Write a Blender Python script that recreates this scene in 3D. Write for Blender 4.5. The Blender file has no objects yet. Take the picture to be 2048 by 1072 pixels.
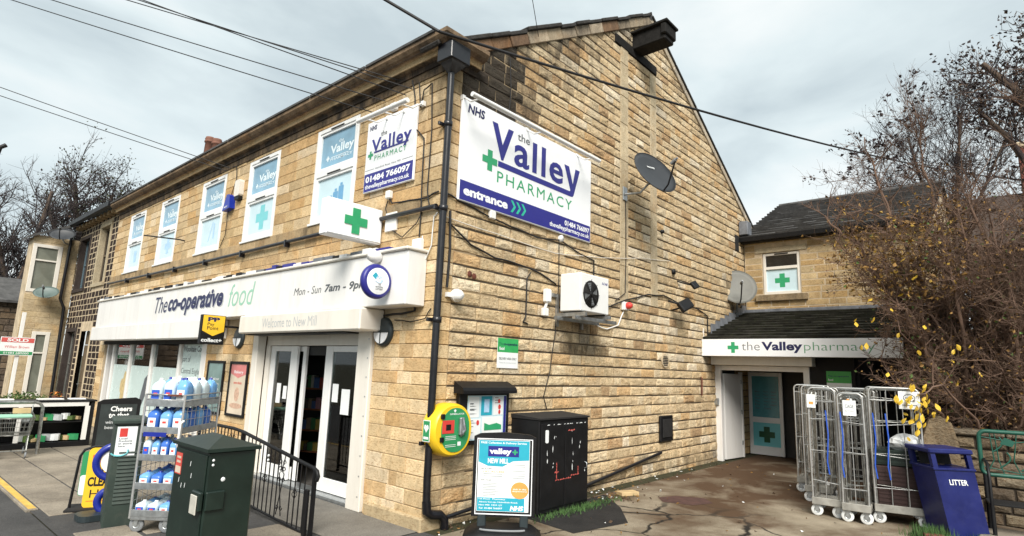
import bpy, bmesh, math, random
from mathutils import Vector, Matrix, noise
random.seed(7)
R = math.radians
scene = bpy.context.scene
COL = scene.collection

# ------------------------------------------------------------------ camera
CAM = Vector((5.789, -5.015, 2.0))
cam_d = bpy.data.cameras.new('camera')
cam = bpy.data.objects.new('camera', cam_d)
COL.objects.link(cam)
yaw, pitch, roll = R(-41.441), R(9.930), R(1.998)
fwd = Vector((math.sin(yaw)*math.cos(pitch), math.cos(yaw)*math.cos(pitch), math.sin(pitch)))
r0 = Vector((math.cos(yaw), -math.sin(yaw), 0))
u0 = r0.cross(fwd)
rt = math.cos(roll)*r0 + math.sin(roll)*u0
up = -math.sin(roll)*r0 + math.cos(roll)*u0
M = Matrix((rt, up, -fwd)).transposed().to_4x4()
M.translation = CAM
cam.matrix_world = M
cam_d.sensor_width = 36
cam_d.lens = 36*1157.19/2048
cam_d.clip_start = 0.05
cam_d.clip_end = 3000
scene.camera = cam

# ------------------------------------------------------------------ sky, sun, exposure
SUN_EL, SUN_AZ = 42, 138          # azimuth clockwise from +Y
world = bpy.data.worlds.new('World')
scene.world = world
world.use_nodes = True
wn, wl = world.node_tree.nodes, world.node_tree.links
wn.clear()
out = wn.new('ShaderNodeOutputWorld')
sky = wn.new('ShaderNodeTexSky')
sky.sky_type = 'NISHITA'
sky.sun_disc = False
sky.sun_elevation = R(SUN_EL)
sky.sun_rotation = R(SUN_AZ)
bg1 = wn.new('ShaderNodeBackground'); bg1.inputs[1].default_value = 0.10
wl.new(sky.outputs[0], bg1.inputs[0])
tc = wn.new('ShaderNodeTexCoord')
mp = wn.new('ShaderNodeMapping'); mp.inputs['Scale'].default_value = (1.0, 1.0, 2.6)
wl.new(tc.outputs['Generated'], mp.inputs[0])
n1 = wn.new('ShaderNodeTexNoise'); n1.inputs['Scale'].default_value = 1.9; n1.inputs['Detail'].default_value = 7; n1.inputs['Roughness'].default_value = .52; n1.inputs['Distortion'].default_value = .3
wl.new(mp.outputs[0], n1.inputs[0])
cr = wn.new('ShaderNodeValToRGB')
cr.color_ramp.elements[0].position = .34; cr.color_ramp.elements[0].color = (.50, .58, .61, 1)
cr.color_ramp.elements[1].position = .66; cr.color_ramp.elements[1].color = (.86, .89, .88, 1)
e = cr.color_ramp.elements.new(.5); e.color = (.68, .765, .78, 1)
wl.new(n1.outputs[0], cr.inputs[0])
bg2 = wn.new('ShaderNodeBackground'); bg2.inputs[1].default_value = 0.75
wl.new(cr.outputs[0], bg2.inputs[0])
mx = wn.new('ShaderNodeMixShader'); mx.inputs[0].default_value = .93
wl.new(bg1.outputs[0], mx.inputs[1]); wl.new(bg2.outputs[0], mx.inputs[2])
wl.new(mx.outputs[0], out.inputs[0])

sun_d = bpy.data.lights.new('sun', 'SUN')
sun_d.energy = 3.3
sun_d.angle = R(28)
sun_d.color = (1.0, .95, .87)
sun = bpy.data.objects.new('sun', sun_d)
COL.objects.link(sun)
sd = Vector((math.sin(R(SUN_AZ))*math.cos(R(SUN_EL)), math.cos(R(SUN_AZ))*math.cos(R(SUN_EL)), math.sin(R(SUN_EL))))
sun.rotation_euler = sd.to_track_quat('Z', 'Y').to_euler()
sun.location = (20, -20, 30)

vs = scene.view_settings
vs.view_transform = 'Standard'; vs.look = 'None'; vs.exposure = 0.68; vs.gamma = 1
vs.use_curve_mapping = False
scene.render.engine = 'CYCLES'
scene.render.resolution_x, scene.render.resolution_y = 1024, 536

# ------------------------------------------------------------------ helpers
def lin(c):
    if isinstance(c, str):
        c = [int(c[i:i+2], 16)/255 for i in (1, 3, 5)]
        return tuple((x/12.92 if x <= .04045 else ((x+.055)/1.055)**2.4) for x in c)
    return tuple(c)

class Fr:
    """a local frame: u along a face, v up it, n out of it"""
    def __init__(s, o, u, v, n):
        s.o, s.u, s.v, s.n = Vector(o), Vector(u).normalized(), Vector(v).normalized(), Vector(n).normalized()
    def p(s, a, b, c=0.0):
        return s.o + s.u*a + s.v*b + s.n*c
    def at(s, a, b, c=0.0):
        return Fr(s.p(a, b, c), s.u, s.v, s.n)
W = Fr((0, 0, 0), (1, 0, 0), (0, 1, 0), (0, 0, 1))          # u=X v=Y n=Z
FRONT = Fr((0, 0, 0), (1, 0, 0), (0, 0, 1), (0, -1, 0))      # u=X v=Z n=-Y
GABLE = Fr((0, 0, 0), (0, 1, 0), (0, 0, 1), (1, 0, 0))       # u=Y v=Z n=+X
def facing(x, y, z, az):
    """frame whose n points along compass angle az (0 = -Y, 90 = +X), v up"""
    a = R(az)
    n = Vector((math.sin(a), -math.cos(a), 0))
    u = Vector((math.cos(a), math.sin(a), 0))
    return Fr((x, y, z), u, (0, 0, 1), n)

class MB:
    def __init__(s):
        s.v, s.f, s.m, s.s, s.c = [], [], [], [], []
        s.col = (1, 1, 1, 0)
    def add(s, verts, faces, mat=0, smooth=False):
        b = len(s.v)
        s.v += [tuple(x) for x in verts]
        s.c += [s.col]*len(verts)
        for f in faces:
            s.f.append([b+i for i in f]); s.m.append(mat); s.s.append(smooth)
        return s
    def box(s, fr, u0, u1, v0, v1, n0, n1, mat=0, bev=0.0):
        if u0 > u1: u0, u1 = u1, u0
        if v0 > v1: v0, v1 = v1, v0
        if n0 > n1: n0, n1 = n1, n0
        if bev <= 0:
            vs_ = [fr.p(a, b, c) for c in (n0, n1) for b in (v0, v1) for a in (u0, u1)]
            s.add(vs_, [(0, 2, 3, 1), (4, 5, 7, 6), (0, 1, 5, 4), (2, 6, 7, 3), (0, 4, 6, 2), (1, 3, 7, 5)], mat)
            return s
        bev = min(bev, (u1-u0)*.45, (v1-v0)*.45, (n1-n0)*.45)
        L = ((u0, u1), (v0, v1), (n0, n1))
        vs_, idx = [], {}
        for i in (0, 1):
            for j in (0, 1):
                for k in (0, 1):
                    for ax in range(3):
                        c = [L[0][i], L[1][j], L[2][k]]
                        for q, t in enumerate((i, j, k)):
                            if q != ax: c[q] += bev*(1 if t == 0 else -1)
                        idx[(i, j, k, ax)] = len(vs_)
                        vs_.append(fr.p(*c))
        fs = []
        for ax in range(3):
            o1, o2 = [q for q in range(3) if q != ax]
            for t in (0, 1):
                ring = []
                for (a, b) in ((0, 0), (1, 0), (1, 1), (0, 1)):
                    key = [0, 0, 0]; key[ax] = t; key[o1] = a; key[o2] = b
                    ring.append(idx[(*key, ax)])
                fs.append(ring)
        for ax in range(3):
            o1, o2 = [q for q in range(3) if q != ax]
            for a in (0, 1):
                for b in (0, 1):
                    k0 = [0, 0, 0]; k0[o1] = a; k0[o2] = b; k0[ax] = 0
                    k1 = list(k0); k1[ax] = 1
                    fs.append([idx[(*k0, o1)], idx[(*k1, o1)], idx[(*k1, o2)], idx[(*k0, o2)]])
        for i in (0, 1):
            for j in (0, 1):
                for k in (0, 1):
                    fs.append([idx[(i, j, k, 0)], idx[(i, j, k, 1)], idx[(i, j, k, 2)]])
        s.add(vs_, fs, mat)
        return s
    def prism(s, fr, poly, n0, n1, mat=0, smooth=False, caps=True):
        k = len(poly)
        vs_ = [fr.p(a, b, n0) for a, b in poly] + [fr.p(a, b, n1) for a, b in poly]
        fs = [(i, (i+1) % k, k+(i+1) % k, k+i) for i in range(k)]
        s.add(vs_, fs, mat, smooth)
        if caps:
            s.add(vs_[:k], [list(range(k))[::-1]], mat)
            s.add(vs_[k:], [list(range(k))], mat)
        return s
    def face(s, fr, poly, n=0.0, mat=0):
        return s.add([fr.p(a, b, n) for a, b in poly], [list(range(len(poly)))], mat)
    def tube(s, pts, r, seg=8, mat=0, caps=True, smooth=True, closed=False):
        pts = [Vector(p) for p in pts]
        if len(pts) < 2: return s
        rs = list(r) if isinstance(r, (list, tuple)) else [r]*len(pts)
        nrm = None; rings = []
        for i, p in enumerate(pts):
            if closed: t = pts[(i+1) % len(pts)] - pts[i-1]
            else: t = pts[min(i+1, len(pts)-1)] - pts[max(i-1, 0)]
            if t.length < 1e-9: t = Vector((0, 0, 1))
            t.normalize()
            if nrm is None:
                nrm = t.orthogonal().normalized()
            else:
                nrm = nrm - t*nrm.dot(t)
                nrm = t.orthogonal().normalized() if nrm.length < 1e-6 else nrm.normalized()
            b = t.cross(nrm)
            rings.append([p + (nrm*math.cos(2*math.pi*k/seg) + b*math.sin(2*math.pi*k/seg))*rs[i] for k in range(seg)])
        vs_ = [v for ring in rings for v in ring]
        fs = []
        n = len(rings)
        for i in range(n if closed else n-1):
            a, c = i*seg, ((i+1) % n)*seg
            for k in range(seg):
                fs.append((a+k, a+(k+1) % seg, c+(k+1) % seg, c+k))
        s.add(vs_, fs, mat, smooth)
        if caps and not closed and seg > 2:
            s.add(rings[0], [list(range(seg))[::-1]], mat)
            s.add(rings[-1], [list(range(seg))], mat)
        return s
    def lathe(s, fr, prof, seg=20, mat=0, smooth=True):
        """prof: (radius, n) pairs, turned round the frame's n axis"""
        vs_ = []
        for r, h in prof:
            for k in range(seg):
                a = 2*math.pi*k/seg
                vs_.append(fr.p(r*math.cos(a), r*math.sin(a), h))
        fs = []
        for i in range(len(prof)-1):
            for k in range(seg):
                fs.append((i*seg+k, i*seg+(k+1) % seg, (i+1)*seg+(k+1) % seg, (i+1)*seg+k))
        s.add(vs_, fs, mat, smooth)
        for i, rev in ((0, True), (len(prof)-1, False)):
            if prof[i][0] > 1e-5:
                f = list(range(seg))
                s.add(vs_[i*seg:(i+1)*seg], [f[::-1] if rev else f], mat)
        return s
    def build(s, name, mats, parent=None, label=None, cat=None, group=None, kind=None, origin=None):
        if not isinstance(mats, (list, tuple)): mats = [mats]
        me = bpy.data.meshes.new(name)
        vs_ = [Vector(v) for v in s.v]
        if origin is None:
            if vs_:
                lo = [min(v[i] for v in vs_) for i in range(3)]; hi = [max(v[i] for v in vs_) for i in range(3)]
                origin = Vector(((lo[0]+hi[0])/2, (lo[1]+hi[1])/2, (lo[2]+hi[2])/2 if parent else lo[2]))
            else: origin = Vector((0, 0, 0))
        me.from_pydata([v-origin for v in vs_], [], s.f)
        for m in mats: me.materials.append(m)
        if len(mats) > 1: me.polygons.foreach_set('material_index', s.m)
        me.polygons.foreach_set('use_smooth', s.s)
        at = me.color_attributes.new('tone', 'FLOAT_COLOR', 'POINT')
        at.data.foreach_set('color', [x for c in s.c for x in c])
        me.update()
        o = bpy.data.objects.new(name, me)
        COL.objects.link(o)
        if parent:
            o.parent = parent
            q, b = Vector((0, 0, 0)), parent
            while b: q += b.location; b = b.parent
            o.location = origin - q
        else: o.location = origin
        tag(o, label, cat, group, kind)
        return o

def tag(o, label=None, cat=None, group=None, kind=None):
    if label: o['label'] = label
    if cat: o['category'] = cat
    if group: o['group'] = group
    if kind: o['kind'] = kind
    return o
def thing(name, label, cat, loc=(0, 0, 0), group=None):
    o = bpy.data.objects.new(name, None)
    COL.objects.link(o)
    o.location = loc
    o.empty_display_size = .2
    return tag(o, label, cat, group)
def copy_tree(o, parent=None):
    c = o.copy(); COL.objects.link(c)
    if parent: c.parent = parent
    for ch in list(o.children): copy_tree(ch, c)
    return c

def rrect(u0, u1, v0, v1, r, k=4):
    pts = []
    for cx, cy, a0 in ((u1-r, v1-r, 0), (u0+r, v1-r, 90), (u0+r, v0+r, 180), (u1-r, v0+r, 270)):
        for i in range(k+1):
            a = R(a0+90*i/k)
            pts.append((cx+r*math.cos(a), cy+r*math.sin(a)))
    return pts
def ellipse(cu, cv, a, b, k=24):
    return [(cu+a*math.cos(2*math.pi*i/k), cv+b*math.sin(2*math.pi*i/k)) for i in range(k)]
def cross_poly(cu, cv, r, t):
    return [(cu-t, cv-r), (cu+t, cv-r), (cu+t, cv-t), (cu+r, cv-t), (cu+r, cv+t), (cu+t, cv+t), (cu+t, cv+r), (cu-t, cv+r), (cu-t, cv+t), (cu-r, cv+t), (cu-r, cv-t), (cu-t, cv-t)]

# --- lettering: built-in font turned to mesh
_tc = {}
def glyphs(body, bold=0.0, shear=0.0, space=1.0):
    key = (body, bold, shear, space)
    if key not in _tc:
        cu = bpy.data.curves.new('lettering', 'FONT')
        cu.body = body; cu.offset = bold; cu.shear = shear; cu.space_character = space; cu.resolution_u = 3
        ob = bpy.data.objects.new('lettering', cu)
        COL.objects.link(ob)
        bpy.context.view_layer.update()
        dg = bpy.context.evaluated_depsgraph_get()
        me = bpy.data.meshes.new_from_object(ob.evaluated_get(dg))
        vv = [(v.co.x, v.co.y) for v in me.vertices]
        ff = [list(p.vertices) for p in me.polygons]
        bpy.data.objects.remove(ob); bpy.data.curves.remove(cu); bpy.data.meshes.remove(me)
        _tc[key] = (vv, ff)
    return _tc[key]
def letters(parent, body, fr, u0, u1, v0, v1, n, mat, bold=0.0, shear=0.0, space=1.0, mb=None):
    """lettering whose ink fills the box u0..u1, v0..v1 on a face"""
    vv, ff = glyphs(body, bold, shear, space)
    if not vv: return
    x0, x1 = min(a for a, b in vv), max(a for a, b in vv)
    y0, y1 = min(b for a, b in vv), max(b for a, b in vv)
    own = mb is None
    mb = mb or MB()
    mb.add([fr.p(u0+(a-x0)/(x1-x0)*(u1-u0), v0+(b-y0)/(y1-y0)*(v1-v0), n) for a, b in vv], ff)
    if own: return mb.build('lettering', mat, parent)

# ------------------------------------------------------------------ materials
def nodes(name):
    m = bpy.data.materials.new(name); m.use_nodes = True
    nt = m.node_tree
    return m, nt, nt.nodes['Principled BSDF']
def mat(name, c, rough=.6, metal=0.0, var=.12, scale=6.0, dirt=0.0, dirt_c=(.05, .045, .04), bump=.0, bscale=60., spec=.5, coat=0.0, streak=False):
    """plain surface with mottling, dirt in worn patches and fine relief"""
    c = lin(c)
    m, nt, p = nodes(name)
    N, L = nt.nodes, nt.links
    p.inputs['Roughness'].default_value = rough
    p.inputs['Metallic'].default_value = metal
    p.inputs['Specular IOR Level'].default_value = spec
    p.inputs['Coat Weight'].default_value = coat
    tcn = N.new('ShaderNodeTexCoord')
    mpn = N.new('ShaderNodeMapping')
    if streak: mpn.inputs['Scale'].default_value = (1, 1, .18)
    L.new(tcn.outputs['Object'], mpn.inputs[0])
    nz = N.new('ShaderNodeTexNoise'); nz.inputs['Scale'].default_value = scale; nz.inputs['Detail'].default_value = 6; nz.inputs['Roughness'].default_value = .62
    L.new(mpn.outputs[0], nz.inputs[0])
    r_ = N.new('ShaderNodeValToRGB')
    r_.color_ramp.elements[0].position = .3; r_.color_ramp.elements[1].position = .7
    r_.color_ramp.elements[0].color = (*[x*(1-var) for x in c], 1)
    r_.color_ramp.elements[1].color = (*[min(1, x*(1+var)) for x in c], 1)
    L.new(nz.outputs[0], r_.inputs[0])
    src = r_.outputs[0]
    if dirt > 0:
        n2 = N.new('ShaderNodeTexNoise'); n2.inputs['Scale'].default_value = scale*2.3; n2.inputs['Detail'].default_value = 8; n2.inputs['Roughness'].default_value = .7
        L.new(mpn.outputs[0], n2.inputs[0])
        mr = N.new('ShaderNodeMapRange'); mr.inputs[1].default_value = .5; mr.inputs[2].default_value = .8; mr.inputs[4].default_value = dirt
        L.new(n2.outputs[0], mr.inputs[0])
        mixn = N.new('ShaderNodeMix'); mixn.data_type = 'RGBA'
        mixn.inputs[7].default_value = (*lin(dirt_c), 1)
        L.new(mr.outputs[0], mixn.inputs[0]); L.new(src, mixn.inputs[6])
        src = mixn.outputs[2]
    L.new(src, p.inputs['Base Color'])
    rr = N.new('ShaderNodeMapRange'); rr.inputs[3].default_value = max(.02, rough-.12); rr.inputs[4].default_value = min(1, rough+.15)
    L.new(nz.outputs[0], rr.inputs[0]); L.new(rr.outputs[0], p.inputs['Roughness'])
    if bump > 0:
        n3 = N.new('ShaderNodeTexNoise'); n3.inputs['Scale'].default_value = bscale; n3.inputs['Detail'].default_value = 5
        L.new(tcn.outputs['Object'], n3.inputs[0])
        bp = N.new('ShaderNodeBump'); bp.inputs['Strength'].default_value = bump; bp.inputs['Distance'].default_value = .01
        L.new(n3.outputs[0], bp.inputs['Height']); L.new(bp.outputs[0], p.inputs['Normal'])
    return m

def stone_mat(name, grain=.35, bump=.6, bscale=26., tool=False):
    """stone: its own tone comes per piece from the attribute, grain and soot from noise"""
    m, nt, p = nodes(name)
    N, L = nt.nodes, nt.links
    at = N.new('ShaderNodeAttribute'); at.attribute_name = 'tone'
    geo = N.new('ShaderNodeNewGeometry')
    nz = N.new('ShaderNodeTexNoise'); nz.inputs['Scale'].default_value = 5.5; nz.inputs['Detail'].default_value = 9; nz.inputs['Roughness'].default_value = .7
    L.new(geo.outputs['Position'], nz.inputs[0])
    mr = N.new('ShaderNodeMapRange'); mr.inputs[1].default_value = .28; mr.inputs[2].default_value = .72
    mr.inputs[3].default_value = 1-grain; mr.inputs[4].default_value = 1+grain
    L.new(nz.outputs[0], mr.inputs[0])
    pit = N.new('ShaderNodeTexNoise'); pit.inputs['Scale'].default_value = 34; pit.inputs['Detail'].default_value = 6; pit.inputs['Roughness'].default_value = .7
    pmap = N.new('ShaderNodeMapping'); pmap.inputs['Scale'].default_value = (.8, .8, 2.0)
    L.new(geo.outputs['Position'], pmap.inputs[0]); L.new(pmap.outputs[0], pit.inputs[0])
    pr_ = N.new('ShaderNodeMapRange'); pr_.inputs[1].default_value = .33; pr_.inputs[2].default_value = .50; pr_.inputs[3].default_value = max(0, 1-grain*3.0); pr_.inputs[4].default_value = 1.0
    L.new(pit.outputs[0], pr_.inputs[0])
    pinv = N.new('ShaderNodeMath'); pinv.operation = 'SUBTRACT'; pinv.inputs[0].default_value = 1.0; L.new(pr_.outputs[0], pinv.inputs[1])
    pc_ = N.new('ShaderNodeMix'); pc_.data_type = 'RGBA'; pc_.blend_type = 'MULTIPLY'; pc_.inputs[7].default_value = (.42, .27, .15, 1)
    L.new(pinv.outputs[0], pc_.inputs[0]); L.new(at.outputs['Color'], pc_.inputs[6])
    mu = N.new('ShaderNodeMix'); mu.data_type = 'RGBA'; mu.blend_type = 'MULTIPLY'; mu.inputs[0].default_value = 1
    L.new(pc_.outputs[2], mu.inputs[6]); L.new(mr.outputs[0], mu.inputs[7])
    # rusty iron staining in places
    n4 = N.new('ShaderNodeTexNoise'); n4.inputs['Scale'].default_value = 2.2; n4.inputs['Detail'].default_value = 5
    L.new(geo.outputs['Position'], n4.inputs[0])
    m4 = N.new('ShaderNodeMapRange'); m4.inputs[1].default_value = .55; m4.inputs[2].default_value = .75; m4.inputs[4].default_value = .55
    L.new(n4.outputs[0], m4.inputs[0])
    rx = N.new('ShaderNodeMix'); rx.data_type = 'RGBA'; rx.blend_type = 'MULTIPLY'; rx.inputs[7].default_value = (1.0, .78, .55, 1)
    L.new(m4.outputs[0], rx.inputs[0]); L.new(mu.outputs[2], rx.inputs[6])
    # soot and painted soffit shade: alpha of the attribute thresholds a streaky noise
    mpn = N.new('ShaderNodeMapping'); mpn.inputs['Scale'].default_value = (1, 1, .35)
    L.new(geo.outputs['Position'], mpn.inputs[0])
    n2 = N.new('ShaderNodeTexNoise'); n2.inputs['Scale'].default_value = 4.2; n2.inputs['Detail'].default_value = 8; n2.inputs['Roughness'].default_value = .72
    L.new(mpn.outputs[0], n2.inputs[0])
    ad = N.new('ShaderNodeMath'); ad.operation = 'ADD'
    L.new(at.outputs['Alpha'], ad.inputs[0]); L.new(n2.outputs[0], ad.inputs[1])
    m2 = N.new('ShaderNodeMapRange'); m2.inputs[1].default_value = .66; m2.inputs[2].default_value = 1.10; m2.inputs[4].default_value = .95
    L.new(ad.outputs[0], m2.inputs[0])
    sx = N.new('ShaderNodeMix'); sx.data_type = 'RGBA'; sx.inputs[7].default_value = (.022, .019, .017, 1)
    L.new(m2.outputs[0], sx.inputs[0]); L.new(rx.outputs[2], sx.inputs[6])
    L.new(sx.outputs[2], p.inputs['Base Color'])
    p.inputs['Roughness'].default_value = .9
    p.inputs['Specular IOR Level'].default_value = .2
    n3 = N.new('ShaderNodeTexNoise'); n3.inputs['Scale'].default_value = bscale; n3.inputs['Detail'].default_value = 8; n3.inputs['Roughness'].default_value = .65
    mp3 = N.new('ShaderNodeMapping'); mp3.inputs['Scale'].default_value = (1, 1, 2.2) if tool else (1, 1, 1.4)
    L.new(geo.outputs['Position'], mp3.inputs[0]); L.new(mp3.outputs[0], n3.inputs[0])
    bp = N.new('ShaderNodeBump'); bp.inputs['Strength'].default_value = bump; bp.inputs['Distance'].default_value = .03
    L.new(n3.outputs[0], bp.inputs['Height']); L.new(bp.outputs[0], p.inputs['Normal'])
    return m

def glass_mat(name, tint=(.8, .9, .9), mixv=.82):
    m = bpy.data.materials.new(name); m.use_nodes = True
    nt = m.node_tree; N, L = nt.nodes, nt.links
    N.clear()
    o = N.new('ShaderNodeOutputMaterial')
    tr = N.new('ShaderNodeBsdfTransparent'); tr.inputs[0].default_value = (*tint, 1)
    gl = N.new('ShaderNodeBsdfGlossy'); gl.inputs['Roughness'].default_value = .03
    fr_ = N.new('ShaderNodeFresnel'); fr_.inputs[0].default_value = 1.5
    ma = N.new('ShaderNodeMath'); ma.operation = 'MULTIPLY_ADD'; ma.inputs[1].default_value = 1.3; ma.inputs[2].default_value = .02
    L.new(fr_.outputs[0], ma.inputs[0])
    mxs = N.new('ShaderNodeMixShader')
    L.new(ma.outputs[0], mxs.inputs[0]); L.new(tr.outputs[0], mxs.inputs[1]); L.new(gl.outputs[0], mxs.inputs[2])
    L.new(mxs.outputs[0], o.inputs[0])
    return m

MT = dict(
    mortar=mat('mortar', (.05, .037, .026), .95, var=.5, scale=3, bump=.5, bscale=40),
    mortar_buff=mat('mortar_buff', (.34, .255, .155), .95, var=.3, scale=4, bump=.5, bscale=40),
    mortar_pale=mat('mortar_pale', (.50, .40, .27), .95, var=.3, scale=4, bump=.5, bscale=40),
    stone=stone_mat('gritstone_rock_faced', .30, 1.0, 20.),
    ashlar=stone_mat('sandstone_dressed', .24, .3, 30., True),
    blackstone=stone_mat('sooty_painted_stone', .4, .4, 26.),
    slate=mat('roof_slate', (.066, .064, .063), .85, var=.5, scale=4, dirt=.5, dirt_c=(.09, .09, .075), bump=.4, bscale=30),
    slate_moss=mat('mossy_stone_slate', (.028, .027, .022), .95, var=.6, scale=3, dirt=.6, dirt_c=(.035, .045, .016), bump=.6, bscale=24, spec=.15),
    lead=mat('lead_flashing', (.16, .17, .19), .55, var=.35, scale=5, dirt=.4),
    white=mat('white_upvc', (.80, .80, .79), .35, var=.03, scale=3, dirt=.10, dirt_c=(.35, .31, .25)),
    white_old=mat('white_painted_metal', (.78, .765, .74), .45, var=.05, scale=2.2, dirt=.25, dirt_c=(.38, .30, .22), streak=True),
    cream=mat('cream_painted_metal', (.74, .70, .63), .5, var=.06, scale=2.2, dirt=.22, dirt_c=(.40, .30, .2), streak=True),
    signwhite=mat('sign_white', (.84, .85, .87), .3, var=.02, scale=1.5, dirt=.06, dirt_c=(.5, .48, .45)),
    navy=mat('sign_navy', (.022, .022, .215), .35, var=.05),
    navydk=mat('sign_dark_navy', (.012, .014, .075), .4, var=.05),
    green=mat('sign_green', (.03, .33, .14), .4, var=.05),
    greenpale=mat('sign_pale_green', (.30, .56, .42), .5, var=.05),
    black=mat('black_paint', (.007, .007, .008), .48, var=.3, dirt=.12, dirt_c=(.04, .037, .035), spec=.3),
    blackmatt=mat('black_matt', (.012, .011, .011), .85, var=.3),
    pipe=mat('cast_iron_black_gloss', (.006, .006, .009), .34, var=.3, dirt=.2, dirt_c=(.05, .04, .035), coat=.2),
    cable=mat('cable_black', (.012, .011, .012), .6, var=.2),
    timber=mat('blackened_timber', (.014, .013, .012), .85, var=.5, scale=9, dirt=.3, dirt_c=(.04, .037, .032), bump=.6, bscale=22, spec=.2),
    grey=mat('grey_plastic', (.22, .23, .24), .5, var=.1),
    dish=mat('satellite_dish_dark', (.030, .033, .038), .5, var=.15, dirt=.1),
    dishgrey=mat('satellite_dish_grey', (.15, .15, .135), .6, var=.2, scale=3, dirt=.35, dirt_c=(.08, .08, .06)),
    steel=mat('galvanised_steel', (.45, .47, .48), .38, .85, var=.2, scale=14, dirt=.3, dirt_c=(.14, .12, .1)),
    chrome=mat('zinc_plated_wire', (.36, .36, .34), .34, .85, var=.4, scale=14, dirt=.85, dirt_c=(.09, .07, .055)),
    wire=mat('bright_wire', (.52, .52, .51), .35, .6, var=.1, scale=14, dirt=.2, dirt_c=(.25, .22, .2)),
    cabgreen=mat('cabinet_dark_green', (.007, .017, .012), .38, var=.25, scale=3, dirt=.2, dirt_c=(.03, .04, .03)),
    cabgreen2=mat('cabinet_faded_green', (.026, .042, .033), .6, var=.25, scale=3, dirt=.4, dirt_c=(.11, .11, .09)),
    yellow=mat('aed_yellow', (.85, .55, .02), .35, var=.06, dirt=.12, dirt_c=(.3, .2, .05)),
    yboard=mat('board_yellow', (.86, .52, .025), .5, var=.05, dirt=.1, dirt_c=(.5, .35, .1)),
    aedgreen=mat('aed_green', (.03, .27, .10), .4, var=.06),
    orange=mat('orange_print', (.85, .33, .08), .5),
    red=mat('red_print', (.62, .05, .04), .5),
    teal=mat('teal_print', (.02, .35, .47), .45, var=.06),
    tealpale=mat('turquoise_vinyl', (.18, .56, .60), .4, var=.04),
    paper=mat('paper_white', (.80, .82, .82), .6, var=.04),
    greytext=mat('grey_print', (.10, .11, .12), .6),
    greypale=mat('pale_grey_print', (.45, .47, .48), .6),
    skyblue=mat('pale_blue_print', (.40, .60, .80), .5),
    vinyl=mat('frosted_blue_vinyl', (.56, .72, .78), .12, var=.10, scale=1.6, spec=.6),
    vinyltop=mat('sky_photo_vinyl', (.20, .37, .50), .10, var=.35, scale=1.1, spec=.7),
    vinylwhite=mat('faint_white_print', (.72, .82, .86), .3, var=.05),
    vinylblue=mat('pale_blue_vinyl_print', (.13, .34, .56), .3, var=.1),
    frost=mat('frosted_poster', (.58, .70, .68), .25, var=.06, scale=1.2),
    poster_a=mat('poster_grey_green', (.20, .29, .28), .2, var=.25, scale=1.8),
    poster_b=mat('poster_cream', (.66, .56, .44), .2, var=.15, scale=1.8),
    glass=glass_mat('door_glass', (.82, .92, .92)),
    glassdk=glass_mat('old_window_glass', (.35, .4, .4)),
    screen=mat('dark_glass', (.008, .009, .011), .05, var=.1, spec=.7),
    concrete=mat('concrete', (.25, .22, .18), .92, var=.3, scale=1.4, bump=.3, bscale=30),
    kraft=mat('timber_offcut', (.52, .38, .20), .8, var=.15),
    bin=mat('bin_blue', (.006, .011, .10), .38, var=.2, scale=4, dirt=.22, dirt_c=(.05, .06, .16)),
    bench=mat('bench_green', (.012, .085, .058), .4, var=.2, dirt=.2, dirt_c=(.05, .06, .05)),
    bluecap=mat('blue_plastic', (.03, .10, .50), .35, var=.06),
    bluepale=mat('blue_screenwash', (.16, .38, .72), .18, var=.08, spec=.6),
    clearjug=mat('pale_translucent_jug', (.62, .74, .80), .2, var=.06, spec=.6),
    cobalt=mat('cobalt_plastic', (.012, .025, .26), .3, var=.1, coat=.3),
    terracotta=mat('chimney_pot_clay', (.17, .075, .05), .8, var=.3),
    brick=mat('red_brick', (.15, .045, .03), .9, var=.4, scale=9, bump=.4),
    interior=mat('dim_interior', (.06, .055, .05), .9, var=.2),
    shelfwood=mat('shelf_wood', (.34, .12, .05), .6, var=.2),
    bark=mat('bark', (.105, .075, .055), .95, var=.4, scale=10, bump=.6, bscale=30),
    twig=mat('twig_brown', (.155, .095, .066), .9, var=.4, scale=5),
    twigdk=mat('twig_dark', (.045, .034, .034), .9, var=.4, scale=5),
    leafy=mat('leaf_yellow', (.62, .40, .03), .6, var=.25, scale=7, dirt=.2, dirt_c=(.3, .16, .02)),
    leafo=mat('leaf_ochre', (.22, .12, .03), .7, var=.5, scale=2),
    leafb=mat('leaf_brown', (.075, .045, .025), .85, var=.5, scale=2),
    leafg=mat('leaf_green', (.07, .12, .025), .7, var=.5, scale=2),
    leafdk=mat('leaf_dark', (.035, .025, .028), .8, var=.4, scale=2),
    grass=mat('grass_green', (.055, .12, .03), .8, var=.5, scale=4),
    rust=mat('rusty_iron', (.12, .035, .02), .85, var=.4, scale=14),
)

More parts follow.
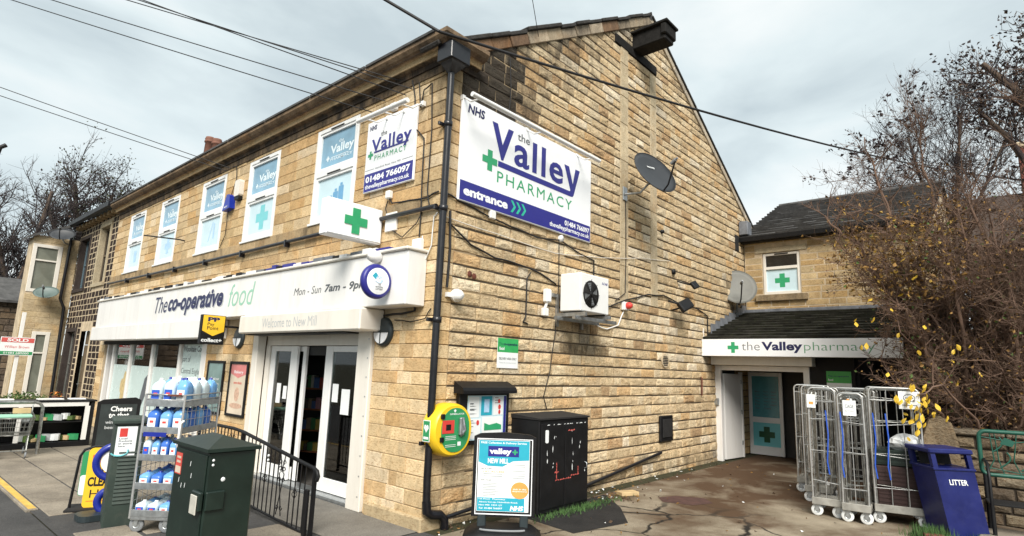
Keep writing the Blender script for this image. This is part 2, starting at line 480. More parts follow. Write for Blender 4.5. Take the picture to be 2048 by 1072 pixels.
# ------------------------------------------------------------------ ground
def ground_mat(name, c, c2, scale, crack=0.0, mud_shade=0.0, bump=.4, csc=.55):
    m, nt, p = nodes(name)
    N, L = nt.nodes, nt.links
    geo = N.new('ShaderNodeNewGeometry')
    nz = N.new('ShaderNodeTexNoise'); nz.inputs['Scale'].default_value = scale; nz.inputs['Detail'].default_value = 10; nz.inputs['Roughness'].default_value = .68
    L.new(geo.outputs['Position'], nz.inputs[0])
    r_ = N.new('ShaderNodeValToRGB'); r_.color_ramp.elements[0].position = .33; r_.color_ramp.elements[1].position = .68
    r_.color_ramp.elements[0].color = (*c2, 1); r_.color_ramp.elements[1].color = (*c, 1)
    L.new(nz.outputs[0], r_.inputs[0])
    src = r_.outputs[0]
    fine = N.new('ShaderNodeTexNoise'); fine.inputs['Scale'].default_value = 70; fine.inputs['Detail'].default_value = 4
    L.new(geo.outputs['Position'], fine.inputs[0])
    fm = N.new('ShaderNodeMapRange'); fm.inputs[1].default_value = .3; fm.inputs[2].default_value = .7; fm.inputs[3].default_value = .72; fm.inputs[4].default_value = 1.25
    L.new(fine.outputs[0], fm.inputs[0])
    mu = N.new('ShaderNodeMix'); mu.data_type = 'RGBA'; mu.blend_type = 'MULTIPLY'; mu.inputs[0].default_value = 1
    L.new(src, mu.inputs[6]); L.new(fm.outputs[0], mu.inputs[7]); src = mu.outputs[2]
    if mud_shade:
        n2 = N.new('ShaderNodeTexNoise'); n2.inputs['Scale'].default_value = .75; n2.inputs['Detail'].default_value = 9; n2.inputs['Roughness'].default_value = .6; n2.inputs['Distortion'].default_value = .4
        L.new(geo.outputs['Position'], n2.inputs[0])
        mr = N.new('ShaderNodeMapRange'); mr.inputs[1].default_value = .42; mr.inputs[2].default_value = .60; mr.inputs[4].default_value = mud_shade
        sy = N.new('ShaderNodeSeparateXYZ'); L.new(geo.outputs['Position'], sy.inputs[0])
        yr = N.new('ShaderNodeMapRange'); yr.inputs[1].default_value = 3.2; yr.inputs[2].default_value = 6.5; yr.inputs[3].default_value = -.02; yr.inputs[4].default_value = .10  # browner towards the rear: dirt, plus painted shade round the cages
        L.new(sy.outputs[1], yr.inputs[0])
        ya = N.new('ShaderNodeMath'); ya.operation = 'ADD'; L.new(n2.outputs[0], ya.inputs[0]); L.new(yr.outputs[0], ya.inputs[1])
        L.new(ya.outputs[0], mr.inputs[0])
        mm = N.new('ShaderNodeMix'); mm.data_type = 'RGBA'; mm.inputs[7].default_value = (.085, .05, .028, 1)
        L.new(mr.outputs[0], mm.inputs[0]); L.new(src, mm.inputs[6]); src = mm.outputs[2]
    hsrc = fine.outputs[0]
    if crack:
        dn = N.new('ShaderNodeTexNoise'); dn.inputs['Scale'].default_value = 2.2; dn.inputs['Detail'].default_value = 6
        L.new(geo.outputs['Position'], dn.inputs[0])
        vm = N.new('ShaderNodeVectorMath'); vm.operation = 'MULTIPLY_ADD'; vm.inputs[1].default_value = (.45, .45, 0)
        L.new(dn.outputs['Color'], vm.inputs[0]); L.new(geo.outputs['Position'], vm.inputs[2])
        vo = N.new('ShaderNodeTexVoronoi'); vo.feature = 'DISTANCE_TO_EDGE'; vo.inputs['Scale'].default_value = csc
        L.new(vm.outputs[0], vo.inputs[0])
        cm = N.new('ShaderNodeMapRange'); cm.inputs[1].default_value = .008; cm.inputs[2].default_value = .024; cm.inputs[3].default_value = 1; cm.inputs[4].default_value = 0
        L.new(vo.outputs[0], cm.inputs[0])
        # the cracked slab is the part nearest the street
        sx = N.new('ShaderNodeSeparateXYZ'); L.new(geo.outputs['Position'], sx.inputs[0])
        ym = N.new('ShaderNodeMapRange'); ym.inputs[1].default_value = 4.6; ym.inputs[2].default_value = 3.4; ym.inputs[3].default_value = 0; ym.inputs[4].default_value = crack
        L.new(sx.outputs[1], ym.inputs[0])
        mlt = N.new('ShaderNodeMath'); mlt.operation = 'MULTIPLY'; L.new(cm.outputs[0], mlt.inputs[0]); L.new(ym.outputs[0], mlt.inputs[1])
        cx = N.new('ShaderNodeMix'); cx.data_type = 'RGBA'; cx.inputs[7].default_value = (.018, .015, .012, 1)
        L.new(mlt.outputs[0], cx.inputs[0]); L.new(src, cx.inputs[6]); src = cx.outputs[2]
    L.new(src, p.inputs['Base Color'])
    p.inputs['Roughness'].default_value = .88
    p.inputs['Specular IOR Level'].default_value = .25
    bp = N.new('ShaderNodeBump'); bp.inputs['Strength'].default_value = bump; bp.inputs['Distance'].default_value = .012
    L.new(hsrc, bp.inputs['Height']); L.new(bp.outputs[0], p.inputs['Normal'])
    return m
G_TAR = ground_mat('asphalt', (.085, .082, .08), (.045, .044, .044), 1.3)
G_EARTH = ground_mat('far_ground', (.10, .09, .065), (.05, .055, .03), .4)
G_YARD = ground_mat('yard_concrete', (.35, .30, .225), (.17, .135, .092), 1.2, crack=1.0, mud_shade=1.0, csc=.8)
G_RAMP = ground_mat('ramp_concrete', (.22, .205, .18), (.14, .13, .115), 1.6)
G_SLAB = ground_mat('paving_stone', (.33, .285, .225), (.17, .145, .115), 1.3)
G_PATCH = ground_mat('black_tarmac_patch', (.032, .03, .029), (.016, .015, .015), 3)
G_MOSS = ground_mat('mossy_edge', (.06, .055, .03), (.03, .032, .015), 4)

def sheet(name, x0, x1, y0, y1, z, m, label=None):
    mb = MB()
    mb.add([(x0, y0, z), (x1, y0, z), (x1, y1, z), (x0, y1, z)], [(0, 1, 2, 3)])
    o = mb.build(name, m)
    o['kind'] = 'structure'
    if label: o['label'] = label
    return o
ground = sheet('ground', -900, 900, -900, 900, -.05, G_EARTH, 'earth and far ground reaching the horizon')
road = sheet('road', -80, 40, -11, -3.12, -.02, G_TAR, 'dark asphalt road in front of the shop')
pavement = sheet('pavement', -70, .30, -3.12, 0.02, -.006, G_TAR, 'stone flagged pavement in front of the shop')
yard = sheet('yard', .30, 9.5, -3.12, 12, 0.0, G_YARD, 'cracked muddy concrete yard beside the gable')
yard2 = sheet('yard_edge', 0.0, .30, 0.02, 12, -.004, G_MOSS, 'dark mossy strip along the foot of the gable wall')
ramp = sheet('ramp', -5.2, .02, -1.0, -.02, .004, G_RAMP, 'smooth grey concrete apron at the shop door')

# paving slabs, each a piece of the pavement
def slab(x0, x1, y0, y1, z=0.0):
    g = .013
    b = MB(); b.box(W, x0+g, x1-g, y0+g, y1-g, -.03, .006+z, bev=.006)
    return b.build('paving_slab', G_SLAB, pavement)
for row, (y0, y1) in enumerate(((-3.02, -2.42), (-2.42, -1.75), (-1.75, -1.05), (-1.05, -.45), (-.45, -.02))):
    x = -19.6 + random.random()*.5
    while x < (-3.95 if row == 0 else -5.3 if row >= 3 else -2.6):
        w = random.uniform(.6, 1.25)
        slab(x, x+w, y0, y1, random.uniform(-.003, .004))
        x += w
for (x0, x1, y0, y1) in ((-2.5, -1.7, -3.0, -2.45), (-1.6, -.7, -3.05, -2.2), (-.65, .2, -3.0, -2.3), (-2.4, -1.5, -2.1, -1.5), (-1.4, -.5, -1.9, -1.1)):
    slab(x0, x1, y0, y1)
# kerb stones with the worn yellow line
ym = mat('road_paint_yellow', (.62, .40, .08), .8, var=.25, scale=5, dirt=.6, dirt_c=(.16, .13, .1))
for i in range(9):
    x0 = -12.1 + i*.9
    b = MB(); b.box(W, x0, x0+.89, -3.16, -3.03, -.06, .012, bev=.008)
    b.build('kerb_stone', G_SLAB, pavement)
b = MB(); b.box(W, -12.1, -4.05, -3.13, -3.05, .0122, .0165)
b.build('yellow_line', ym, pavement)
# dark tarmac patch by the black cupboard, thrown down over the yard
b = MB(); b.face(W, [(.32, 1.5), (1.35, 1.35), (1.55, 2.35), (1.02, 3.05), (.34, 3.7)], .004)
b.build('tarmac_patch', G_PATCH, yard)
b = MB(); b.face(W, [(1.25, 3.95), (1.7, 4.1), (1.85, 4.5), (1.6, 4.75), (1.2, 4.55), (1.05, 4.2)], .004)
b.build('red_stain', mat('brick_dust_stain', (.075, .035, .028), .95, var=.4, scale=8), yard)

# ------------------------------------------------------------------ masonry
def wchoice(pal):
    t = random.random()*sum(w for _, w in pal)
    for c, w in pal:
        t -= w
        if t <= 0: return c
    return pal[-1][0]
def clip_poly(poly, a, b, c):
    """keep a*u + b*v <= c"""
    outp = []
    for i in range(len(poly)):
        p, q = poly[i], poly[(i+1) % len(poly)]
        dp, dq = a*p[0]+b*p[1]-c, a*q[0]+b*q[1]-c
        if dp <= 0: outp.append(p)
        if dp*dq < 0:
            t = dp/(dp-dq)
            outp.append((p[0]+(q[0]-p[0])*t, p[1]+(q[1]-p[1])*t))
    return outp
def stone_geo(mb, fr, poly, d, rough, n0=-.02):
    """one stone: sides out of the joint, arrises, a pillowed or dressed face"""
    cu = sum(p[0] for p in poly)/len(poly); cv = sum(p[1] for p in poly)/len(poly)
    def ins(p, e):
        return (p[0]-math.copysign(min(e, abs(p[0]-cu)*.8), p[0]-cu), p[1]-math.copysign(min(e, abs(p[1]-cv)*.8), p[1]-cv))
    if rough > 0:
        ring = []
        for i in range(len(poly)):
            p, q = poly[i], poly[(i+1) % len(poly)]
            ring.append(p)
            L_ = math.hypot(q[0]-p[0], q[1]-p[1])
            if L_ > .16: ring.append(((p[0]+q[0])/2, (p[1]+q[1])/2))
        k = len(ring)
        j = .004
        a0 = [fr.p(u, v, n0) for u, v in ring]
        r1 = [ins(p, .006+random.random()*.005) for p in ring]
        a1 = [fr.p(u+random.uniform(-j, j), v+random.uniform(-j, j), d*random.uniform(.55, .95)) for u, v in r1]
        r2 = [ins(p, .03+random.random()*.012) for p in ring]
        a2 = [fr.p(u, v, d+random.uniform(-.4, .7)*rough) for u, v in r2]
        c = fr.p(cu+random.uniform(-.03, .03), cv+random.uniform(-.01, .01), d+random.uniform(-.1, 1)*rough)
        fs = []
        for i in range(k):
            q = (i+1) % k
            fs.append((i, q, k+q, k+i)); fs.append((k+i, k+q, 2*k+q, 2*k+i)); fs.append((2*k+i, 2*k+q, 3*k))
        mb.add(a0+a1+a2+[c], fs)
    else:
        k = len(poly)
        a0 = [fr.p(u, v, n0) for u, v in poly]
        r1 = [ins(p, .006) for p in poly]
        t = [random.uniform(-.0015, .0015) for _ in poly]
        a1 = [fr.p(u, v, d+tt) for (u, v), tt in zip(r1, t)]
        a15 = [fr.p(u, v, d*.4) for u, v in poly]
        fs = []
        for i in range(k):
            q = (i+1) % k
            fs.append((i, q, k+q, k+i)); fs.append((k+i, k+q, 2*k+q, 2*k+i))
        fs.append(list(range(2*k, 3*k)))
        mb.add(a0+a15+a1, fs)
def masonry(parent, fr, u0, u1, levels, lens, holes, tone, m, depth=.018, rough=.012, bed=.012, perp=.008, clips=(), nmax=300, name='stone', edge=None):
    """coursed stones over a face; holes are (u0,u1,v0,v1); the biggest in view are pieces of their own"""
    pcs = []
    for ci in range(len(levels)-1):
        z0, z1 = levels[ci], levels[ci+1]
        spans = [(u0 if edge is None else u0+edge[ci % len(edge)], u1)]
        for (a, b, c, d) in holes:
            if min(z1, d)-max(z0, c) > .35*(z1-z0):
                ns = []
                for s, t in spans:
                    if b <= s or a >= t: ns.append((s, t)); continue
                    if a > s: ns.append((s, a))
                    if b < t: ns.append((b, t))
                spans = ns
        for s, t in spans:
            if t-s < .03: continue
            x = s
            while x < t-1e-6:
                w = random.uniform(*lens)
                if t-(x+w) < lens[0]*.75: w = t-x
                if w > lens[1]*1.25: w = (t-x)/2
                poly = [(x+perp/2, z0+bed*random.uniform(.3, .7)), (x+w-perp/2, z0+bed*random.uniform(.3, .7)), (x+w-perp/2, z1-bed*random.uniform(.3, .7)), (x+perp/2, z1-bed*random.uniform(.3, .7))]
                for cl in clips:
                    poly = clip_poly(poly, *cl)
                    if len(poly) < 3: break
                if len(poly) >= 3:
                    ar = abs(sum(poly[i][0]*poly[(i+1) % len(poly)][1]-poly[(i+1) % len(poly)][0]*poly[i][1] for i in range(len(poly))))/2
                    if ar > .0012:
                        cu = sum(p[0] for p in poly)/len(poly); cv = sum(p[1] for p in poly)/len(poly)
                        c3 = fr.p(cu, cv)
                        dv = CAM-c3
                        pcs.append((ar*abs(dv.normalized().dot(fr.n))/dv.length_squared, poly, cu, cv))
                x += w
    pcs.sort(key=lambda q: -q[0])
    rest = MB()
    for i, (sz, poly, cu, cv) in enumerate(pcs):
        mb = MB() if i < nmax else rest
        c, soot = tone(cu, cv)
        mb.col = (*c, soot)
        d = depth*random.uniform(.6, 1.3)
        stone_geo(mb, fr, poly, d, rough*random.uniform(.4, 1.5))
        if i < nmax: mb.build(name, m, parent)
    if rest.v:
        o = rest.build(name+'_courses', m, parent)
        o['kind'] = 'stuff'
def jit(c, a=.1):
    k = 1+random.uniform(-a, a)
    w = random.uniform(-a*.3, a*.3)
    return (c[0]*k*(1+w*.4), c[1]*k, c[2]*k*(1-w))
def wall_face(mb, fr, u0, u1, v0, v1, holes, n=0.0, mt=0):
    us = sorted({u0, u1, *[min(max(x, u0), u1) for h in holes for x in h[:2]]})
    vs2 = sorted({v0, v1, *[min(max(x, v0), v1) for h in holes for x in h[2:]]})
    for i in range(len(us)-1):
        for j in range(len(vs2)-1):
            cu, cv = (us[i]+us[i+1])/2, (vs2[j]+vs2[j+1])/2
            if any(h[0] < cu < h[1] and h[2] < cv < h[3] for h in holes): continue
            mb.add([fr.p(us[i], vs2[j], n), fr.p(us[i+1], vs2[j], n), fr.p(us[i+1], vs2[j+1], n), fr.p(us[i], vs2[j+1], n)], [(0, 1, 2, 3)], mt)

# ------------------------------------------------------------------ main building
XL = -14.85
bld = thing('stone_shop_building', 'two storey buff stone shop building with tall gable and long street front', 'building', (0, 0, 0))
WX = [-3.362, -6.008, -8.417, -11.112, -13.641]
WW, WZ0, WZ1 = 1.301, 4.327, 6.058
DOOR = (-4.9, -1.22, -.2, 2.75)
SHOP = (-14.35, -7.2, .42, 2.5)
fholes = [(x, x+WW, WZ0, WZ1) for x in WX] + [DOOR, SHOP]
RISE = .592
def roofz(y): return 6.52 + (6.0-abs(y-6.0))*RISE
core = MB()
wall_face(core, FRONT, XL, 0, -.2, 6.5, fholes, 0.0, 1)
core.face(GABLE, [(0, -.2), (12, -.2), (12, 6.5), (6, roofz(6)-.05), (0, 6.5)], 0.0, 2)
core.face(Fr((XL, 0, 0), (0, 1, 0), (0, 0, 1), (1, 0, 0)), [(0, -.2), (0, 6.55), (6, roofz(6)-.05), (12, 6.55), (12, -.2)], 0.0, 0)
core.add([(XL, 12, -.2), (0, 12, -.2), (0, 12, 6.5), (XL, 12, 6.5)], [(0, 1, 2, 3)])
for h in fholes:      # reveals
    for (a, b, c, d) in (((h[0], h[2]), (h[0], h[3]), 0, 0), ((h[1], h[3]), (h[1], h[2]), 0, 0), ((h[0], h[3]), (h[1], h[3]), 0, 0), ((h[1], h[2]), (h[0], h[2]), 0, 0)):
        core.add([FRONT.p(*a, 0), FRONT.p(*b, 0), FRONT.p(*b, -.28), FRONT.p(*a, -.28)], [(0, 1, 2, 3)], 1)
core.build('wall', [MT['mortar'], MT['mortar_pale'], MT['mortar_buff']], bld)

def levels(segs):
    out_ = [segs[0][0]]
    for z0, z1, n in segs:
        for i in range(1, n):
            out_.append(z0+(z1-z0)*i/n+random.uniform(-.014, .014))
        out_.append(z1)
    return out_
LV_F = levels([(-.1, 4.14, 23), (4.14, 4.32, 1), (4.327, 6.058, 9), (6.058, 6.42, 2)])
LV_G = LV_F[:-1] + levels([(6.42, 10.3, 22)])
P_G = [((.61, .475, .295), 6), ((.66, .54, .36), 4), ((.55, .425, .26), 4), ((.57, .39, .205), 1.3), ((.45, .31, .175), .6), ((.71, .61, .45), 1.4)]
P_F = [((.55, .405, .225), 5), ((.60, .455, .27), 4), ((.50, .345, .18), 3), ((.64, .51, .335), 2), ((.54, .355, .17), 1.2)]
def tone_g(y, z):
    d = roofz(y)-z
    a = random.uniform(0, .10)
    pn = .5+.5*noise.noise(Vector((y*.9, z*.55, 3.1)))
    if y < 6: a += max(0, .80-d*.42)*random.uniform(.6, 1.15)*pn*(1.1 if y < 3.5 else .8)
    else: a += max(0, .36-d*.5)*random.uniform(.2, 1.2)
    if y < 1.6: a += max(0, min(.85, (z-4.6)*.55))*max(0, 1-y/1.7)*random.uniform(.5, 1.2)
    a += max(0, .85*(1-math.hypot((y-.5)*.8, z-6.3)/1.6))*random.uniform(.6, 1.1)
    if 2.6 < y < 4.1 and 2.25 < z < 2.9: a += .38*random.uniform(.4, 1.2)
    if y > 9.6 and 3.0 < z < 4.8: a += min(.5, (y-9.6)*.35)*random.uniform(.6, 1.2)
    if y > 8.3 and z < 3.0: a += .16*random.uniform(.2, 1)
    if z < .35: a += .22
    c = jit(wchoice(P_G), .08)
    if z < 2.2: c = tuple(x*1.10 for x in c)
    return c, a
def tone_f(x, z):
    a = random.uniform(0, .10)
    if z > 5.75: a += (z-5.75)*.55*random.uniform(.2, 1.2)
    if 4.12 < z < 4.34: a += .14*random.uniform(.4, 1)
    if z < .3: a += .1
    c = jit(wchoice(P_F), .13)
    if z < 2.6: c = tuple(x*1.12 for x in c)
    return c, a
# quoins at the corner, dressed on both faces
for i in range(len(LV_F)-1):
    z0, z1 = LV_F[i]+.005, LV_F[i+1]-.005
    if z1-z0 < .05: continue
    a, b_ = (.52, .30) if i % 2 else (.34, .30)
    q = MB()
    c, s = tone_f(-.2, z0)
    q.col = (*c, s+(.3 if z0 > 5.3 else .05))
    q.box(W, -a, .016, -.016, b_, z0, z1, bev=.008)
    q.build('quoin', MT['ashlar'], bld)
edgeF = None
masonry(bld, FRONT, XL, -.345, LV_F, (.34, .72), [(h[0]-.0, h[1]+.0, h[2], h[3]) for h in fholes]
        + [(-14.2, -.15, 2.62, 3.44), (-.53, 0, -9, -8)], tone_f, MT['ashlar'], .012, 0.0, .008, .010)
STRIPS = [(4.72, 5.02, 3.2, 8.75), (5.98, 6.26, 3.4, 8.7)]
SLOT = (4.5, 6.28, 8.74, 8.94)
masonry(bld, GABLE, .306, 11.98, LV_G, (.24, .60), STRIPS+[SLOT], tone_g, MT['stone'], .017, .012, .017, .008,
        clips=[(-RISE, 1, 6.52-.12), (RISE, 1, 6.52+12*RISE-.10)])
# eroded bed joints: dirt and painted recess shade as thin broken dark strips
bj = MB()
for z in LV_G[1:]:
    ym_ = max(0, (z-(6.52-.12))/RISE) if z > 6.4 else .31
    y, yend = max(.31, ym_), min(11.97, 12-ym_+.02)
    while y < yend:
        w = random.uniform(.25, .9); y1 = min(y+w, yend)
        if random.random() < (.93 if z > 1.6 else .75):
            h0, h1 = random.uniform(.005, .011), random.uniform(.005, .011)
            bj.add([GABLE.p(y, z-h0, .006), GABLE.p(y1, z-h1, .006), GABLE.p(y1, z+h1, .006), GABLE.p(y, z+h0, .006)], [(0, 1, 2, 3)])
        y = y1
bj.build('bed_joint_shade', MT['mortar'], bld, kind='stuff')
# dressed jambs of the blocked loading doors, the lintel slot
for (a, b_, c, d) in STRIPS:
    z = c
    while z < d-.05:
        h = min(random.uniform(.55, 1.0), d-z)
        q = MB(); q.col = (*jit((.52, .43, .29), .08), random.uniform(.02, .16))
        q.box(GABLE, a, b_, z+.004, z+h-.004, -.02, .022, bev=.006)
        q.build('jamb_stone', MT['ashlar'], bld)
        z += h
q = MB(); q.box(GABLE, SLOT[0], SLOT[1], SLOT[2], SLOT[3], -.02, .035, bev=.006); q.build('lintel', MT['timber'], bld)
# plinth stones at the corner foot
q = MB(); q.col = (.46, .36, .22, .12); q.box(W, -1.15, .055, -.055, .32, -.1, .16, bev=.02); q.build('plinth_stone', MT['ashlar'], bld)

# roof with slates, verge stones along the gable, ridge
rf = MB()
for s in (0, 1):
    for i in range(24):
        t0, t1 = i/24, (i+1.25)/24
        y0, y1 = (-.22+6.22*t0, -.22+6.22*min(t1, 1)) if s == 0 else (12.32-6.32*t0, 12.32-6.32*min(t1, 1))
        zz0, zz1 = roofz(y0)+.06, roofz(y1)+.03
        rf.add([(XL, y0, zz0), (.04, y0, zz0), (.04, y1, zz1), (XL, y1, zz1), (XL, y0, zz0-.03), (.04, y0, zz0-.03)], [(0, 1, 2, 3), (4, 5, 1, 0)] if s == 0 else [(3, 2, 1, 0), (0, 1, 5, 4)])
rf.tube([(XL, 6, roofz(6)), (.05, 6, roofz(6))], .10, 8)
roof = rf.build('roof', MT['slate'], bld)
y = -.25
while y < 6.0:                        # verge on the near slope: uneven stone slates over pale bedding stones
    w = random.uniform(.38, .62); y1 = min(y+w, 6.02)
    a = random.uniform(-.02, .02)
    q = MB(); q.col = (.05, .048, .046, .1)
    fr2 = Fr((0, y, roofz(y)), (0, 1, RISE), (0, -RISE, 1), (1, 0, 0))
    L_ = (y1-y)*math.hypot(1, RISE)
    q.box(fr2, 0, L_-.01, .02+a, .085+a, -.3, .09+random.uniform(-.02, .03), bev=.012)
    q.build('verge_slate', MT['blackstone'], roof)
    if y > .3:
        q = MB(); q.col = (*jit((.40, .33, .24) if random.random() < .65 else (.24, .15, .09), .15), random.uniform(.10, .38))
        q.box(fr2, 0, L_-.012, -.175, .015+a, -.05, .05+random.uniform(-.01, .02), bev=.012)
        q.build('bedding_stone', MT['ashlar'], roof)
    y = y1
y = 6.02
while y < 12.3:
    y1 = min(y+random.uniform(.45, .7), 12.32)
    fr2 = Fr((0, y, roofz(y)), (0, 1, -RISE), (0, RISE, 1), (1, 0, 0))
    L_ = (y1-y)*math.hypot(1, RISE)
    q = MB(); q.col = (.045, .044, .043, .1); q.box(fr2, 0, L_-.008, .02, .075, -.3, .08, bev=.01)
    q.build('verge_slate', MT['blackstone'], roof)
    q = MB(); q.col = (*jit((.46, .40, .31), .12), random.uniform(.05, .3)); q.box(fr2, 0, L_-.01, -.12, .015, -.05, .05, bev=.01)
    q.build('bedding_stone', MT['ashlar'], roof)
    y = y1
# stone gutter cornice along the front with its return on the gable
prof = [(0.0, 6.24), (.05, 6.24), (.06, 6.31), (.12, 6.33), (.14, 6.335), (.15, 6.41), (.20, 6.415), (.26, 6.45), (.30, 6.50), (.30, 6.56), (.26, 6.56), (.24, 6.50), (0, 6.50)]
cor = MB()
path = [((XL, 0), (0, -1)), ((0.0, 0), (1, -1)), ((0.0, .55), (1, 0))]
k = len(prof)
vs_ = []
for (x, y), (dx, dy) in path:
    for d, z in prof: vs_.append((x+dx*d, y+dy*d, z))
COLS = [(.3, .2, .12, .62), (.3, .2, .12, .62), (.3, .2, .12, .55), (.4, .29, .17, .5), (.52, .39, .23, .1), (.52, .39, .23, .12), (.26, .18, .12, .3), (.24, .17, .11, .34), (.26, .18, .11, .3), (.28, .2, .13, .3), (.2, .15, .1, .4), (.2, .15, .1, .4), (.2, .15, .1, .4)]  # lowest bands darkest: soffit shade painted in through the soot alpha
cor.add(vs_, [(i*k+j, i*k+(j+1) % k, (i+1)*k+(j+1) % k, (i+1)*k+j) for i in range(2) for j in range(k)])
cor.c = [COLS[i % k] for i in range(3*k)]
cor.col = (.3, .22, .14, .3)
cor.add(vs_[:k], [list(range(k))[::-1]]); cor.add(vs_[2*k:], [list(range(k))])
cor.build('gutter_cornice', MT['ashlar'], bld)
fz = MB(); fz.col = (.34, .24, .14, .5); fz.box(FRONT, XL, -.02, 6.12, 6.238, -.01, .03); fz.build('frieze_course', MT['ashlar'], bld)
gl = MB()
for i in range(9):
    x0 = XL+.02+i*1.66
    gl.box(FRONT, x0, x0+1.62, 6.562, 6.60, .20, .325)
gl.build('gutter_lip', MT['slate'], bld)
# sill course
sc = MB(); x = XL
while x < -.36:
    w = min(random.uniform(.9, 1.6), -.36-x)
    q = MB(); q.col = (*jit((.42, .31, .18), .1), random.uniform(.12, .32)); q.box(FRONT, x+.003, x+w-.003, 4.145, 4.322, -.02, .035, bev=.008)
    q.build('sill_stone', MT['ashlar'], bld)
    x += w

# upper windows
def upper_window(x, art):
    f = MB()
    u0, u1, v0, v1 = x+.012, x+WW-.012, WZ0+.012, WZ1-.008
    fw = .075
    f.box(FRONT, u0, u0+fw, v0, v1, -.08, .018, bev=.006); f.box(FRONT, u1-fw, u1, v0, v1, -.08, .018, bev=.006)
    mid = (v0+v1)/2+.03
    f.box(FRONT, u0+fw, u1-fw, v0, v0+fw*1.2, -.08, .018, bev=.006); f.box(FRONT, u0+fw, u1-fw, v1-fw, v1, -.08, .018, bev=.006)
    f.box(FRONT, u0+fw, u1-fw, mid-.06, mid+.06, -.08, .02, bev=.006)
    f.box(FRONT, u0-.01, u1+.01, v0-.03, v0+.012, -.05, .06, bev=.006)
    w = f.build('window', MT['white'], bld)
    for (a, b_, top) in ((v0+fw*1.2, mid-.06, False), (mid+.06, v1-fw, True)):
        s = MB()
        for (p0, p1, q0, q1) in ((u0+fw, u0+fw+.045, a, b_), (u1-fw-.045, u1-fw, a, b_), (u0+fw+.045, u1-fw-.045, a, a+.045), (u0+fw+.045, u1-fw-.045, b_-.045, b_)):
            s.box(FRONT, p0, p1, q0, q1, -.07, .004, bev=.005)
        s.build('sash', MT['white'], w)
        g = MB(); g.box(FRONT, u0+fw+.045, u1-fw-.045, a+.045, b_-.045, -.05, -.03)
        g.build('pane', MT['vinyltop' if top else 'vinyl'], w)
        vt = MB(); cu = (u0+u1)/2; vt.box(FRONT, cu-.2, cu+.2, b_+.012, b_+.035, .018, .03, bev=.004); vt.build('trickle_vent', MT['blackmatt'], w)
    pu0, pu1 = u0+fw+.045, u1-fw-.045
    n = -.0285
    # white brand lettering on the top light
    h = (mid+.06+.045, v1-fw-.045); H = h[1]-h[0]; wd = pu1-pu0
    letters(w, 'the', FRONT, pu0+wd*.50, pu0+wd*.64, h[0]+H*.66, h[0]+H*.76, n, MT['vinylwhite'], .01)
    letters(w, 'Valley', FRONT, pu0+wd*.26, pu0+wd*.95, h[0]+H*.30, h[0]+H*.64, n, MT['vinylwhite'], .03)
    letters(w, 'PHARMACY', FRONT, pu0+wd*.28, pu0+wd*.92, h[0]+H*.17, h[0]+H*.25, n, MT['vinylwhite'], .015)
    q = MB(); q.face(FRONT, cross_poly(pu0+wd*.2, h[0]+H*.27, H*.08, H*.03), n); q.face(FRONT, [(pu0+wd*.3, h[0]+H*.265), (pu0+wd*.8, h[0]+H*.265), (pu0+wd*.8, h[0]+H*.285), (pu0+wd*.3, h[0]+H*.285)], n)
    q.build('printed_logo', MT['vinylwhite'], w)
    lo = (v0+fw*1.2+.045, mid-.06-.045); H = lo[1]-lo[0]; cu = (pu0+pu1)/2+.05; cv = (lo[0]+lo[1])/2
    q = MB()
    if art == 'cross':
        q.face(FRONT, cross_poly(cu, cv, .25, .09), n); mt = MT['tealpale']
    elif art == 'cross_faint':
        q.face(FRONT, cross_poly(cu, cv, .2, .075), n); mt = MT['skyblue']
    elif art == 'bottles':
        for (a, b_, c) in ((-.16, .16, .2), (-.02, .13, .3), (.14, .15, .38)):
            q.face(FRONT, rrect(cu+a-.075, cu+a+.075, cv-.25, cv-.25+c, .02, 2), n); q.face(FRONT, [(cu+a-.035, cv-.245+c), (cu+a+.035, cv-.245+c), (cu+a+.035, cv-.2+c), (cu+a-.035, cv-.2+c)], n)
        mt = MT['vinylblue']
    elif art == 'tripod':
        q.face(FRONT, [(cu+.02, cv+.24), (cu+.07, cv+.24), (cu-.12, cv-.2), (cu-.16, cv-.2)], n); q.face(FRONT, [(cu+.075, cv+.2), (cu+.15, cv+.2), (cu+.17, cv-.15), (cu+.09, cv-.15)], n+.0005); mt = MT['skyblue']
    else:
        q.face(FRONT, rrect(cu-.12, cu+.1, cv-.18, cv+.15, .04, 3), n); mt = MT['skyblue']
    q.build('printed_picture', mt, w)
for x, art in zip(WX, ('bottles', 'cross', 'tripod', 'cross_faint', 'blank')):
    upper_window(x, art)

# the shop inside: a dim room seen through door and window
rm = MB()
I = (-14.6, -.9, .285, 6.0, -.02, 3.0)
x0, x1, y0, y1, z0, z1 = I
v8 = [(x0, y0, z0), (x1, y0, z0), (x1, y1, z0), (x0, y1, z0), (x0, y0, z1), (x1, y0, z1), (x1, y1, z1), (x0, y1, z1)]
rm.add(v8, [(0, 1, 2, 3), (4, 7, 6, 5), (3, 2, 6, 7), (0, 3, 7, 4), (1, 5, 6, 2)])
rm.build('shop_interior', MT['interior'], bld)

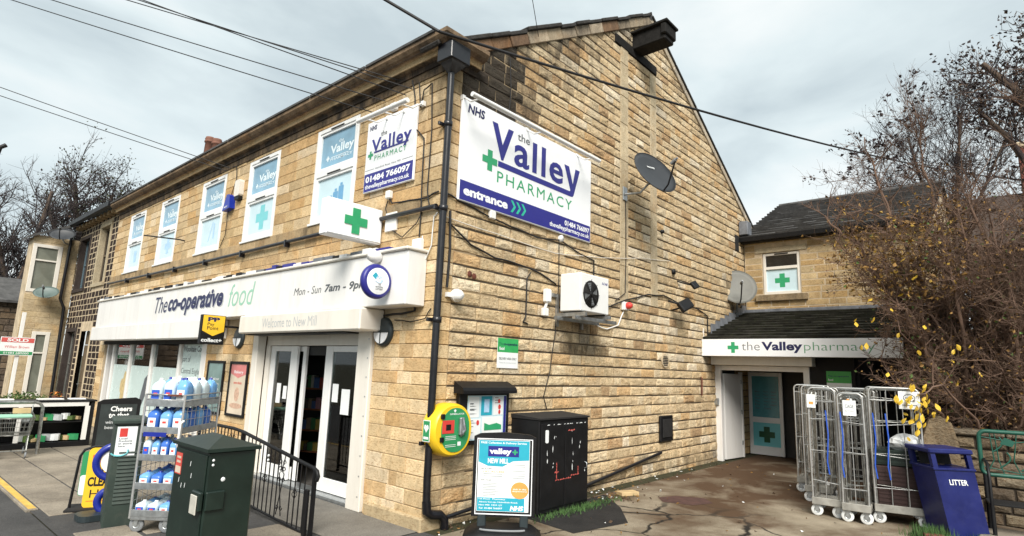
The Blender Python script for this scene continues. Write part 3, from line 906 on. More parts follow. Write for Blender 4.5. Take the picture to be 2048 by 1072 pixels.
# ---- shop window
sw = MB()
mull = [-14.25, -13.72, -12.21, -10.55, -8.73, -7.34]
for i, x in enumerate(mull):
    sw.box(FRONT, x-.06, x+.06, .42, 2.45, -.16, -.05, bev=.008)
sw.box(FRONT, SHOP[0], SHOP[1], .42, .52, -.161, -.04, bev=.008); sw.box(FRONT, SHOP[0], SHOP[1], 2.36, 2.5, -.161, -.049)
sw.box(FRONT, SHOP[1]-.1, SHOP[1]+.14, .42, 2.5, -.17, .02, bev=.01)
shopw = sw.build('shop_window', MT['white_old'], bld)
for i in range(1, 5):
    a, b_ = mull[i]+.065, mull[i+1]-.065
    g = MB(); g.box(FRONT, a, b_, .525, 2.355, -.12, -.11); g.build('pane', MT['glass'], shopw)
    top = 1.76 if i < 4 else 2.34
    q = MB(); q.box(FRONT, a+.03, b_-.03, .56, top, -.107, -.100); q.build('window_poster', MT['frost'], shopw)
q = MB()
for i in range(5): q.box(FRONT, -11.9+.16*i, -11.8+.16*i, 1.84, 1.96, -.45, -.4)
q.build('spirit_bottles', MT['shelfwood'], shopw)
for s, v in (('Wooldale Co-op', 2.10), ('part of', 1.88), ('Central England', 1.62), ('Co-operative', 1.40)):
    wd = {'Wooldale Co-op': 1.24, 'part of': .45, 'Central England': 1.18, 'Co-operative': .95}[s]
    letters(shopw, s, FRONT, -8.62, -8.62+wd, v, v+(.17 if 'W' in s else .16), -.098, MT['greytext'], .02 if 'W' in s else 0)
q = MB()
for (cx, cz) in ((-12.6, .95), (-12.45, 1.15), (-12.7, 1.2), (-12.5, 1.4), (-12.38, 1.02)):
    q.face(FRONT, ellipse(cx, cz, .13, .2, 12), -.098-.0006*cz)
q.build('printed_food', mat('food_print', (.55, .42, .2), .5, var=.35, scale=12), shopw)
q = MB(); q.face(FRONT, [(-11.2, .75), (-10.95, 1.45), (-10.65, 1.62), (-10.72, 1.1), (-11.0, .72)], -.0975)
q.build('printed_bottle', MT['greytext'], shopw)
# shelves and goods inside
rnd_c = [(.5, .08, .06), (.6, .45, .1), (.1, .3, .12), (.6, .6, .55), (.12, .2, .45), (.5, .25, .3), (.4, .3, .2), (.15, .12, .1)]
GOODS = [mat('goods_%s' % n, c, .5) for n, c in zip(('red', 'yellow', 'green', 'white', 'blue', 'pink', 'tan', 'brown'), rnd_c)]
def goods(name, fr, u0, u1, shelves, parent, dep=.25):
    sh = MB()
    for v in shelves: sh.box(fr, u0, u1, v-.03, v, 0, dep)
    sh.box(fr, u0-.03, u0, 0, shelves[-1]+.4, 0, dep); sh.box(fr, u1, u1+.03, 0, shelves[-1]+.4, 0, dep)
    st = sh.build(name, MT['shelfwood'], parent)
    g = MB()
    for v in shelves:
        u = u0+.02
        while u < u1-.1:
            w = random.uniform(.06, .13); h = random.uniform(.12, .26)
            g.box(fr, u, u+w*.92, v+.002, v+h, .04, dep-.03, mat=random.randrange(8)); u += w
    o = g.build('packets', GOODS, st); o['kind'] = 'stuff'
goods('shelving', facing(-2.6, 1.35, 0, 25), -.1, 1.25, (.22, .55, .88, 1.2, 1.55), bld)
goods('shelving', facing(-3.2, 1.9, 0, 60), -.5, .9, (.2, .55, .9, 1.25), bld)
goods('shelving', facing(-5.1, 1.4, 0, 30), -.8, .6, (.3, .7, 1.1, 1.5), bld)

# ---- entrance: posts, sliding doors
en = MB()
en.box(FRONT, -4.9, -4.70, 0, 2.45, -.1, .055, bev=.01)
en.box(FRONT, -1.56, -1.225, .0, 2.60, -.25, .06, bev=.012)
en.box(FRONT, -4.70, -1.56, 2.28, 2.46, -.25, -.12)
en.box(FRONT, -4.70, -4.56, 0, 2.28, -.24, -.11, bev=.006)
ent = en.build('door_frame', MT['cream'], bld)
q = MB()
for i in range(9):
    q.lathe(Fr((-1.28, -.061, .2+.27*i), (1, 0, 0), (0, 0, 1), (0, -1, 0)), [(.011, 0), (.011, .004)], 8)
q.build('screw_heads', MT['steel'], ent)
th = MB(); th.box(FRONT, -4.7, -1.56, -.01, .05, -.26, .0, bev=.006); th.build('threshold', MT['steel'], ent)
def door_leaf(u0, u1, n, st=.085, wide=None):
    d = MB()
    a = wide or st
    d.box(FRONT, u0, u0+st, .06, 2.27, n-.05, n, bev=.006); d.box(FRONT, u1-a, u1, .06, 2.27, n-.05, n, bev=.006)
    d.box(FRONT, u0+st, u1-a, .06, .26, n-.05, n, bev=.006); d.box(FRONT, u0+st, u1-a, 2.18, 2.27, n-.05, n, bev=.006)
    o = d.build('door', MT['white'], bld)
    g = MB(); g.box(FRONT, u0+st, u1-a, .26, 2.18, n-.03, n-.02); g.build('pane', MT['glass'], o)
    return o
dl = door_leaf(-4.55, -3.62, -.14, .16, .22)
dl2 = door_leaf(-4.35, -3.45, -.21, .08, .10)
dr = door_leaf(-2.72, -1.60, -.14, .20, .08)
for d_, u, v, w, h in ((dl, -4.25, 1.28, .14, .34), (dl, -4.02, 1.36, .12, .22), (dr, -2.46, 1.40, .16, .28), (dr, -2.2, 1.23, .22, .38)):
    q = MB(); q.box(FRONT, u, u+w, v, v+h, -.158, -.154); q.build('notice', MT['paper'], d_)
q = MB(); q.box(FRONT, -4.5, -1.6, 2.12, 2.30, -.32, -.26); q.build('door_operator', MT['black'], ent)
q = MB(); q.box(FRONT, -1.9, -1.62, .08, .9, -.8, -.7); q.build('checkout', MT['poster_a'], bld)

# ------------------------------------------------------------------ signs and fittings on the street front
sg = thing('shop_fascia', 'long white shop fascia board over the shopfront with italic navy and pale green lettering', 'sign', (-7.2, -.2, 2.78))
b = MB(); b.box(FRONT, -14.2, -.15, 2.78, 3.50, .02, .35, bev=.012); b.build('fascia_board', MT['white_old'], sg)
b = MB(); b.box(FRONT, -14.25, -.12, 3.502, 3.545, .02, .39, bev=.012); b.build('ledge', MT['cream'], sg)
# lead capping with torn white and blue paint
b = MB(); x = -14.25
pc = [MT['white_old'], MT['blackmatt'], MT['navy'], MT['lead']]
while x < -.6:
    w = random.uniform(.10, .42)
    mi = random.choices((0, 1, 2, 3), (5, 3, 3 if x > -4.5 else 0, 2))[0]
    b.box(FRONT, x, min(x+w, -.6), 3.546, 3.60+random.uniform(-.012, .03), .02, .33+random.uniform(-.03, .03), mat=mi); x += w
b.build('torn_capping', pc, sg)
n = .3535
for off, m_, dn in ((.02, MT['greypale'], -.0015), (0, MT['navydk'], 0)):
    letters(sg, 'The', FRONT, -9.45+off, -8.66+off, 3.0-off, 3.37-off, n+dn, m_, 0, .25)
    letters(sg, 'co-operative', FRONT, -8.6+off*2, -5.72+off*2, 2.90-off, 3.37-off, n+dn, m_, .035, .25)
letters(sg, 'food', FRONT, -5.46, -4.42, 2.98, 3.40, n, MT['greenpale'], -.004, .25)
letters(sg, 'Mon - Sun', FRONT, -3.02, -2.2, 3.05, 3.17, n, MT['greytext'], -.005, .2)
letters(sg, '7am - 9pm', FRONT, -2.10, -1.02, 3.02, 3.17, n, MT['greytext'], .025, .2)

sb = MB(); sb.box(FRONT, -14.35, -6.16, 2.40, 2.772, .01, .40, bev=.015); sb.box(FRONT, -10.3, -10.28, 2.40, 2.77, .40, .403)
t = thing('roller_shutter_box', 'plain white roller shutter box over the shop window', 'shutter box', (-10.3, -.2, 2.40))
sb.build('shutter_casing', MT['white_old'], t)
b = MB(); b.box(FRONT, -14.2, -7.2, 2.30, 2.398, .02, .08); b.build('shutter_curtain', MT['blackmatt'], t)
t = thing('roller_shutter_box', 'cream roller shutter box above the entrance with welcome lettering', 'shutter box', (-2.9, -.2, 2.45))
b = MB(); b.box(FRONT, -4.74, -1.02, 2.462, 2.774, .01, .42, bev=.02); b.build('shutter_casing', MT['cream'], t)
letters(t, 'Welcome to New Mill', FRONT, -3.86, -2.13, 2.545, 2.70, .4225, MT['greypale'], -.005)
b = MB(); b.box(FRONT, -4.69, -1.57, 2.44, 2.458, .02, .3); b.build('shutter_slat', MT['black'], t)

# front pharmacy sign with lamp bar
t = thing('pharmacy_sign', 'smaller white and blue pharmacy sign with phone number on the street front', 'sign', (-1.13, -.03, 4.6))
b = MB(); b.box(FRONT, -1.74, -.53, 4.61, 5.77, .02, .06, bev=.006); b.build('sign_panel', MT['signwhite'], t)
b = MB(); b.box(FRONT, -1.725, -.545, 4.625, 4.91, .055, .0625); b.build('blue_band', MT['navy'], t)
F = FRONT; n = .0635
letters(t, 'NHS', F, -1.68, -1.49, 5.62, 5.70, n, MT['navydk'], .03, .15)
letters(t, 'the', F, -1.37, -1.22, 5.47, 5.55, n, MT['greytext'], .005)
letters(t, 'Valley', F, -1.60, -.62, 5.18, 5.46, n, MT['navy'], .025, 0, 1.1)
b = MB(); b.face(F, [(-1.52, 5.225), (-.68, 5.225), (-.68, 5.25), (-1.52, 5.25)], n+.001); b.build('underline', MT['navy'], t)
b = MB(); b.face(F, cross_poly(-1.61, 5.21, .065, .022), n); b.build('green_cross', MT['green'], t)
letters(t, 'PHARMACY', F, -1.5, -.72, 5.10, 5.185, n, MT['green'], 0, 0, 1.3)
letters(t, 'Holmfirth Road, New Mill', F, -1.46, -.84, 4.95, 4.985, n, MT['greytext'], 0)
b = MB()
for a, c in ((-1.72, -1.49), (-.8, -.55)): b.face(F, [(a, 4.966), (c, 4.966), (c, 4.972), (a, 4.972)], n)
b.build('rule', MT['greytext'], t)
letters(t, '01484 766097', F, -1.69, -.6, 4.765, 4.87, n, MT['signwhite'], .04)
letters(t, 'thevalleypharmacy.co.uk', F, -1.69, -.61, 4.645, 4.735, n, MT['signwhite'], .02)
def lamp_bar(parent_label, fr, u0, u1, v, n, wall_v):
    t = thing('sign_lamp', parent_label, 'lamp', fr.p((u0+u1)/2, v, n))
    b = MB(); b.tube([fr.p(u0, v, n), fr.p(u1, v, n)], .035, 10); b.build('lamp_tube', MT['white'], t)
    for u in (u0+.18, (u0+u1)/2, u1-.18):
        a = MB(); a.tube([fr.p(u, wall_v, .06), fr.p(u, v+.02, n*.5), fr.p(u, v, n)], .012, 6); a.box(fr, u-.03, u+.03, wall_v-.04, wall_v+.03, .02, .07)
        a.build('arm', MT['white'], t)
lamp_bar('white lamp bar on arms over the smaller street front pharmacy sign', FRONT, -1.42, -.24, 5.58, .46, 5.74)
lamp_bar('long white lamp bar on arms over the large gable pharmacy sign', GABLE, .12, 3.32, 5.70, .42, 5.83)

# projecting illuminated cross
t = thing('projecting_cross_sign', 'white projecting light box with a green cross at the building corner', 'sign', (-1.3, -.5, 3.73))
b = MB(); b.box(W, -1.38, -1.2, -.95, -.04, 3.74, 4.26, bev=.012); b.build('light_box', MT['signwhite'], t)
fx = Fr((-1.2, 0, 0), (0, 1, 0), (0, 0, 1), (1, 0, 0))
b = MB(); b.prism(fx, cross_poly(-.49, 4.0, .185, .062), .001, .012); b.build('green_cross', MT['green'], t)
b = MB(); b.tube([(-1.2, -.93, 3.76), (-1.2, -.06, 3.76)], .006, 6); b.box(W, -1.35, -1.23, -.04, .0, 3.85, 4.15); b.build('bracket', MT['steel'], t)
b = MB(); b.box(FRONT, -1.12, -.86, 3.92, 4.20, .012, .05, bev=.006)
b.build('junction_plate', MT['white_old'], None, 'white metal plate on the wall beside the projecting cross sign', 'plate')

# lottery roundel
t = thing('lottery_roundel', 'round blue and white lottery sign projecting near the building corner', 'sign', (-.45, -.57, 2.85))
fx = Fr((-.45, -.57, 3.07), (0, 1, 0), (0, 0, 1), (1, 0, 0))
b = MB(); b.lathe(fx, [(.0, -.10), (.19, -.10), (.225, -.08), (.232, -.05), (.225, -.02), (.205, 0), (.175, .002)], 36); b.build('ring', MT['navy'], t)
b = MB(); b.lathe(fx, [(.178, .0), (.17, .004), (0, .006)], 36); b.build('disc', MT['signwhite'], t)
b = MB(); b.face(fx, [(-.10, .06), (-.05, .115), (-.005, .07), (-.045, .02)], .008); b.build('printed_diamond', MT['teal'], t)
b = MB()
for q in ([(-.04, .03), (-.015, .075), (.015, .03), (.03, .075), (.055, .03), (.03, -.02)], [(-.05, .0), (-.01, -.02), (.04, -.02), (.07, .02)]):
    b.tube([fx.p(u, v, .008) for u, v in q], .0045, 5)
b.build('printed_hand', MT['skyblue'], t)
for s, u, v in (('THE', .02, -.055), ('NATIONAL', .06, -.085), ('LOTTERY', .055, -.115)): letters(t, s, fx, .02-u, .02+u, v, v+.022, .008, MT['greytext'], .02)
b = MB(); b.box(fx, .20, .33, -.06, .08, -.08, -.03, bev=.01); b.build('bracket', MT['navy'], t)

# pay point projecting sign
t = thing('payment_point_sign', 'yellow and black payment point sign projecting over the window', 'sign', (-5.3, -.63, 2.25))
fx = Fr((-5.3, 0, 0), (0, 1, 0), (0, 0, 1), (1, 0, 0))
b = MB(); b.box(fx, -.84, -.42, 2.26, 2.79, -.1, 0, bev=.008); b.build('sign_case', MT['black'], t)
b = MB(); b.prism(fx, [(-.82, 2.78), (-.44, 2.78), (-.44, 2.50), (-.63, 2.41), (-.82, 2.50)], .0005, .004); b.build('yellow_panel', MT['yboard'], t)
letters(t, 'PP', fx, -.74, -.53, 2.67, 2.75, .005, MT['navydk'], .05, .0)
letters(t, 'Pay', fx, -.74, -.62, 2.58, 2.65, .005, MT['blackmatt'], .01); letters(t, 'Point', fx, -.74, -.54, 2.52, 2.585, .005, MT['blackmatt'], .01)
letters(t, 'collect+', fx, -.82, -.46, 2.30, 2.37, .005, MT['paper'], .03)
b = MB(); b.tube([(-5.35, -.42, 2.6), (-5.35, 0, 2.6)], .02, 8); b.build('bracket', MT['black'], t)

# bulkhead lamps either side of the entrance
def bulkhead(x, z, label):
    t = thing('bulkhead_lamp', label, 'lamp', (x, 0, z), 'bulkhead lamps beside the entrance')
    fr = FRONT.at(x, z, 0)
    b = MB(); b.lathe(fr, [(.205, .0), (.21, .03), (.19, .06), (.17, .07), (0, .075)], 28); b.build('housing', MT['grey2'], t)
    lens = [(0.16*math.cos(R(a)), .16*math.sin(R(a))) for a in range(180, 361, 15)]
    b = MB(); b.prism(fr, [(p, q-.008) for p, q in lens], .075, .083); b.build('lens', MT['signwhite'], t)
    b = MB(); b.box(fr, -.008, .008, -.165, 0, .0835, .091); b.box(fr, -.165, .165, -.012, .004, .0835, .091); b.build('guard_bar', MT['grey2'], t)
MT['grey2'] = mat('dark_slate_grey_plastic', (.022, .032, .036), .45, var=.15)
bulkhead(-5.55, 2.42, 'dark round bulkhead lamp left of the entrance, beside the yellow sign')
bulkhead(-.99, 2.46, 'dark round bulkhead lamp right of the entrance, near the corner')
# framed posters
def poster(u0, u1, v0, v1, m_, label, lines):
    t = thing('poster_frame', label, 'poster', ((u0+u1)/2, -.02, v0), 'framed posters on the street front')
    b = MB(); f = .05
    for q in ((u0, u0+f, v0, v1), (u1-f, u1, v0, v1), (u0+f, u1-f, v0, v0+f), (u0+f, u1-f, v1-f, v1)): b.box(FRONT, *q, .012, .05, bev=.006)
    b.build('frame', MT['black'], t)
    b = MB(); b.box(FRONT, u0+f, u1-f, v0+f, v1-f, .012, .03); b.build('poster_sheet', m_, t)
    for s, a, c, v, h, mm in lines: letters(t, s, FRONT, u0+a, u0+c, v0+v, v0+v+h, .0325, mm, .01)
    return t
poster(-6.84, -6.05, .93, 1.97, MT['poster_a'], 'grey green framed poster left of the pair beside the entrance', [('Check our', .2, .6, .66, .05, MT['paper']), ('Wooldale\'s', .2, .6, .56, .05, MT['paper']), ('latest offers', .18, .62, .46, .05, MT['paper']), ('online', .25, .55, .36, .05, MT['paper'])])
p2 = poster(-5.79, -5.02, .95, 1.97, MT['poster_b'], 'cream framed poster with red top, nearest the entrance', [('Bakery', .2, .58, .78, .07, MT['paper']), ('more choice', .22, .55, .6, .05, MT['red'])])
b = MB(); b.face(FRONT, [(-5.735, 1.74), (-5.405, 1.66), (-5.075, 1.74), (-5.075, 1.915), (-5.735, 1.915)], .0312); b.build('red_header', mat('faded_red_print', (.58, .20, .19), .5), p2)
b = MB(); b.prism(FRONT, ellipse(-5.4, 1.36, .10, .13, 18), .0305, .0315); b.prism(FRONT, ellipse(-5.4, 1.15, .26, .05, 18), .0305, .0315); b.build('printed_cake', mat('cake_print', (.55, .36, .26), .5, var=.3, scale=20), p2)

# alarm boxes, brackets
t = thing('alarm_box', 'cream and black alarm box high between the upper windows', 'alarm', (-6.3, -.05, 5.3))
b = MB(); b.prism(FRONT, rrect(-6.42, -6.18, 5.37, 5.72, .05), .01, .11, smooth=False); b.build('cover', MT['cream'], t)
b = MB(); b.prism(FRONT, rrect(-6.40, -6.20, 5.29, 5.366, .02, 2), .01, .10); b.build('strobe', MT['black'], t)
t = thing('alarm_box', 'blue wedge shaped alarm box between the upper windows', 'alarm', (-6.67, -.05, 5.1))
b = MB(); b.prism(FRONT, [(-6.87, 5.12), (-6.52, 5.15), (-6.56, 5.42), (-6.62, 5.46), (-6.72, 5.46)], .01, .13); b.build('cover', mat('alarm_blue', (.01, .03, .33), .35), t)
letters(t, 'ADT', FRONT, -6.8, -6.62, 5.17, 5.21, .132, MT['paper'], .03)
b = MB(); b.tube([(-9.15, -.01, 4.77), (-9.15, -.12, 4.78), (-9.6, -.75, 4.82)], .018, 6); b.build('iron_bracket', MT['black'], None, 'thin black iron rod sticking out below the upper windows', 'bracket')
b = MB(); b.lathe(Fr((-.76, -.36, 3.45), (1, 0, 0), (0, 0, 1), (0, -1, 0)), [(.07, 0), (.085, .05), (.085, .10), (.06, .16), (0, .18)], 18)
b.build('dome_camera', MT['white_old'], None, 'white dome camera on the right end of the fascia', 'camera')
for nm, u, v, w, h, lab in (('junction_box', -1.12, 4.42, .1, .12, 'small white junction box below the smaller pharmacy sign'), ('junction_box', -.42, 3.56, .18, .16, 'white junction box on the end of the fascia, above the conduit'), ('security_light', -1.16, 5.82, .12, .12, 'small white sensor under the eaves above the smaller pharmacy sign')):
    b = MB(); b.box(FRONT, u, u+w, v, v+h, .012, .09, bev=.012); b.build(nm, MT['white_old'], None, lab, 'box')
# black pipe run under the sill course
t = thing('wall_pipe', 'long black pipe clipped along the front below the upper windows', 'pipe', (-8, -.06, 4.10))
b = MB(); b.tube([(-14.8, -.07, 4.11), (-8, -.07, 4.10), (-.30, -.07, 4.13), (.03, -.07, 4.13)], .034, 8); b.build('pipe_run', MT['pipe'], t)
for x in (-13, -11.2, -9.4, -7.6, -5.8, -4.0, -2.2):
    b = MB(); b.box(FRONT, x-.02, x+.02, 4.02, 4.15, .012, .11); b.build('clip', MT['pipe'], t)

# ------------------------------------------------------------------ the gable
t = thing('downpipe', 'glossy black cast iron downpipe with hopper at the building corner', 'downpipe', (.10, .05, 0))
b = MB(); b.tube([(.10, .0, 6.1), (.10, -.02, .62), (.10, -.01, .36)], .048, 12)
b.tube([(.10, -.01, .36), (.10, .0, .24), (.11, .06, .20), (.12, .2, .18), (.13, .27, .12), (.13, .29, -.03)], .058, 10)
b.build('pipe', MT['pipe'], t)
for z in (1.05, 2.6, 4.1, 5.3):
    b = MB(); b.lathe(Fr((.10, -.005, z), (1, 0, 0), (0, 1, 0), (0, 0, 1)), [(.05, -.04), (.062, -.035), (.062, .035), (.05, .04)], 12); b.box(GABLE, -.12, .12, z-.025, z+.025, .012, .05, bev=.006); b.build('collar', MT['pipe'], t)
b = MB(); b.box(W, .012, .31, -.20, .16, 6.16, 6.42, bev=.01); b.add([(.04, -.16, 6.16), (.28, -.16, 6.16), (.28, .12, 6.16), (.04, .12, 6.16), (.06, -.05, 6.06), (.15, -.05, 6.06), (.15, .05, 6.06), (.06, .05, 6.06)], [(0, 1, 5, 4), (1, 2, 6, 5), (2, 3, 7, 6), (3, 0, 4, 7), (4, 5, 6, 7)]); b.build('hopper', MT['pipe'], t)

t = thing('pharmacy_sign', 'large white and blue pharmacy entrance sign with arrows on the gable wall', 'sign', (.05, 1.93, 4.3))
b = MB(); b.box(GABLE, .28, 3.58, 4.30, 5.85, .022, .07, bev=.008); b.build('sign_panel', MT['signwhite'], t)
b = MB(); b.box(GABLE, .30, 3.56, 4.315, 4.60, .068, .0725); b.build('blue_band', MT['navy'], t)
G = GABLE; n = .0735
letters(t, 'NHS', G, .385, .735, 5.63, 5.77, n, MT['navydk'], .035, .12)
letters(t, 'the', G, 1.49, 1.79, 5.575, 5.70, n, MT['greytext'], .008)
letters(t, 'V', G, .90, 1.39, 5.13, 5.68, n, MT['navy'], .035)
letters(t, 'alle', G, 1.42, 2.71, 5.145, 5.66, n, MT['navy'], .02, 0, 1.1)
b = MB(); b.face(G, [(2.74, 5.545), (2.88, 5.545), (3.0, 5.25), (3.075, 5.545), (3.21, 5.545), (3.03, 5.05), (3.0, 5.02), (2.95, 5.01), (1.06, 5.01), (1.06, 5.10), (2.915, 5.10), (2.93, 5.125)], n)
b.build('lettering', MT['navy'], t)
b = MB(); b.face(G, cross_poly(.88, 5.05, .16, .052), n+.001); b.build('green_cross', MT['green'], t)
letters(t, 'PHARMACY', G, 1.05, 2.98, 4.76, 4.94, n, MT['green'], .0, 0, 1.25)
letters(t, 'entrance', G, .37, 1.31, 4.395, 4.52, n, MT['signwhite'], .045)
b = MB()
for i in range(3):
    u = 1.38+i*.125
    b.face(G, [(u, 4.56), (u+.05, 4.56), (u+.12, 4.47), (u+.05, 4.375), (u, 4.375), (u+.07, 4.47)], n)
b.build('arrows', mat('sign_mint', (.03, .46, .30), .4), t)
letters(t, '01484 766097', G, 2.78, 3.53, 4.46, 4.555, n, MT['signwhite'], .03)
letters(t, 'thevalleypharmacy.co.uk', G, 2.36, 3.53, 4.345, 4.445, n, MT['signwhite'], .02)

# hoist beam
t = thing('hoist_beam', 'blackened timber hoist beam projecting below the gable apex', 'beam', (.6, 5.4, 8.9))
b = MB(); b.box(W, -.02, .78, 5.2, 5.6, 8.88, 9.22, bev=.02); b.build('beam', MT['timber'], t)
b = MB(); b.box(W, .70, .82, 5.15, 5.64, 8.98, 9.22, bev=.02); b.box(W, -.02, .86, 5.13, 5.67, 9.222, 9.28, bev=.01); b.build('capping', MT['timber'], t)

# satellite dish on the gable
def sat_dish(label, mount, centre, az, el, r, m_, rr=1.0, group=None, dn=.17):
    t = thing('satellite_dish', label, 'satellite dish', mount, group)
    a, e_ = R(az), R(el)
    nrm = Vector((math.sin(a)*math.cos(e_), -math.cos(a)*math.cos(e_), math.sin(e_)))
    u = Vector((math.cos(a), math.sin(a), 0)); v = nrm.cross(u); v = -v if v.z < 0 else v
    fr = Fr(centre, u, v, nrm)
    b = MB(); prof = []
    K = 28
    for i in range(6):
        q = i/5*r; h = (q/r)**2*r*dn
        prof.append((q, h))
    vs2, fs2 = [], []
    for s_ in (0, -.012):
        for q, h in prof:
            for k_ in range(K):
                an = 2*math.pi*k_/K; vs2.append(fr.p(q*math.cos(an), q*rr*math.sin(an), h+s_))
    m6 = 6*K
    for i in range(5):
        for k_ in range(K):
            k1 = (k_+1) % K
            fs2.append((i*K+k_, i*K+k1, (i+1)*K+k1, (i+1)*K+k_)); fs2.append((m6+i*K+k_, m6+(i+1)*K+k_, m6+(i+1)*K+k1, m6+i*K+k1))
    for k_ in range(K):
        k1 = (k_+1) % K; fs2.append((5*K+k_, 5*K+k1, m6+5*K+k1, m6+5*K+k_))
    b.add(vs2, fs2, 0, True)
    b.tube([fr.p(r*math.cos(2*math.pi*i/K), r*rr*math.sin(2*math.pi*i/K), r*dn) for i in range(K)], .008, 5, closed=True)
    b.build('reflector', m_, t)
    f = fr.p(0, -r*.25, r*1.15)
    b = MB(); b.tube([fr.p(0, -r*rr*.98, r*.12), fr.p(0, -r*rr*.9, r*.45), f], .017, 6); b.build('feed_arm', MT['black'], t)
    b = MB(); b.tube([f, f-nrm*.12+u*.0], .035, 10); b.tube([f+nrm*.05, f], .022, 8); b.build('receiver', MT['grey'], t)
    back = fr.p(0, 0, -.05)
    mv = Vector(mount)
    b = MB(); mid = Vector((mv.x*.4+back.x*.6, mv.y*.4+back.y*.6, mv.z)); b.tube([mv, mid, Vector((back.x, back.y, back.z-.1)), back], .024, 8); b.build('mast', MT['steel'], t)
    return t, fr
d1, fr = sat_dish('dark oval satellite dish on an arm on the gable wall', (.03, 4.86, 5.55), (.58, 4.98, 5.88), 74, 26, .52, MT['dish'], .95)
b = MB(); b.box(GABLE, 4.78, 4.94, 5.42, 5.70, .022, .045, bev=.004); b.build('wall_plate', MT['steel'], d1)
letters(d1, 'HUGHES', fr, -.09, .12, .16, .20, .03, MT['paper'], .03)

# air conditioning unit
t = thing('air_conditioner', 'white air conditioning unit on metal brackets on the gable wall', 'air conditioner', (.3, 3.0, 2.8))
b = MB(); b.box(W, .14, .55, 2.60, 3.44, 2.96, 3.58, bev=.014); b.build('case', MT['white'], t)
fx = Fr((.55, 2.89, 3.255), (0, 1, 0), (0, 0, 1), (1, 0, 0))
b = MB(); b.lathe(fx, [(.225, .001), (.225, .004), (0, .004)], 32); b.build('fan_recess', MT['blackmatt'], t)
b = MB()
for rr in (.05, .09, .13, .17, .21): b.tube([fx.p(rr*math.cos(R(a)), rr*math.sin(R(a)), .016) for a in range(0, 360, 12)], .0035, 4, closed=True)
for a in range(0, 360, 45): b.tube([fx.p(.04*math.cos(R(a)), .04*math.sin(R(a)), .016), fx.p(.245*math.cos(R(a)), .245*math.sin(R(a)), .014)], .004, 4)
b.lathe(fx, [(.045, .006), (.04, .02), (0, .022)], 12); b.build('fan_guard', MT['black'], t)
b = MB()
for k_ in range(4):
    a = R(20+90*k_); b.face(fx, [(.03*math.cos(a), .03*math.sin(a)), (.19*math.cos(a-.35), .19*math.sin(a-.35)), (.2*math.cos(a+.2), .2*math.sin(a+.2))], .007)
b.build('fan_blades', MT['grey'], t)
letters(t, 'A-E Hall', fx, .33, .5, .20, .245, .002, MT['navy'], .02)
b = MB()
for y in (2.66, 3.38): b.box(W, .02, .06, y-.025, y+.025, 2.72, 3.25); b.box(W, .06, .62, y-.025, y+.025, 2.88, 2.94)
b.box(W, .021, .055, 2.45, 3.62, 3.20, 3.26); b.box(W, .10, .16, 2.5, 3.75, 2.82, 2.878); b.box(W, .46, .52, 2.5, 3.75, 2.82, 2.878)
b.build('bracket', MT['steel'], t)
b = MB()
for y in (2.7, 3.34): b.box(W, .16, .52, y-.03, y+.03, 2.94, 2.962)
b.build('rubber_foot', MT['black'], t)

b = MB(); fr = GABLE.at(.34, 2.96, .02); b.lathe(fr, [(.075, 0), (.09, .03), (.09, .07)], 20); b.lathe(fr.at(.0, -.0, .07), [(.085, 0), (.075, .05), (.045, .09), (0, .1)], 20); b.box(fr, -.16, -.06, -.03, .03, .0, .05)
b.build('dome_camera', MT['white'], None, 'white dome camera beside the downpipe on the gable', 'camera')
t = thing('security_sensor', 'white two part sensor left of the air conditioning unit', 'sensor', (.05, 2.33, 2.9))
b = MB(); b.box(GABLE, 2.27, 2.40, 3.08, 3.30, .03, .13, bev=.02); b.build('head', MT['white'], t)
b = MB(); b.box(GABLE, 2.25, 2.38, 2.86, 2.99, .022, .09, bev=.012); b.tube([(.06, 2.31, 2.99), (.08, 2.33, 3.08)], .025, 8); b.build('base', MT['white_old'], t)

t = thing('delivery_sign', 'small green and white delivery area sign on the gable wall', 'sign', (.03, 1.48, 2.0))
b = MB(); b.box(GABLE, 1.245, 1.705, 2.015, 2.45, .03, .038); b.build('sign_panel', MT['paper'], t)
b = MB(); b.box(GABLE, 1.245, 1.705, 2.245, 2.45, .0382, .0395); b.build('green_band', mat('sign_leaf_green', (.035, .36, .10), .4), t)
letters(t, 'The', G, 1.27, 1.36, 2.345, 2.385, .041, MT['navydk'], -.01); letters(t, 'co-operative', G, 1.37, 1.68, 2.335, 2.385, .041, MT['navydk'], .03)
letters(t, 'food', G, 1.28, 1.39, 2.275, 2.325, .041, MT['paper'], .03)
letters(t, 'DELIVERY AREA ONLY', G, 1.28, 1.67, 2.135, 2.17, .041, MT['greytext'], .01)
letters(t, 'Please do not block access', G, 1.29, 1.66, 2.085, 2.105, .041, MT['greypale'], 0)

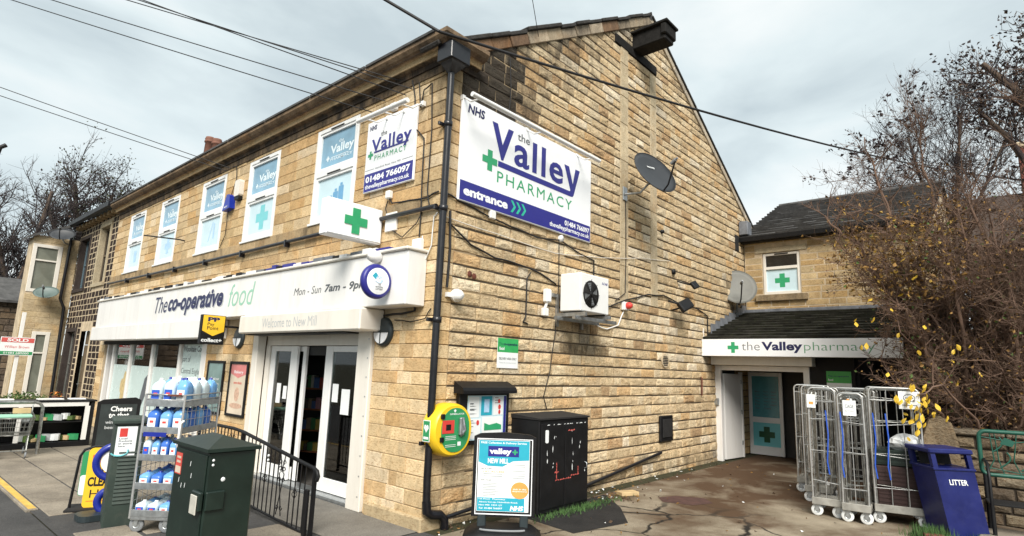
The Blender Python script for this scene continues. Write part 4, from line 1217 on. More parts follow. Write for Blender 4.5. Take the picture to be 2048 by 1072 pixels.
# notice board
t = thing('notice_board', 'black hooded notice board with leaflets behind glass on the gable', 'notice board', (.07, .96, 1.0))
b = MB(); b.box(GABLE, .47, 1.47, .98, 1.70, .03, .10, bev=.008); b.build('case', MT['black'], t)
b = MB(); b.prism(Fr((0, .42, 0), (1, 0, 0), (0, 0, 1), (0, 1, 0)), [(.03, 1.66), (.22, 1.66), (.22, 1.70), (.20, 1.74), (.03, 1.82)], 0, 1.08); b.build('hood', MT['black'], t)
b = MB(); b.box(GABLE, .62, 1.40, 1.04, 1.63, .10, .106); b.build('backing', MT['vinyl'], t)
for (u0, u1, v0, v1, m_) in ((.64, .84, 1.34, 1.61, 'paper'), (.88, 1.10, 1.36, 1.62, 'teal'), (1.13, 1.33, 1.36, 1.61, 'paper'), (.64, .88, 1.06, 1.32, 'paper'), (.91, 1.32, 1.06, 1.34, 'paper'), (.94, 1.04, 1.40, 1.58, 'skyblue'), (1.345, 1.395, 1.05, 1.62, 'navy')):
    b = MB(); nn = .112 if m_ == 'skyblue' else .108; b.box(GABLE, u0, u1, v0, v1, .1065, nn); b.build('leaflet', MT[m_], t)
b = MB()
for (u, v, r_) in ((1.24, 1.55, .03), (1.25, 1.47, .035), (1.25, 1.40, .03), (.82, 1.27, .035)): b.face(GABLE, ellipse(u, v, r_*.8, r_, 10), .1135)
b.build('printed_red', MT['red'], t)
b = MB(); b.face(GABLE, [(.95, 1.16), (1.30, 1.16), (1.30, 1.22), (1.2, 1.25), (1.05, 1.23), (.95, 1.26)], .1125); b.build('printed_green', MT['green'], t)
b = MB()
for i in range(14):
    u, v = random.choice(((.66, 1.38), (.66, 1.12), (1.15, 1.42))); v += random.random()*.18; b.face(GABLE, [(u, v), (u+random.uniform(.06, .15), v), (u+.06, v+.007), (u, v+.007)], .1128)
b.build('printed_text', MT['greytext'], t)

# defibrillator cabinet
t = thing('defibrillator_cabinet', 'rounded yellow defibrillator cabinet with green front beside the downpipe', 'defibrillator', (.16, .25, .88))
b = MB()
pl = rrect(-.09, .57, .89, 1.54, .31, 8)
cu, cv = .24, 1.215
rings = [(1.0, .03), (1.02, .06), (1.02, .20), (.99, .245), (.93, .265)]
K = len(pl); vs2 = []
for s_, nn in rings: vs2 += [GABLE.p(cu+(u-cu)*s_, cv+(v-cv)*s_, nn) for u, v in pl]
b.add(vs2, [(i*K+j, i*K+(j+1) % K, (i+1)*K+(j+1) % K, (i+1)*K+j) for i in range(len(rings)-1) for j in range(K)], 0, True); b.add(vs2[-K:], [list(range(K))]); b.build('case', MT['yellow'], t)
b = MB(); b.prism(GABLE, rrect(.02, .50, .945, 1.49, .23, 8), .266, .272); b.build('front_panel', MT['aedgreen'], t)
b = MB(); b.box(GABLE, .03, .23, 1.18, 1.34, .272, .277); b.build('label_red', MT['red'], t)
b = MB(); b.box(GABLE, .09, .17, 1.22, 1.29, .277, .281); b.build('window', MT['black'], t)
b = MB(); b.box(GABLE, .30, .38, 1.15, 1.37, .272, .32, bev=.012); b.tube([GABLE.p(.34, 1.14, .29), GABLE.p(.37, 1.22, .34), GABLE.p(.35, 1.36, .31)], .014, 6); b.build('lock', MT['steel'], t)
for v in (1.36, 1.08):
    b = MB(); b.box(GABLE, .0, .06, v, v+.06, .262, .29, bev=.006); b.build('hinge', MT['black'], t)
letters(t, 'DEFIBRILLATOR', G, .15, .40, 1.405, 1.425, .2735, MT['paper'], .02)
b = MB()
for v in (1.14, 1.12, 1.10, 1.035, 1.015): b.face(G, [(.09, v), (.27, v), (.27, v+.006), (.09, v+.006)], .2735)
b.face(G, rrect(.30, .36, 1.02, 1.07, .006, 2), .2735); b.face(G, [(.21, 1.46), (.235, 1.475), (.26, 1.46), (.235, 1.43)], .2735); b.build('printed_text', MT['paper'], t)
fs_ = Fr((.06, -.096, 1.21), (1, 0, 0), (0, 0, 1), (0, -1, 0))
b = MB(); b.box(fs_, .0, .13, -.13, .13, .0, .004); b.build('side_label', MT['paper'], t)
b = MB(); b.box(fs_, .008, .122, -.12, .12, .0042, .006); b.build('side_label_green', MT['aedgreen'], t)
b = MB(); b.face(fs_, [(.065, -.02), (.02, .035), (.03, .07), (.055, .075), (.065, .055), (.075, .075), (.10, .07), (.11, .035)], .0068); b.box(fs_, .02, .11, -.10, -.07, .006, .0066); b.build('heart_symbol', MT['paper'], t)

# black timber cupboard with flaking paint
t = thing('black_cupboard', 'black timber store cupboard with flaking red and white paint beside the gable', 'cupboard', (.3, 2.2, 0))
b = MB(); b.box(W, .02, .55, 1.62, 2.86, .02, 1.30, bev=.01); b.build('cabinet', MT['black'], t)
b = MB(); b.prism(Fr((0, 1.56, 0), (1, 0, 0), (0, 0, 1), (0, 1, 0)), [(.02, 1.302), (.57, 1.302), (.57, 1.325), (.02, 1.36)], .05, 1.31); b.build('lid', MT['blackmatt'], t)
fx = Fr((.552, 0, 0), (0, 1, 0), (0, 0, 1), (1, 0, 0))
b = MB(); b.box(fx, 1.66, 2.22, .08, 1.25, 0, .012, bev=.004); b.box(fx, 2.24, 2.82, .08, 1.25, 0, .012, bev=.004); b.build('door', MT['black'], t)
b = MB()
for (u, v0, v1) in ((1.78, .7, .95), (1.95, .62, 1.05), (2.42, .55, 1.12), (2.6, .85, 1.0), (2.73, .5, .6), (2.02, 1.05, 1.15)):
    z = v0
    while z < v1:
        h = random.uniform(.01, .11); us = u+random.uniform(-.03, .03); b.face(fx, [(us, z), (us+random.uniform(.003, .014), z+.004), (us+random.uniform(.002, .02), z+h*.6), (us+.004, z+h), (us-.006, z+h*.5)], .0135); z += h+random.uniform(.01, .16)
for i in range(16):
    u = random.uniform(1.7, 2.75); b.face(fx, [(u, 1.222), (u+random.uniform(.02, .07), 1.225), (u+.03, 1.238)], .0135)
b.build('flaked_white', MT['paper'], t, kind='stuff')
b = MB()
for (u0, u1, v) in ((2.0, 2.35, .44), (2.38, 2.6, .47), (2.3, 2.45, 1.12), (1.98, 2.05, .55)):
    u = u0
    while u < u1: w = random.uniform(.02, .06); b.face(fx, [(u, v), (u+w, v+random.uniform(0, .01)), (u+w*.8, v+random.uniform(.012, .03)), (u+.004, v+.014)], .0137); u += w+.01
for (u, v0, v1) in ((2.02, .45, .68), (2.56, .48, .58)):
    z = v0
    while z < v1: h = random.uniform(.02, .05); b.face(fx, [(u, z), (u+.02, z), (u+.014, z+h), (u+.002, z+h)], .0137); z += h+.006
b.build('flaked_red', mat('flaked_red', (.55, .10, .08), .8), t)
b = MB(); b.prism(fx, rrect(1.75, 1.82, .98, 1.16, .02, 3), .012, .018); b.build('sticker', MT['paper'], t)
b = MB(); b.tube([fx.p(2.75, .55, .012), fx.p(2.75, .56, .05), fx.p(2.75, .63, .05), fx.p(2.75, .64, .012)], .009, 6); b.build('handle', MT['steel'], t)

b = MB(); b.prism(GABLE, ellipse(6.55, 2.29, .16, .14, 20), .02, .034)
t = thing('oval_vent', 'small oval louvred vent high on the lower gable wall', 'vent', (.03, 6.55, 2.15)); b.build('rim', MT['mortar_pale'], t)
b = MB()
for i in range(6):
    v = 2.20+i*.035; hw = .12*math.sqrt(max(0, 1-((v-2.29)/.13)**2)); b.box(GABLE, 6.55-hw, 6.55+hw, v-.010, v+.010, .034, .040)
b.build('louvre', MT['blackmatt'], t)
t = thing('meter_box', 'black meter box set low on the gable wall', 'meter box', (.03, 6.52, .64))
b = MB(); b.box(GABLE, 6.24, 6.80, .64, 1.16, .02, .07, bev=.015); b.build('case', MT['black'], t)
b = MB(); b.box(GABLE, 6.32, 6.72, .72, 1.09, .068, .085, bev=.008); b.build('door', MT['blackmatt'], t)
b = MB(); b.tube([(.07, 3.35, .10), (.07, 6.20, .43), (.07, 6.24, .44)], .03, 8); b.tube([(.03, 6.15, .42), (.07, 6.15, .42)], .02, 6)
b.build('sloping_pipe', MT['pipe'], None, 'black pipe rising at a slant along the foot of the gable', 'pipe')
b = MB(); b.tube([(.14, .3, .14), (.14, 1.0, .20), (.12, 1.6, .26)], .026, 8); b.build('sloping_pipe', MT['pipe'], None, 'black pipe low on the wall behind the pharmacy board', 'pipe')
# floodlights, siren
t = thing('floodlight', 'larger black floodlight tilted down on the gable wall', 'floodlight', (.2, 7.0, 3.4))
f1 = Fr((.30, 7.0, 3.52), (0, 1, .35), (-.5, -.3, .8), (.8, -.3, .5))
b = MB(); b.box(f1, -.26, .26, -.12, .12, -.05, .05, bev=.02); b.build('head', MT['black'], t)
b = MB(); b.box(f1, -.23, .23, -.09, .09, -.056, -.051); b.build('lens', MT['grey'], t)
b = MB(); b.tube([(.02, 6.75, 3.60), (.15, 6.75, 3.56), (.28, 6.9, 3.50)], .02, 6); b.tube([(.02, 6.95, 3.42), (.28, 6.98, 3.48)], .02, 6); b.build('bracket', MT['black'], t)
t = thing('floodlight', 'smaller black floodlight on the upper gable wall', 'floodlight', (.2, 7.55, 4.0))
f1 = Fr((.28, 7.55, 4.04), (0, 1, .3), (-.5, -.3, .8), (.8, -.3, .5))
b = MB(); b.box(f1, -.13, .13, -.09, .09, -.035, .035, bev=.015); b.build('head', MT['black'], t)
b = MB(); b.tube([(.02, 7.2, 4.10), (.16, 7.35, 4.05), (.25, 7.5, 4.03)], .018, 6); b.build('bracket', MT['black'], t)
b = MB(); b.lathe(GABLE.at(6.98, 4.28, .02), [(.06, 0), (.065, .05), (0, .06)], 14); b.build('junction_box', MT['black'], None, 'small round black junction box above the floodlights', 'box')
t = thing('siren', 'small red and white siren right of the air conditioning unit', 'siren', (.08, 4.83, 3.2))
b = MB(); b.box(GABLE, 4.74, 4.92, 3.20, 3.36, .022, .10, bev=.012); b.build('base', MT['white'], t)
b = MB(); b.lathe(GABLE.at(4.84, 3.29, .10), [(.065, 0), (.065, .06), (.04, .10), (0, .11)], 16); b.build('lens', MT['red'], t)
b = MB(); b.box(GABLE, 10.86, 11.12, 5.48, 5.92, .02, .034); b.build('wall_vent', MT['blackmatt'], None, 'black slot in the gable wall near the rear wing', 'vent')
b = MB(); b.tube([(.05, 8.35, 1.55), (.06, 8.35, 1.95), (.03, 8.35, 1.97)], .018, 6); b.build('iron_tie', MT['rust'], None, 'short rusty iron bar standing on the lower gable wall', 'bar')
for (y, z, r_, lab) in ((.62, 3.30, .05, 'rusty iron mark in the gable stones right of the dome camera'), (1.0, 4.24, .05, 'small white cable box under the left end of the gable sign'), (2.72, 4.22, .055, 'round white cable box under the right end of the gable sign'), (6.45, 5.10, .05, 'small black bolt on the gable below the dish')):
    b = MB()
    if 'rusty' in lab: b.lathe(GABLE.at(y, z, .024), [(.05, 0), (.04, .01), (0, .012)], 7); b.lathe(GABLE.at(y+.09, z-.02, .024), [(.05, 0), (.03, .01), (0, .012)], 6); b.build('iron_mark', MT['rust'], None, lab, 'fitting')
    elif 'round' in lab: b.lathe(GABLE.at(y, z, .02), [(r_, 0), (r_, .05), (0, .055)], 14); b.build('cable_box', MT['white_old'], None, lab, 'box')
    elif 'white' in lab: b.box(GABLE, y-.06, y+.06, z-.06, z+.06, .02, .08, bev=.01); b.build('cable_box', MT['white_old'], None, lab, 'box')
    else: b.lathe(GABLE.at(y, z, .02), [(r_, 0), (r_*.7, .06), (0, .065)], 10); b.build('bolt', MT['black'], None, lab, 'fitting')

# surface cables on the two walls
def wall_cable(fr, pts, r_, label, m_='cable', n=.035, wob=.012):
    P = []
    for i in range(len(pts)-1):
        a, c = pts[i], pts[i+1]
        k_ = max(2, int(math.hypot(c[0]-a[0], c[1]-a[1])/.35))
        for j in range(k_):
            f = j/k_; P.append(fr.p(a[0]+(c[0]-a[0])*f, a[1]+(c[1]-a[1])*f+random.uniform(-wob, wob), n+random.uniform(0, .01)))
    P.append(fr.p(*pts[-1], n))
    b = MB(); b.tube(P, r_, 5); return b.build('wall_cable', MT[m_], None, label, 'cable')
wall_cable(GABLE, [(-.0, 4.36), (.35, 4.30), (.9, 4.22), (1.4, 4.16), (2.1, 4.12), (2.72, 4.18), (3.3, 4.06), (3.75, 4.0), (3.75, 3.62)], .013, 'black cable bundle sagging below the gable sign to the air conditioner')
wall_cable(GABLE, [(.15, 3.95), (.6, 3.72), (1.1, 3.62), (1.6, 3.60), (2.2, 3.55), (2.62, 3.42)], .014, 'black cable from the downpipe to the air conditioner')
wall_cable(GABLE, [(1.95, 3.52), (1.86, 3.40), (1.86, 2.80), (1.80, 2.72), (1.92, 2.70)], .012, 'black cable end hooked on the wall left of the sensor')
wall_cable(GABLE, [(2.68, 4.15), (2.70, 3.5), (2.62, 2.6), (2.5, 2.0), (2.35, 1.6), (2.45, 1.40)], .008, 'thin black cable dropping to the black cupboard')
wall_cable(GABLE, [(3.6, 3.22), (4.2, 3.20), (4.9, 3.42), (5.8, 3.62), (6.5, 3.70), (7.2, 3.60), (8.2, 3.58), (8.8, 3.45), (8.8, 2.8)], .014, 'black cable running from the air conditioner past the floodlights')
wall_cable(GABLE, [(4.88, 5.45), (4.9, 4.2), (4.86, 3.55), (4.5, 3.35)], .009, 'thin black cable hanging below the dark dish')
wall_cable(GABLE, [(.12, 4.02), (.7, 3.98), (1.6, 3.96), (2.6, 3.94), (4.0, 4.1), (5.5, 4.35), (6.8, 4.5)], .007, 'pale thin cable along the gable joints', 'cream')
wall_cable(GABLE, [(4.82, 3.2), (4.6, 2.9), (4.2, 2.78), (3.8, 2.85)], .012, 'white cable looping from the siren under the air conditioner', 'white')
wall_cable(GABLE, [(.16, 4.1), (.19, 3.6), (.18, 3.05)], .02, 'black conduit dropping to the dome camera beside the downpipe', n=.05)
wall_cable(GABLE, [(1.3, 6.0), (1.32, 6.35), (1.28, 6.9)], .008, 'thin black cable above the gable sign')
wall_cable(FRONT, [(-6.8, 6.15), (-6.6, 6.1), (-6.55, 5.8), (-6.75, 5.4), (-6.78, 4.6), (-7.0, 4.35)], .008, 'thin black cable looping down between the upper windows')
wall_cable(FRONT, [(-.72, 6.2), (-.62, 5.9), (-.58, 5.4), (-.36, 5.2), (-.34, 4.6), (-.32, 4.15), (-.33, 3.75)], .011, 'black cable hanging down the front near the corner')
wall_cable(FRONT, [(-.55, 6.1), (-.48, 5.7), (-.42, 5.95), (-.25, 6.0), (-.2, 5.3), (-.22, 4.4), (-.15, 4.15)], .010, 'looped black cable under the eaves at the corner')
wall_cable(FRONT, [(-1.1, 4.45), (-1.0, 4.35), (-.6, 4.32), (-.2, 4.30), (.02, 4.34)], .012, 'black cable bundle crossing the front to the corner pipe')
wall_cable(FRONT, [(-1.1, 4.4), (-1.15, 4.28), (-1.0, 3.95), (-.7, 3.8), (-.4, 3.95), (-.3, 4.1)], .008, 'thin black cable looping beside the projecting cross sign')
wall_cable(FRONT, [(-.32, 3.56), (-.32, 3.1), (-.32, 2.74), (-.6, 2.70), (-1.0, 2.69)], .016, 'black conduit dropping from the junction box to the lamp')
wall_cable(FRONT, [(-.25, 3.75), (-.26, 3.5), (-.15, 3.42), (-.06, 3.6), (-.04, 4.0), (.02, 4.05)], .009, 'white cable looping at the corner beside the fascia', 'white')
wall_cable(FRONT, [(-.75, 2.62), (-.4, 2.58), (-.1, 2.62), (.0, 2.75)], .008, 'thin black cable from the right lamp to the corner')

# ------------------------------------------------------------------ rear wing and lean-to
wing = thing('rear_wing', 'lower stone rear wing with slate roof and one white window', 'building', (2.2, 13, 0))
WF = Fr((0, 11.5, 0), (1, 0, 0), (0, 0, 1), (0, -1, 0))
wh = [(.53, 1.50, 4.26, 5.43)]
b = MB(); wall_face(b, WF, 0.05, 4.41, 0, 5.95, wh); b.add([(4.41, 11.5, 0), (4.41, 19, 0), (4.41, 19, 5.9), (4.41, 15.25, 7.75), (4.41, 11.5, 5.9)], [(0, 1, 2, 3, 4)])
for (p, q) in (((.53, 4.26), (.53, 5.43)), ((1.5, 5.43), (1.5, 4.26)), ((.53, 5.43), (1.5, 5.43)), ((1.5, 4.26), (.53, 4.26))):
    b.add([WF.p(*p), WF.p(*q), WF.p(*q, -.2), WF.p(*p, -.2)], [(0, 1, 2, 3)])
b.build('wall', MT['mortar_pale'], wing)
P_W = [((.46, .33, .17), 5), ((.42, .29, .14), 3), ((.52, .40, .23), 2), ((.33, .22, .11), 1)]
masonry(wing, WF, .05, 4.41, levels([(3.74, 5.86, 12)]), (.3, .62), wh+[(.34, 1.68, 5.43, 5.58), (.34, 1.66, 4.08, 4.26)], lambda x, z: (jit(wchoice(P_W), .16), random.uniform(0, .16)), MT['ashlar'], .006, .002, .016, .022)
q = MB(); q.col = (.50, .43, .30, .05); q.box(WF, .34, 1.68, 5.437, 5.577, -.02, .03, bev=.008); q.build('lintel', MT['ashlar'], wing)
q = MB(); q.col = (.33, .25, .15, .25); q.box(WF, .34, 1.66, 4.085, 4.255, -.02, .09, bev=.008); q.build('sill', MT['ashlar'], wing)
f = MB()
for (a, c, d, e_) in ((.54, .61, 4.27, 5.42), (1.42, 1.49, 4.27, 5.42), (.61, 1.42, 4.27, 4.35), (.61, 1.42, 5.35, 5.42), (.61, 1.42, 4.96, 5.04)): f.box(WF, a, c, d, e_, -.10, -.02, bev=.006)
wv = f.build('window', MT['cream'], wing)
g = MB(); g.box(WF, .61, 1.42, 4.35, 4.96, -.075, -.065); g.build('pane', MT['vinyl'], wv)
g = MB(); g.box(WF, .61, 1.42, 5.04, 5.35, -.075, -.065); g.build('pane', MT['screen'], wv)
g = MB(); g.face(WF, cross_poly(1.015, 4.65, .19, .068), -.063); g.build('green_cross', MT['green'], wv)
g = MB(); g.box(WF, .85, 1.2, 5.37, 5.40, -.02, -.005); g.build('trickle_vent', MT['blackmatt'], wv)
def slate_roof(mb, x0, x1, ya, za, yb, zb, rows, w, thick=.018):
    dy, dz = (yb-ya)/rows, (zb-za)/rows
    L_ = math.hypot(dy, dz); nx, nz = -dz/L_, dy/L_
    for i in range(rows):
        x = x0-(w/2 if i % 2 else 0)
        while x < x1:
            a, c = max(x, x0), min(x+w-.006, x1)
            x += w
            if c-a < .03: continue
            t0 = random.uniform(.8, 1.4)*thick; o_ = random.uniform(-.012, .012)
            y0, z0 = ya+dy*i-dy*.06+o_*.5, za+dz*i-dz*.06
            y1, z1 = ya+dy*(i+1.1), za+dz*(i+1.1)
            mb.add([(a, y0+nx*t0, z0+nz*t0), (c, y0+nx*t0, z0+nz*t0), (c, y1, z1), (a, y1, z1), (a, y0, z0), (c, y0, z0), (a, y0+.02, z0-.02), (c, y0+.02, z0-.02)], [(0, 1, 2, 3), (4, 5, 1, 0), (6, 7, 5, 4), (4, 0, 3), (5, 2, 1)])
b = MB(); b.add([(-.02, 11.26, 5.86), (4.5, 11.26, 5.86), (4.5, 15.22, 7.74), (-.02, 15.22, 7.74)], [(0, 1, 2, 3)]); b.add([(-.02, 15.22, 7.74), (4.5, 15.22, 7.74), (4.5, 19.2, 5.86), (-.02, 19.2, 5.86)], [(0, 1, 2, 3)])
wr = b.build('roof', MT['slate'], wing)
b = MB(); slate_roof(b, -.02, 4.5, 11.22, 5.875, 15.22, 7.78, 15, .34, .06); o = b.build('slates', MT['slate'], wr); o['kind'] = 'stuff'
b = MB(); b.tube([(-.02, 15.22, 7.77), (4.5, 15.22, 7.77)], .09, 8); b.build('ridge_tiles', MT['slate'], wr)
b = MB(); b.prism(Fr((-.02, 0, 0), (0, 1, 0), (0, 0, 1), (1, 0, 0)), [(11.16, 5.76), (11.30, 5.76), (11.30, 5.87), (11.14, 5.87)], 0, 4.5); b.box(W, -.02, 4.5, 11.301, 11.5, 5.74, 5.78); b.build('gutter', MT['black'], wr)
b = MB(); b.box(W, .03, .28, 11.15, 11.48, 5.95, 6.35, bev=.02); b.build('lead_flashing', MT['lead'], wr)

lt = thing('lean_to_porch', 'mossy roofed lean to porch over the pharmacy door', 'porch', (2.2, 10, 0))
b = MB(); b.add([(.03, 8.60, 2.87), (5.0, 8.60, 2.87), (5.0, 11.5, 3.78), (.03, 11.5, 3.78)], [(0, 1, 2, 3), (3, 2, 1, 0)])
lr = b.build('roof', MT['slate_moss'], lt)
b = MB(); slate_roof(b, .03, 5.0, 8.55, 2.885, 11.44, 3.78, 11, .38, .05); o = b.build('stone_slates', MT['slate_moss'], lr); o['kind'] = 'stuff'
b = MB(); b.box(W, .03, 5.0, 11.36, 11.488, 3.77, 3.86, bev=.01); b.build('lead_flashing', MT['lead'], lr)
for i in range(8):
    y = 9.0+i*.31; z = 2.99+i*.098
    b = MB(); b.prism(GABLE, [(y, z), (y+.30, z+.095), (y+.30, z+.30), (y, z+.30)], .03, .045); b.build('stepped_flashing', MT['lead'], lr)
b = MB()
b.box(W, -.0, .15, 9.25, 9.36, 0, 2.28, bev=.008); b.box(W, 2.03, 2.16, 9.25, 9.36, 0, 2.28, bev=.008); b.box(W, .15, 2.03, 9.26, 9.35, 2.16, 2.28, bev=.008)
b.build('door_frame', MT['white_old'], lt)
b = MB(); b.box(W, .03, 2.3, 8.95, 9.24, 2.285, 2.56, bev=.01); b.build('roller_shutter_casing', MT['cream'], lt)
b = MB(); b.box(W, 2.17, 3.05, 9.26, 9.36, 0, 2.8); b.box(W, 3.05, 4.9, 11.2, 11.3, 0, 3.4); b.box(W, 4.9, 5.0, 8.75, 11.3, 0, 2.9); b.box(W, 3.051, 3.12, 9.36, 11.2, 0, 3.0); b.box(W, .14, 2.17, 9.262, 9.358, 2.56, 2.8); b.build('shade_boards', MT['blackmatt'], lt)  # black boards paint the unlit depth of the open bay
b = MB(); b.box(W, .03, .1, 9.22, 9.24, 1.30, 1.48, bev=.01); b.box(W, .0, .09, 9.17, 9.245, 1.32, 1.46, bev=.006); b.build('door_entry_box', MT['steel'], lt)
# passage behind
b = MB(); b.add([(.06, 9.36, 0), (.06, 11.48, 0), (.06, 11.48, 2.7), (.06, 9.36, 2.7)], [(0, 1, 2, 3)]); b.add([(0.05, 11.49, 0), (4.4, 11.49, 0), (4.4, 11.49, 2.7), (.05, 11.49, 2.7)], [(0, 1, 2, 3)]); b.add([(2.3, 9.36, 0), (2.3, 11.48, 0), (2.3, 11.48, 2.7), (2.3, 9.36, 2.7)], [(3, 2, 1, 0)]); b.add([(.05, 9.36, 2.7), (2.3, 9.36, 2.7), (2.3, 11.48, 2.7), (.05, 11.48, 2.7)], [(0, 1, 2, 3)])
b.build('passage_wall', MT['interior'], lt)
PF = Fr((.08, 10.35, 0), (0, 1, 0), (0, 0, 1), (1, 0, 0))
masonry(lt, PF, .05, 1.1, levels([(.02, 2.6, 14)]), (.3, .5), [], lambda x, z: (jit(wchoice(P_W), .1), .05), MT['ashlar'], .012, .004, .010, .010, name='stone')
wd = MB(); fd = Fr((.12, 9.42, .03), (.12, 1, 0), (0, 0, 1), (1, -.12, 0)); wd.box(fd, 0, .85, .0, 2.05, .0, .05, bev=.006); dw = wd.build('side_door', MT['white_old'], lt)
b = MB(); b.box(fd, .86, .93, 0, 2.1, -.02, .06); b.build('jamb', MT['white_old'], dw)
for v in (.3, 1.05, 1.8):
    b = MB(); b.box(fd, .82, .87, v, v+.1, .05, .062); b.build('hinge', MT['steel'], dw)
DF = Fr((.10, 11.32, .0), (1, 0, 0), (0, 0, 1), (0, -1, 0))
b = MB()
for q in ((0, .09, .02, 2.15), (.78, .87, .02, 2.15), (.09, .78, .02, .24), (.09, .78, .84, .98), (.09, .78, 2.05, 2.15)): b.box(DF, *q, 0, .05, bev=.006)
pd = b.build('pharmacy_door', MT['white'], lt)
b = MB(); b.box(DF, .09, .78, .24, .84, .015, .025); b.build('pane', MT['tealpale'], pd)
b = MB(); b.box(DF, .09, .78, .98, 2.05, .015, .025); b.build('pane', mat('opening_hours_vinyl', (.10, .30, .34), .15), pd)
b = MB(); b.face(DF, cross_poly(.435, .54, .2, .075), .0265); b.build('green_cross', mat('door_cross_green', (.012, .085, .035), .4), pd)
for i, (a, c) in enumerate((('Mon', '9am - 6pm'), ('Tue', '9am - 6pm'), ('Wed', '9am - 6pm'), ('Thu', '9am - 6pm'), ('Fri', '9am - 6.00pm'), ('Sun', 'Closed'))):
    v = 1.62-i*.085
    letters(pd, a, DF, .16, .28, v, v+.045, .0265, MT['greytext'], .01); letters(pd, c, DF, .38, .70 if 'am' in c else .56, v, v+.045, .0265, MT['greytext'], .01)
t = thing('pharmacy_fascia', 'white pharmacy fascia board over the porch with green cross', 'sign', (2.0, 8.58, 2.47))
PFR = Fr((0, 8.60, 0), (1, 0, 0), (0, 0, 1), (0, -1, 0))
b = MB(); b.box(PFR, .0, 4.05, 2.475, 2.868, 0, .09, bev=.006); b.build('fascia_board', MT['signwhite'], t)
b = MB(); b.box(PFR, -.0, .03, 2.87, 3.14, .0, .02); b.build('end_strip', MT['white'], t)
b = MB(); b.face(PFR, cross_poly(.75, 2.675, .125, .042), .0915); b.build('green_cross', MT['green'], t)
letters(t, 'the', PFR, .95, 1.35, 2.61, 2.80, .0915, MT['greytext'], -.012)
letters(t, 'Valley', PFR, 1.39, 2.24, 2.555, 2.80, .0915, MT['navydk'], .035)
letters(t, 'pharmacy', PFR, 2.27, 3.58, 2.555, 2.79, .0915, mat('sign_thin_green', (.10, .30, .15), .4), -.012)
sat_dish('grey satellite dish above the porch roof', (.04, 10.7, 3.72), (.16, 10.55, 4.36), 32, 22, .48, MT['dishgrey'], 1.05)
t = thing('delivery_sign', 'green and white sign on the dark boarding behind the roll cages', 'sign', (3.1, 9.2, 1.7))
PB = Fr((0, 9.26, 0), (1, 0, 0), (0, 0, 1), (0, -1, 0))
b = MB(); b.box(PB, 2.50, 2.98, 1.75, 2.20, .003, .012); b.build('sign_panel', MT['paper'], t)
b = MB(); b.box(PB, 2.50, 2.98, 1.95, 2.20, .0122, .014); b.build('green_band', mat('sign_grass_green', (.05, .36, .06), .4), t)
letters(t, 'The co-operative', PB, 2.53, 2.94, 2.07, 2.115, .0155, MT['navydk'], .02); letters(t, 'food', PB, 2.53, 2.63, 1.99, 2.04, .0155, MT['paper'], .02)

# ------------------------------------------------------------------ things in the yard
# pharmacy pavement board on a black water base
A = facing(.98, .42, 0, 41)
t = thing('pavement_board', 'black framed pharmacy pavement board with teal poster in front of the gable', 'sign', (.98, .42, 0))
b = MB()
for k_, (s_, z) in enumerate(((1.0, 0.0), (1.0, .05), (.92, .13), (.6, .17))):
    pass
pl = rrect(-.46, .46, -.30, .30, .18, 6); K = len(pl)
rings = [(1.0, -.0), (1.02, .04), (.98, .10), (.80, .16), (.5, .18)]
vs2 = []
for s_, z in rings: vs2 += [A.p(u*s_, z, v*s_) for u, v in pl]
b.add(vs2, [(i*K+j, (i+1)*K+j, (i+1)*K+(j+1) % K, i*K+(j+1) % K) for i in range(4) for j in range(K)], 0, True); b.add(vs2[-K:], [list(range(K))[::-1]])
b.build('base', MT['black'], t)
b = MB(); b.tube([A.p(.26*math.cos(R(a)), .185, .20+.06*math.sin(R(a))) for a in range(10, 171, 16)], .012, 6); b.build('carry_handle', MT['grey'], t)
for u in (-.25, .25):
    b = MB(); b.box(A, u-.05, u+.05, .14, .33, -.03, .03, bev=.01); b.build('post', MT['grey2'], t)
b = MB()
b.prism(A, [(-.375, .28), (.375, .28), (.375, 1.19), (.30, 1.225), (0, 1.245), (-.30, 1.225), (-.375, 1.19)], -.035, .025); b.build('frame', MT['black'], t)
b = MB()
for q in ((-.335, -.325, .315, 1.165), (.325, .335, .315, 1.165), (-.335, .335, .305, .317), (-.335, .335, 1.163, 1.172)): b.box(A, *q, .025, .034)
b.build('snap_frame', MT['signwhite'], t)
b = MB(); b.box(A, -.315, .30, .34, 1.155, .025, .030); b.build('poster', MT['paper'], t)
n = .0315
b = MB(); b.face(A, [(-.31, .90), (-.2, .855), (-.02, .85), (.10, .915), (.295, .93), (.295, 1.15), (-.31, 1.15)], n); b.face(A, [(-.31, .345), (.25, .345), (.25, .495), (-.31, .495)], n); b.build('printed_teal', MT['teal'], t)
b = MB(); b.box(A, -.20, .17, .965, 1.085, .031, .0335); b.build('printed_blue', MT['navy'], t)
letters(t, 'FREE Collection & Delivery Service', A, -.29, .26, 1.105, 1.135, n+.0012, MT['paper'], .02)
letters(t, 'valley', A, -.185, .08, .975, 1.06, n+.003, MT['paper'], .04); letters(t, '+', A, .09, .155, .99, 1.05, n+.003, MT['green'], .05)
letters(t, 'NEW MILL', A, -.20, .05, .885, .945, n+.0012, MT['paper'], .03)
letters(t, 'LIFT ACCESS', A, -.25, .0, .78, .80, n, MT['orange'], .02); letters(t, 'FACILITIES', A, -.28, -.15, .815, .83, n, MT['greytext'], .02); letters(t, 'SERVICES', A, -.28, -.15, .685, .70, n, MT['greytext'], .02)
b = MB()
for i in range(9):
    v = .655-i*.018; b.face(A, [(-.25, v), (random.uniform(-.12, .02), v), (-.1, v+.006), (-.25, v+.006)], n)
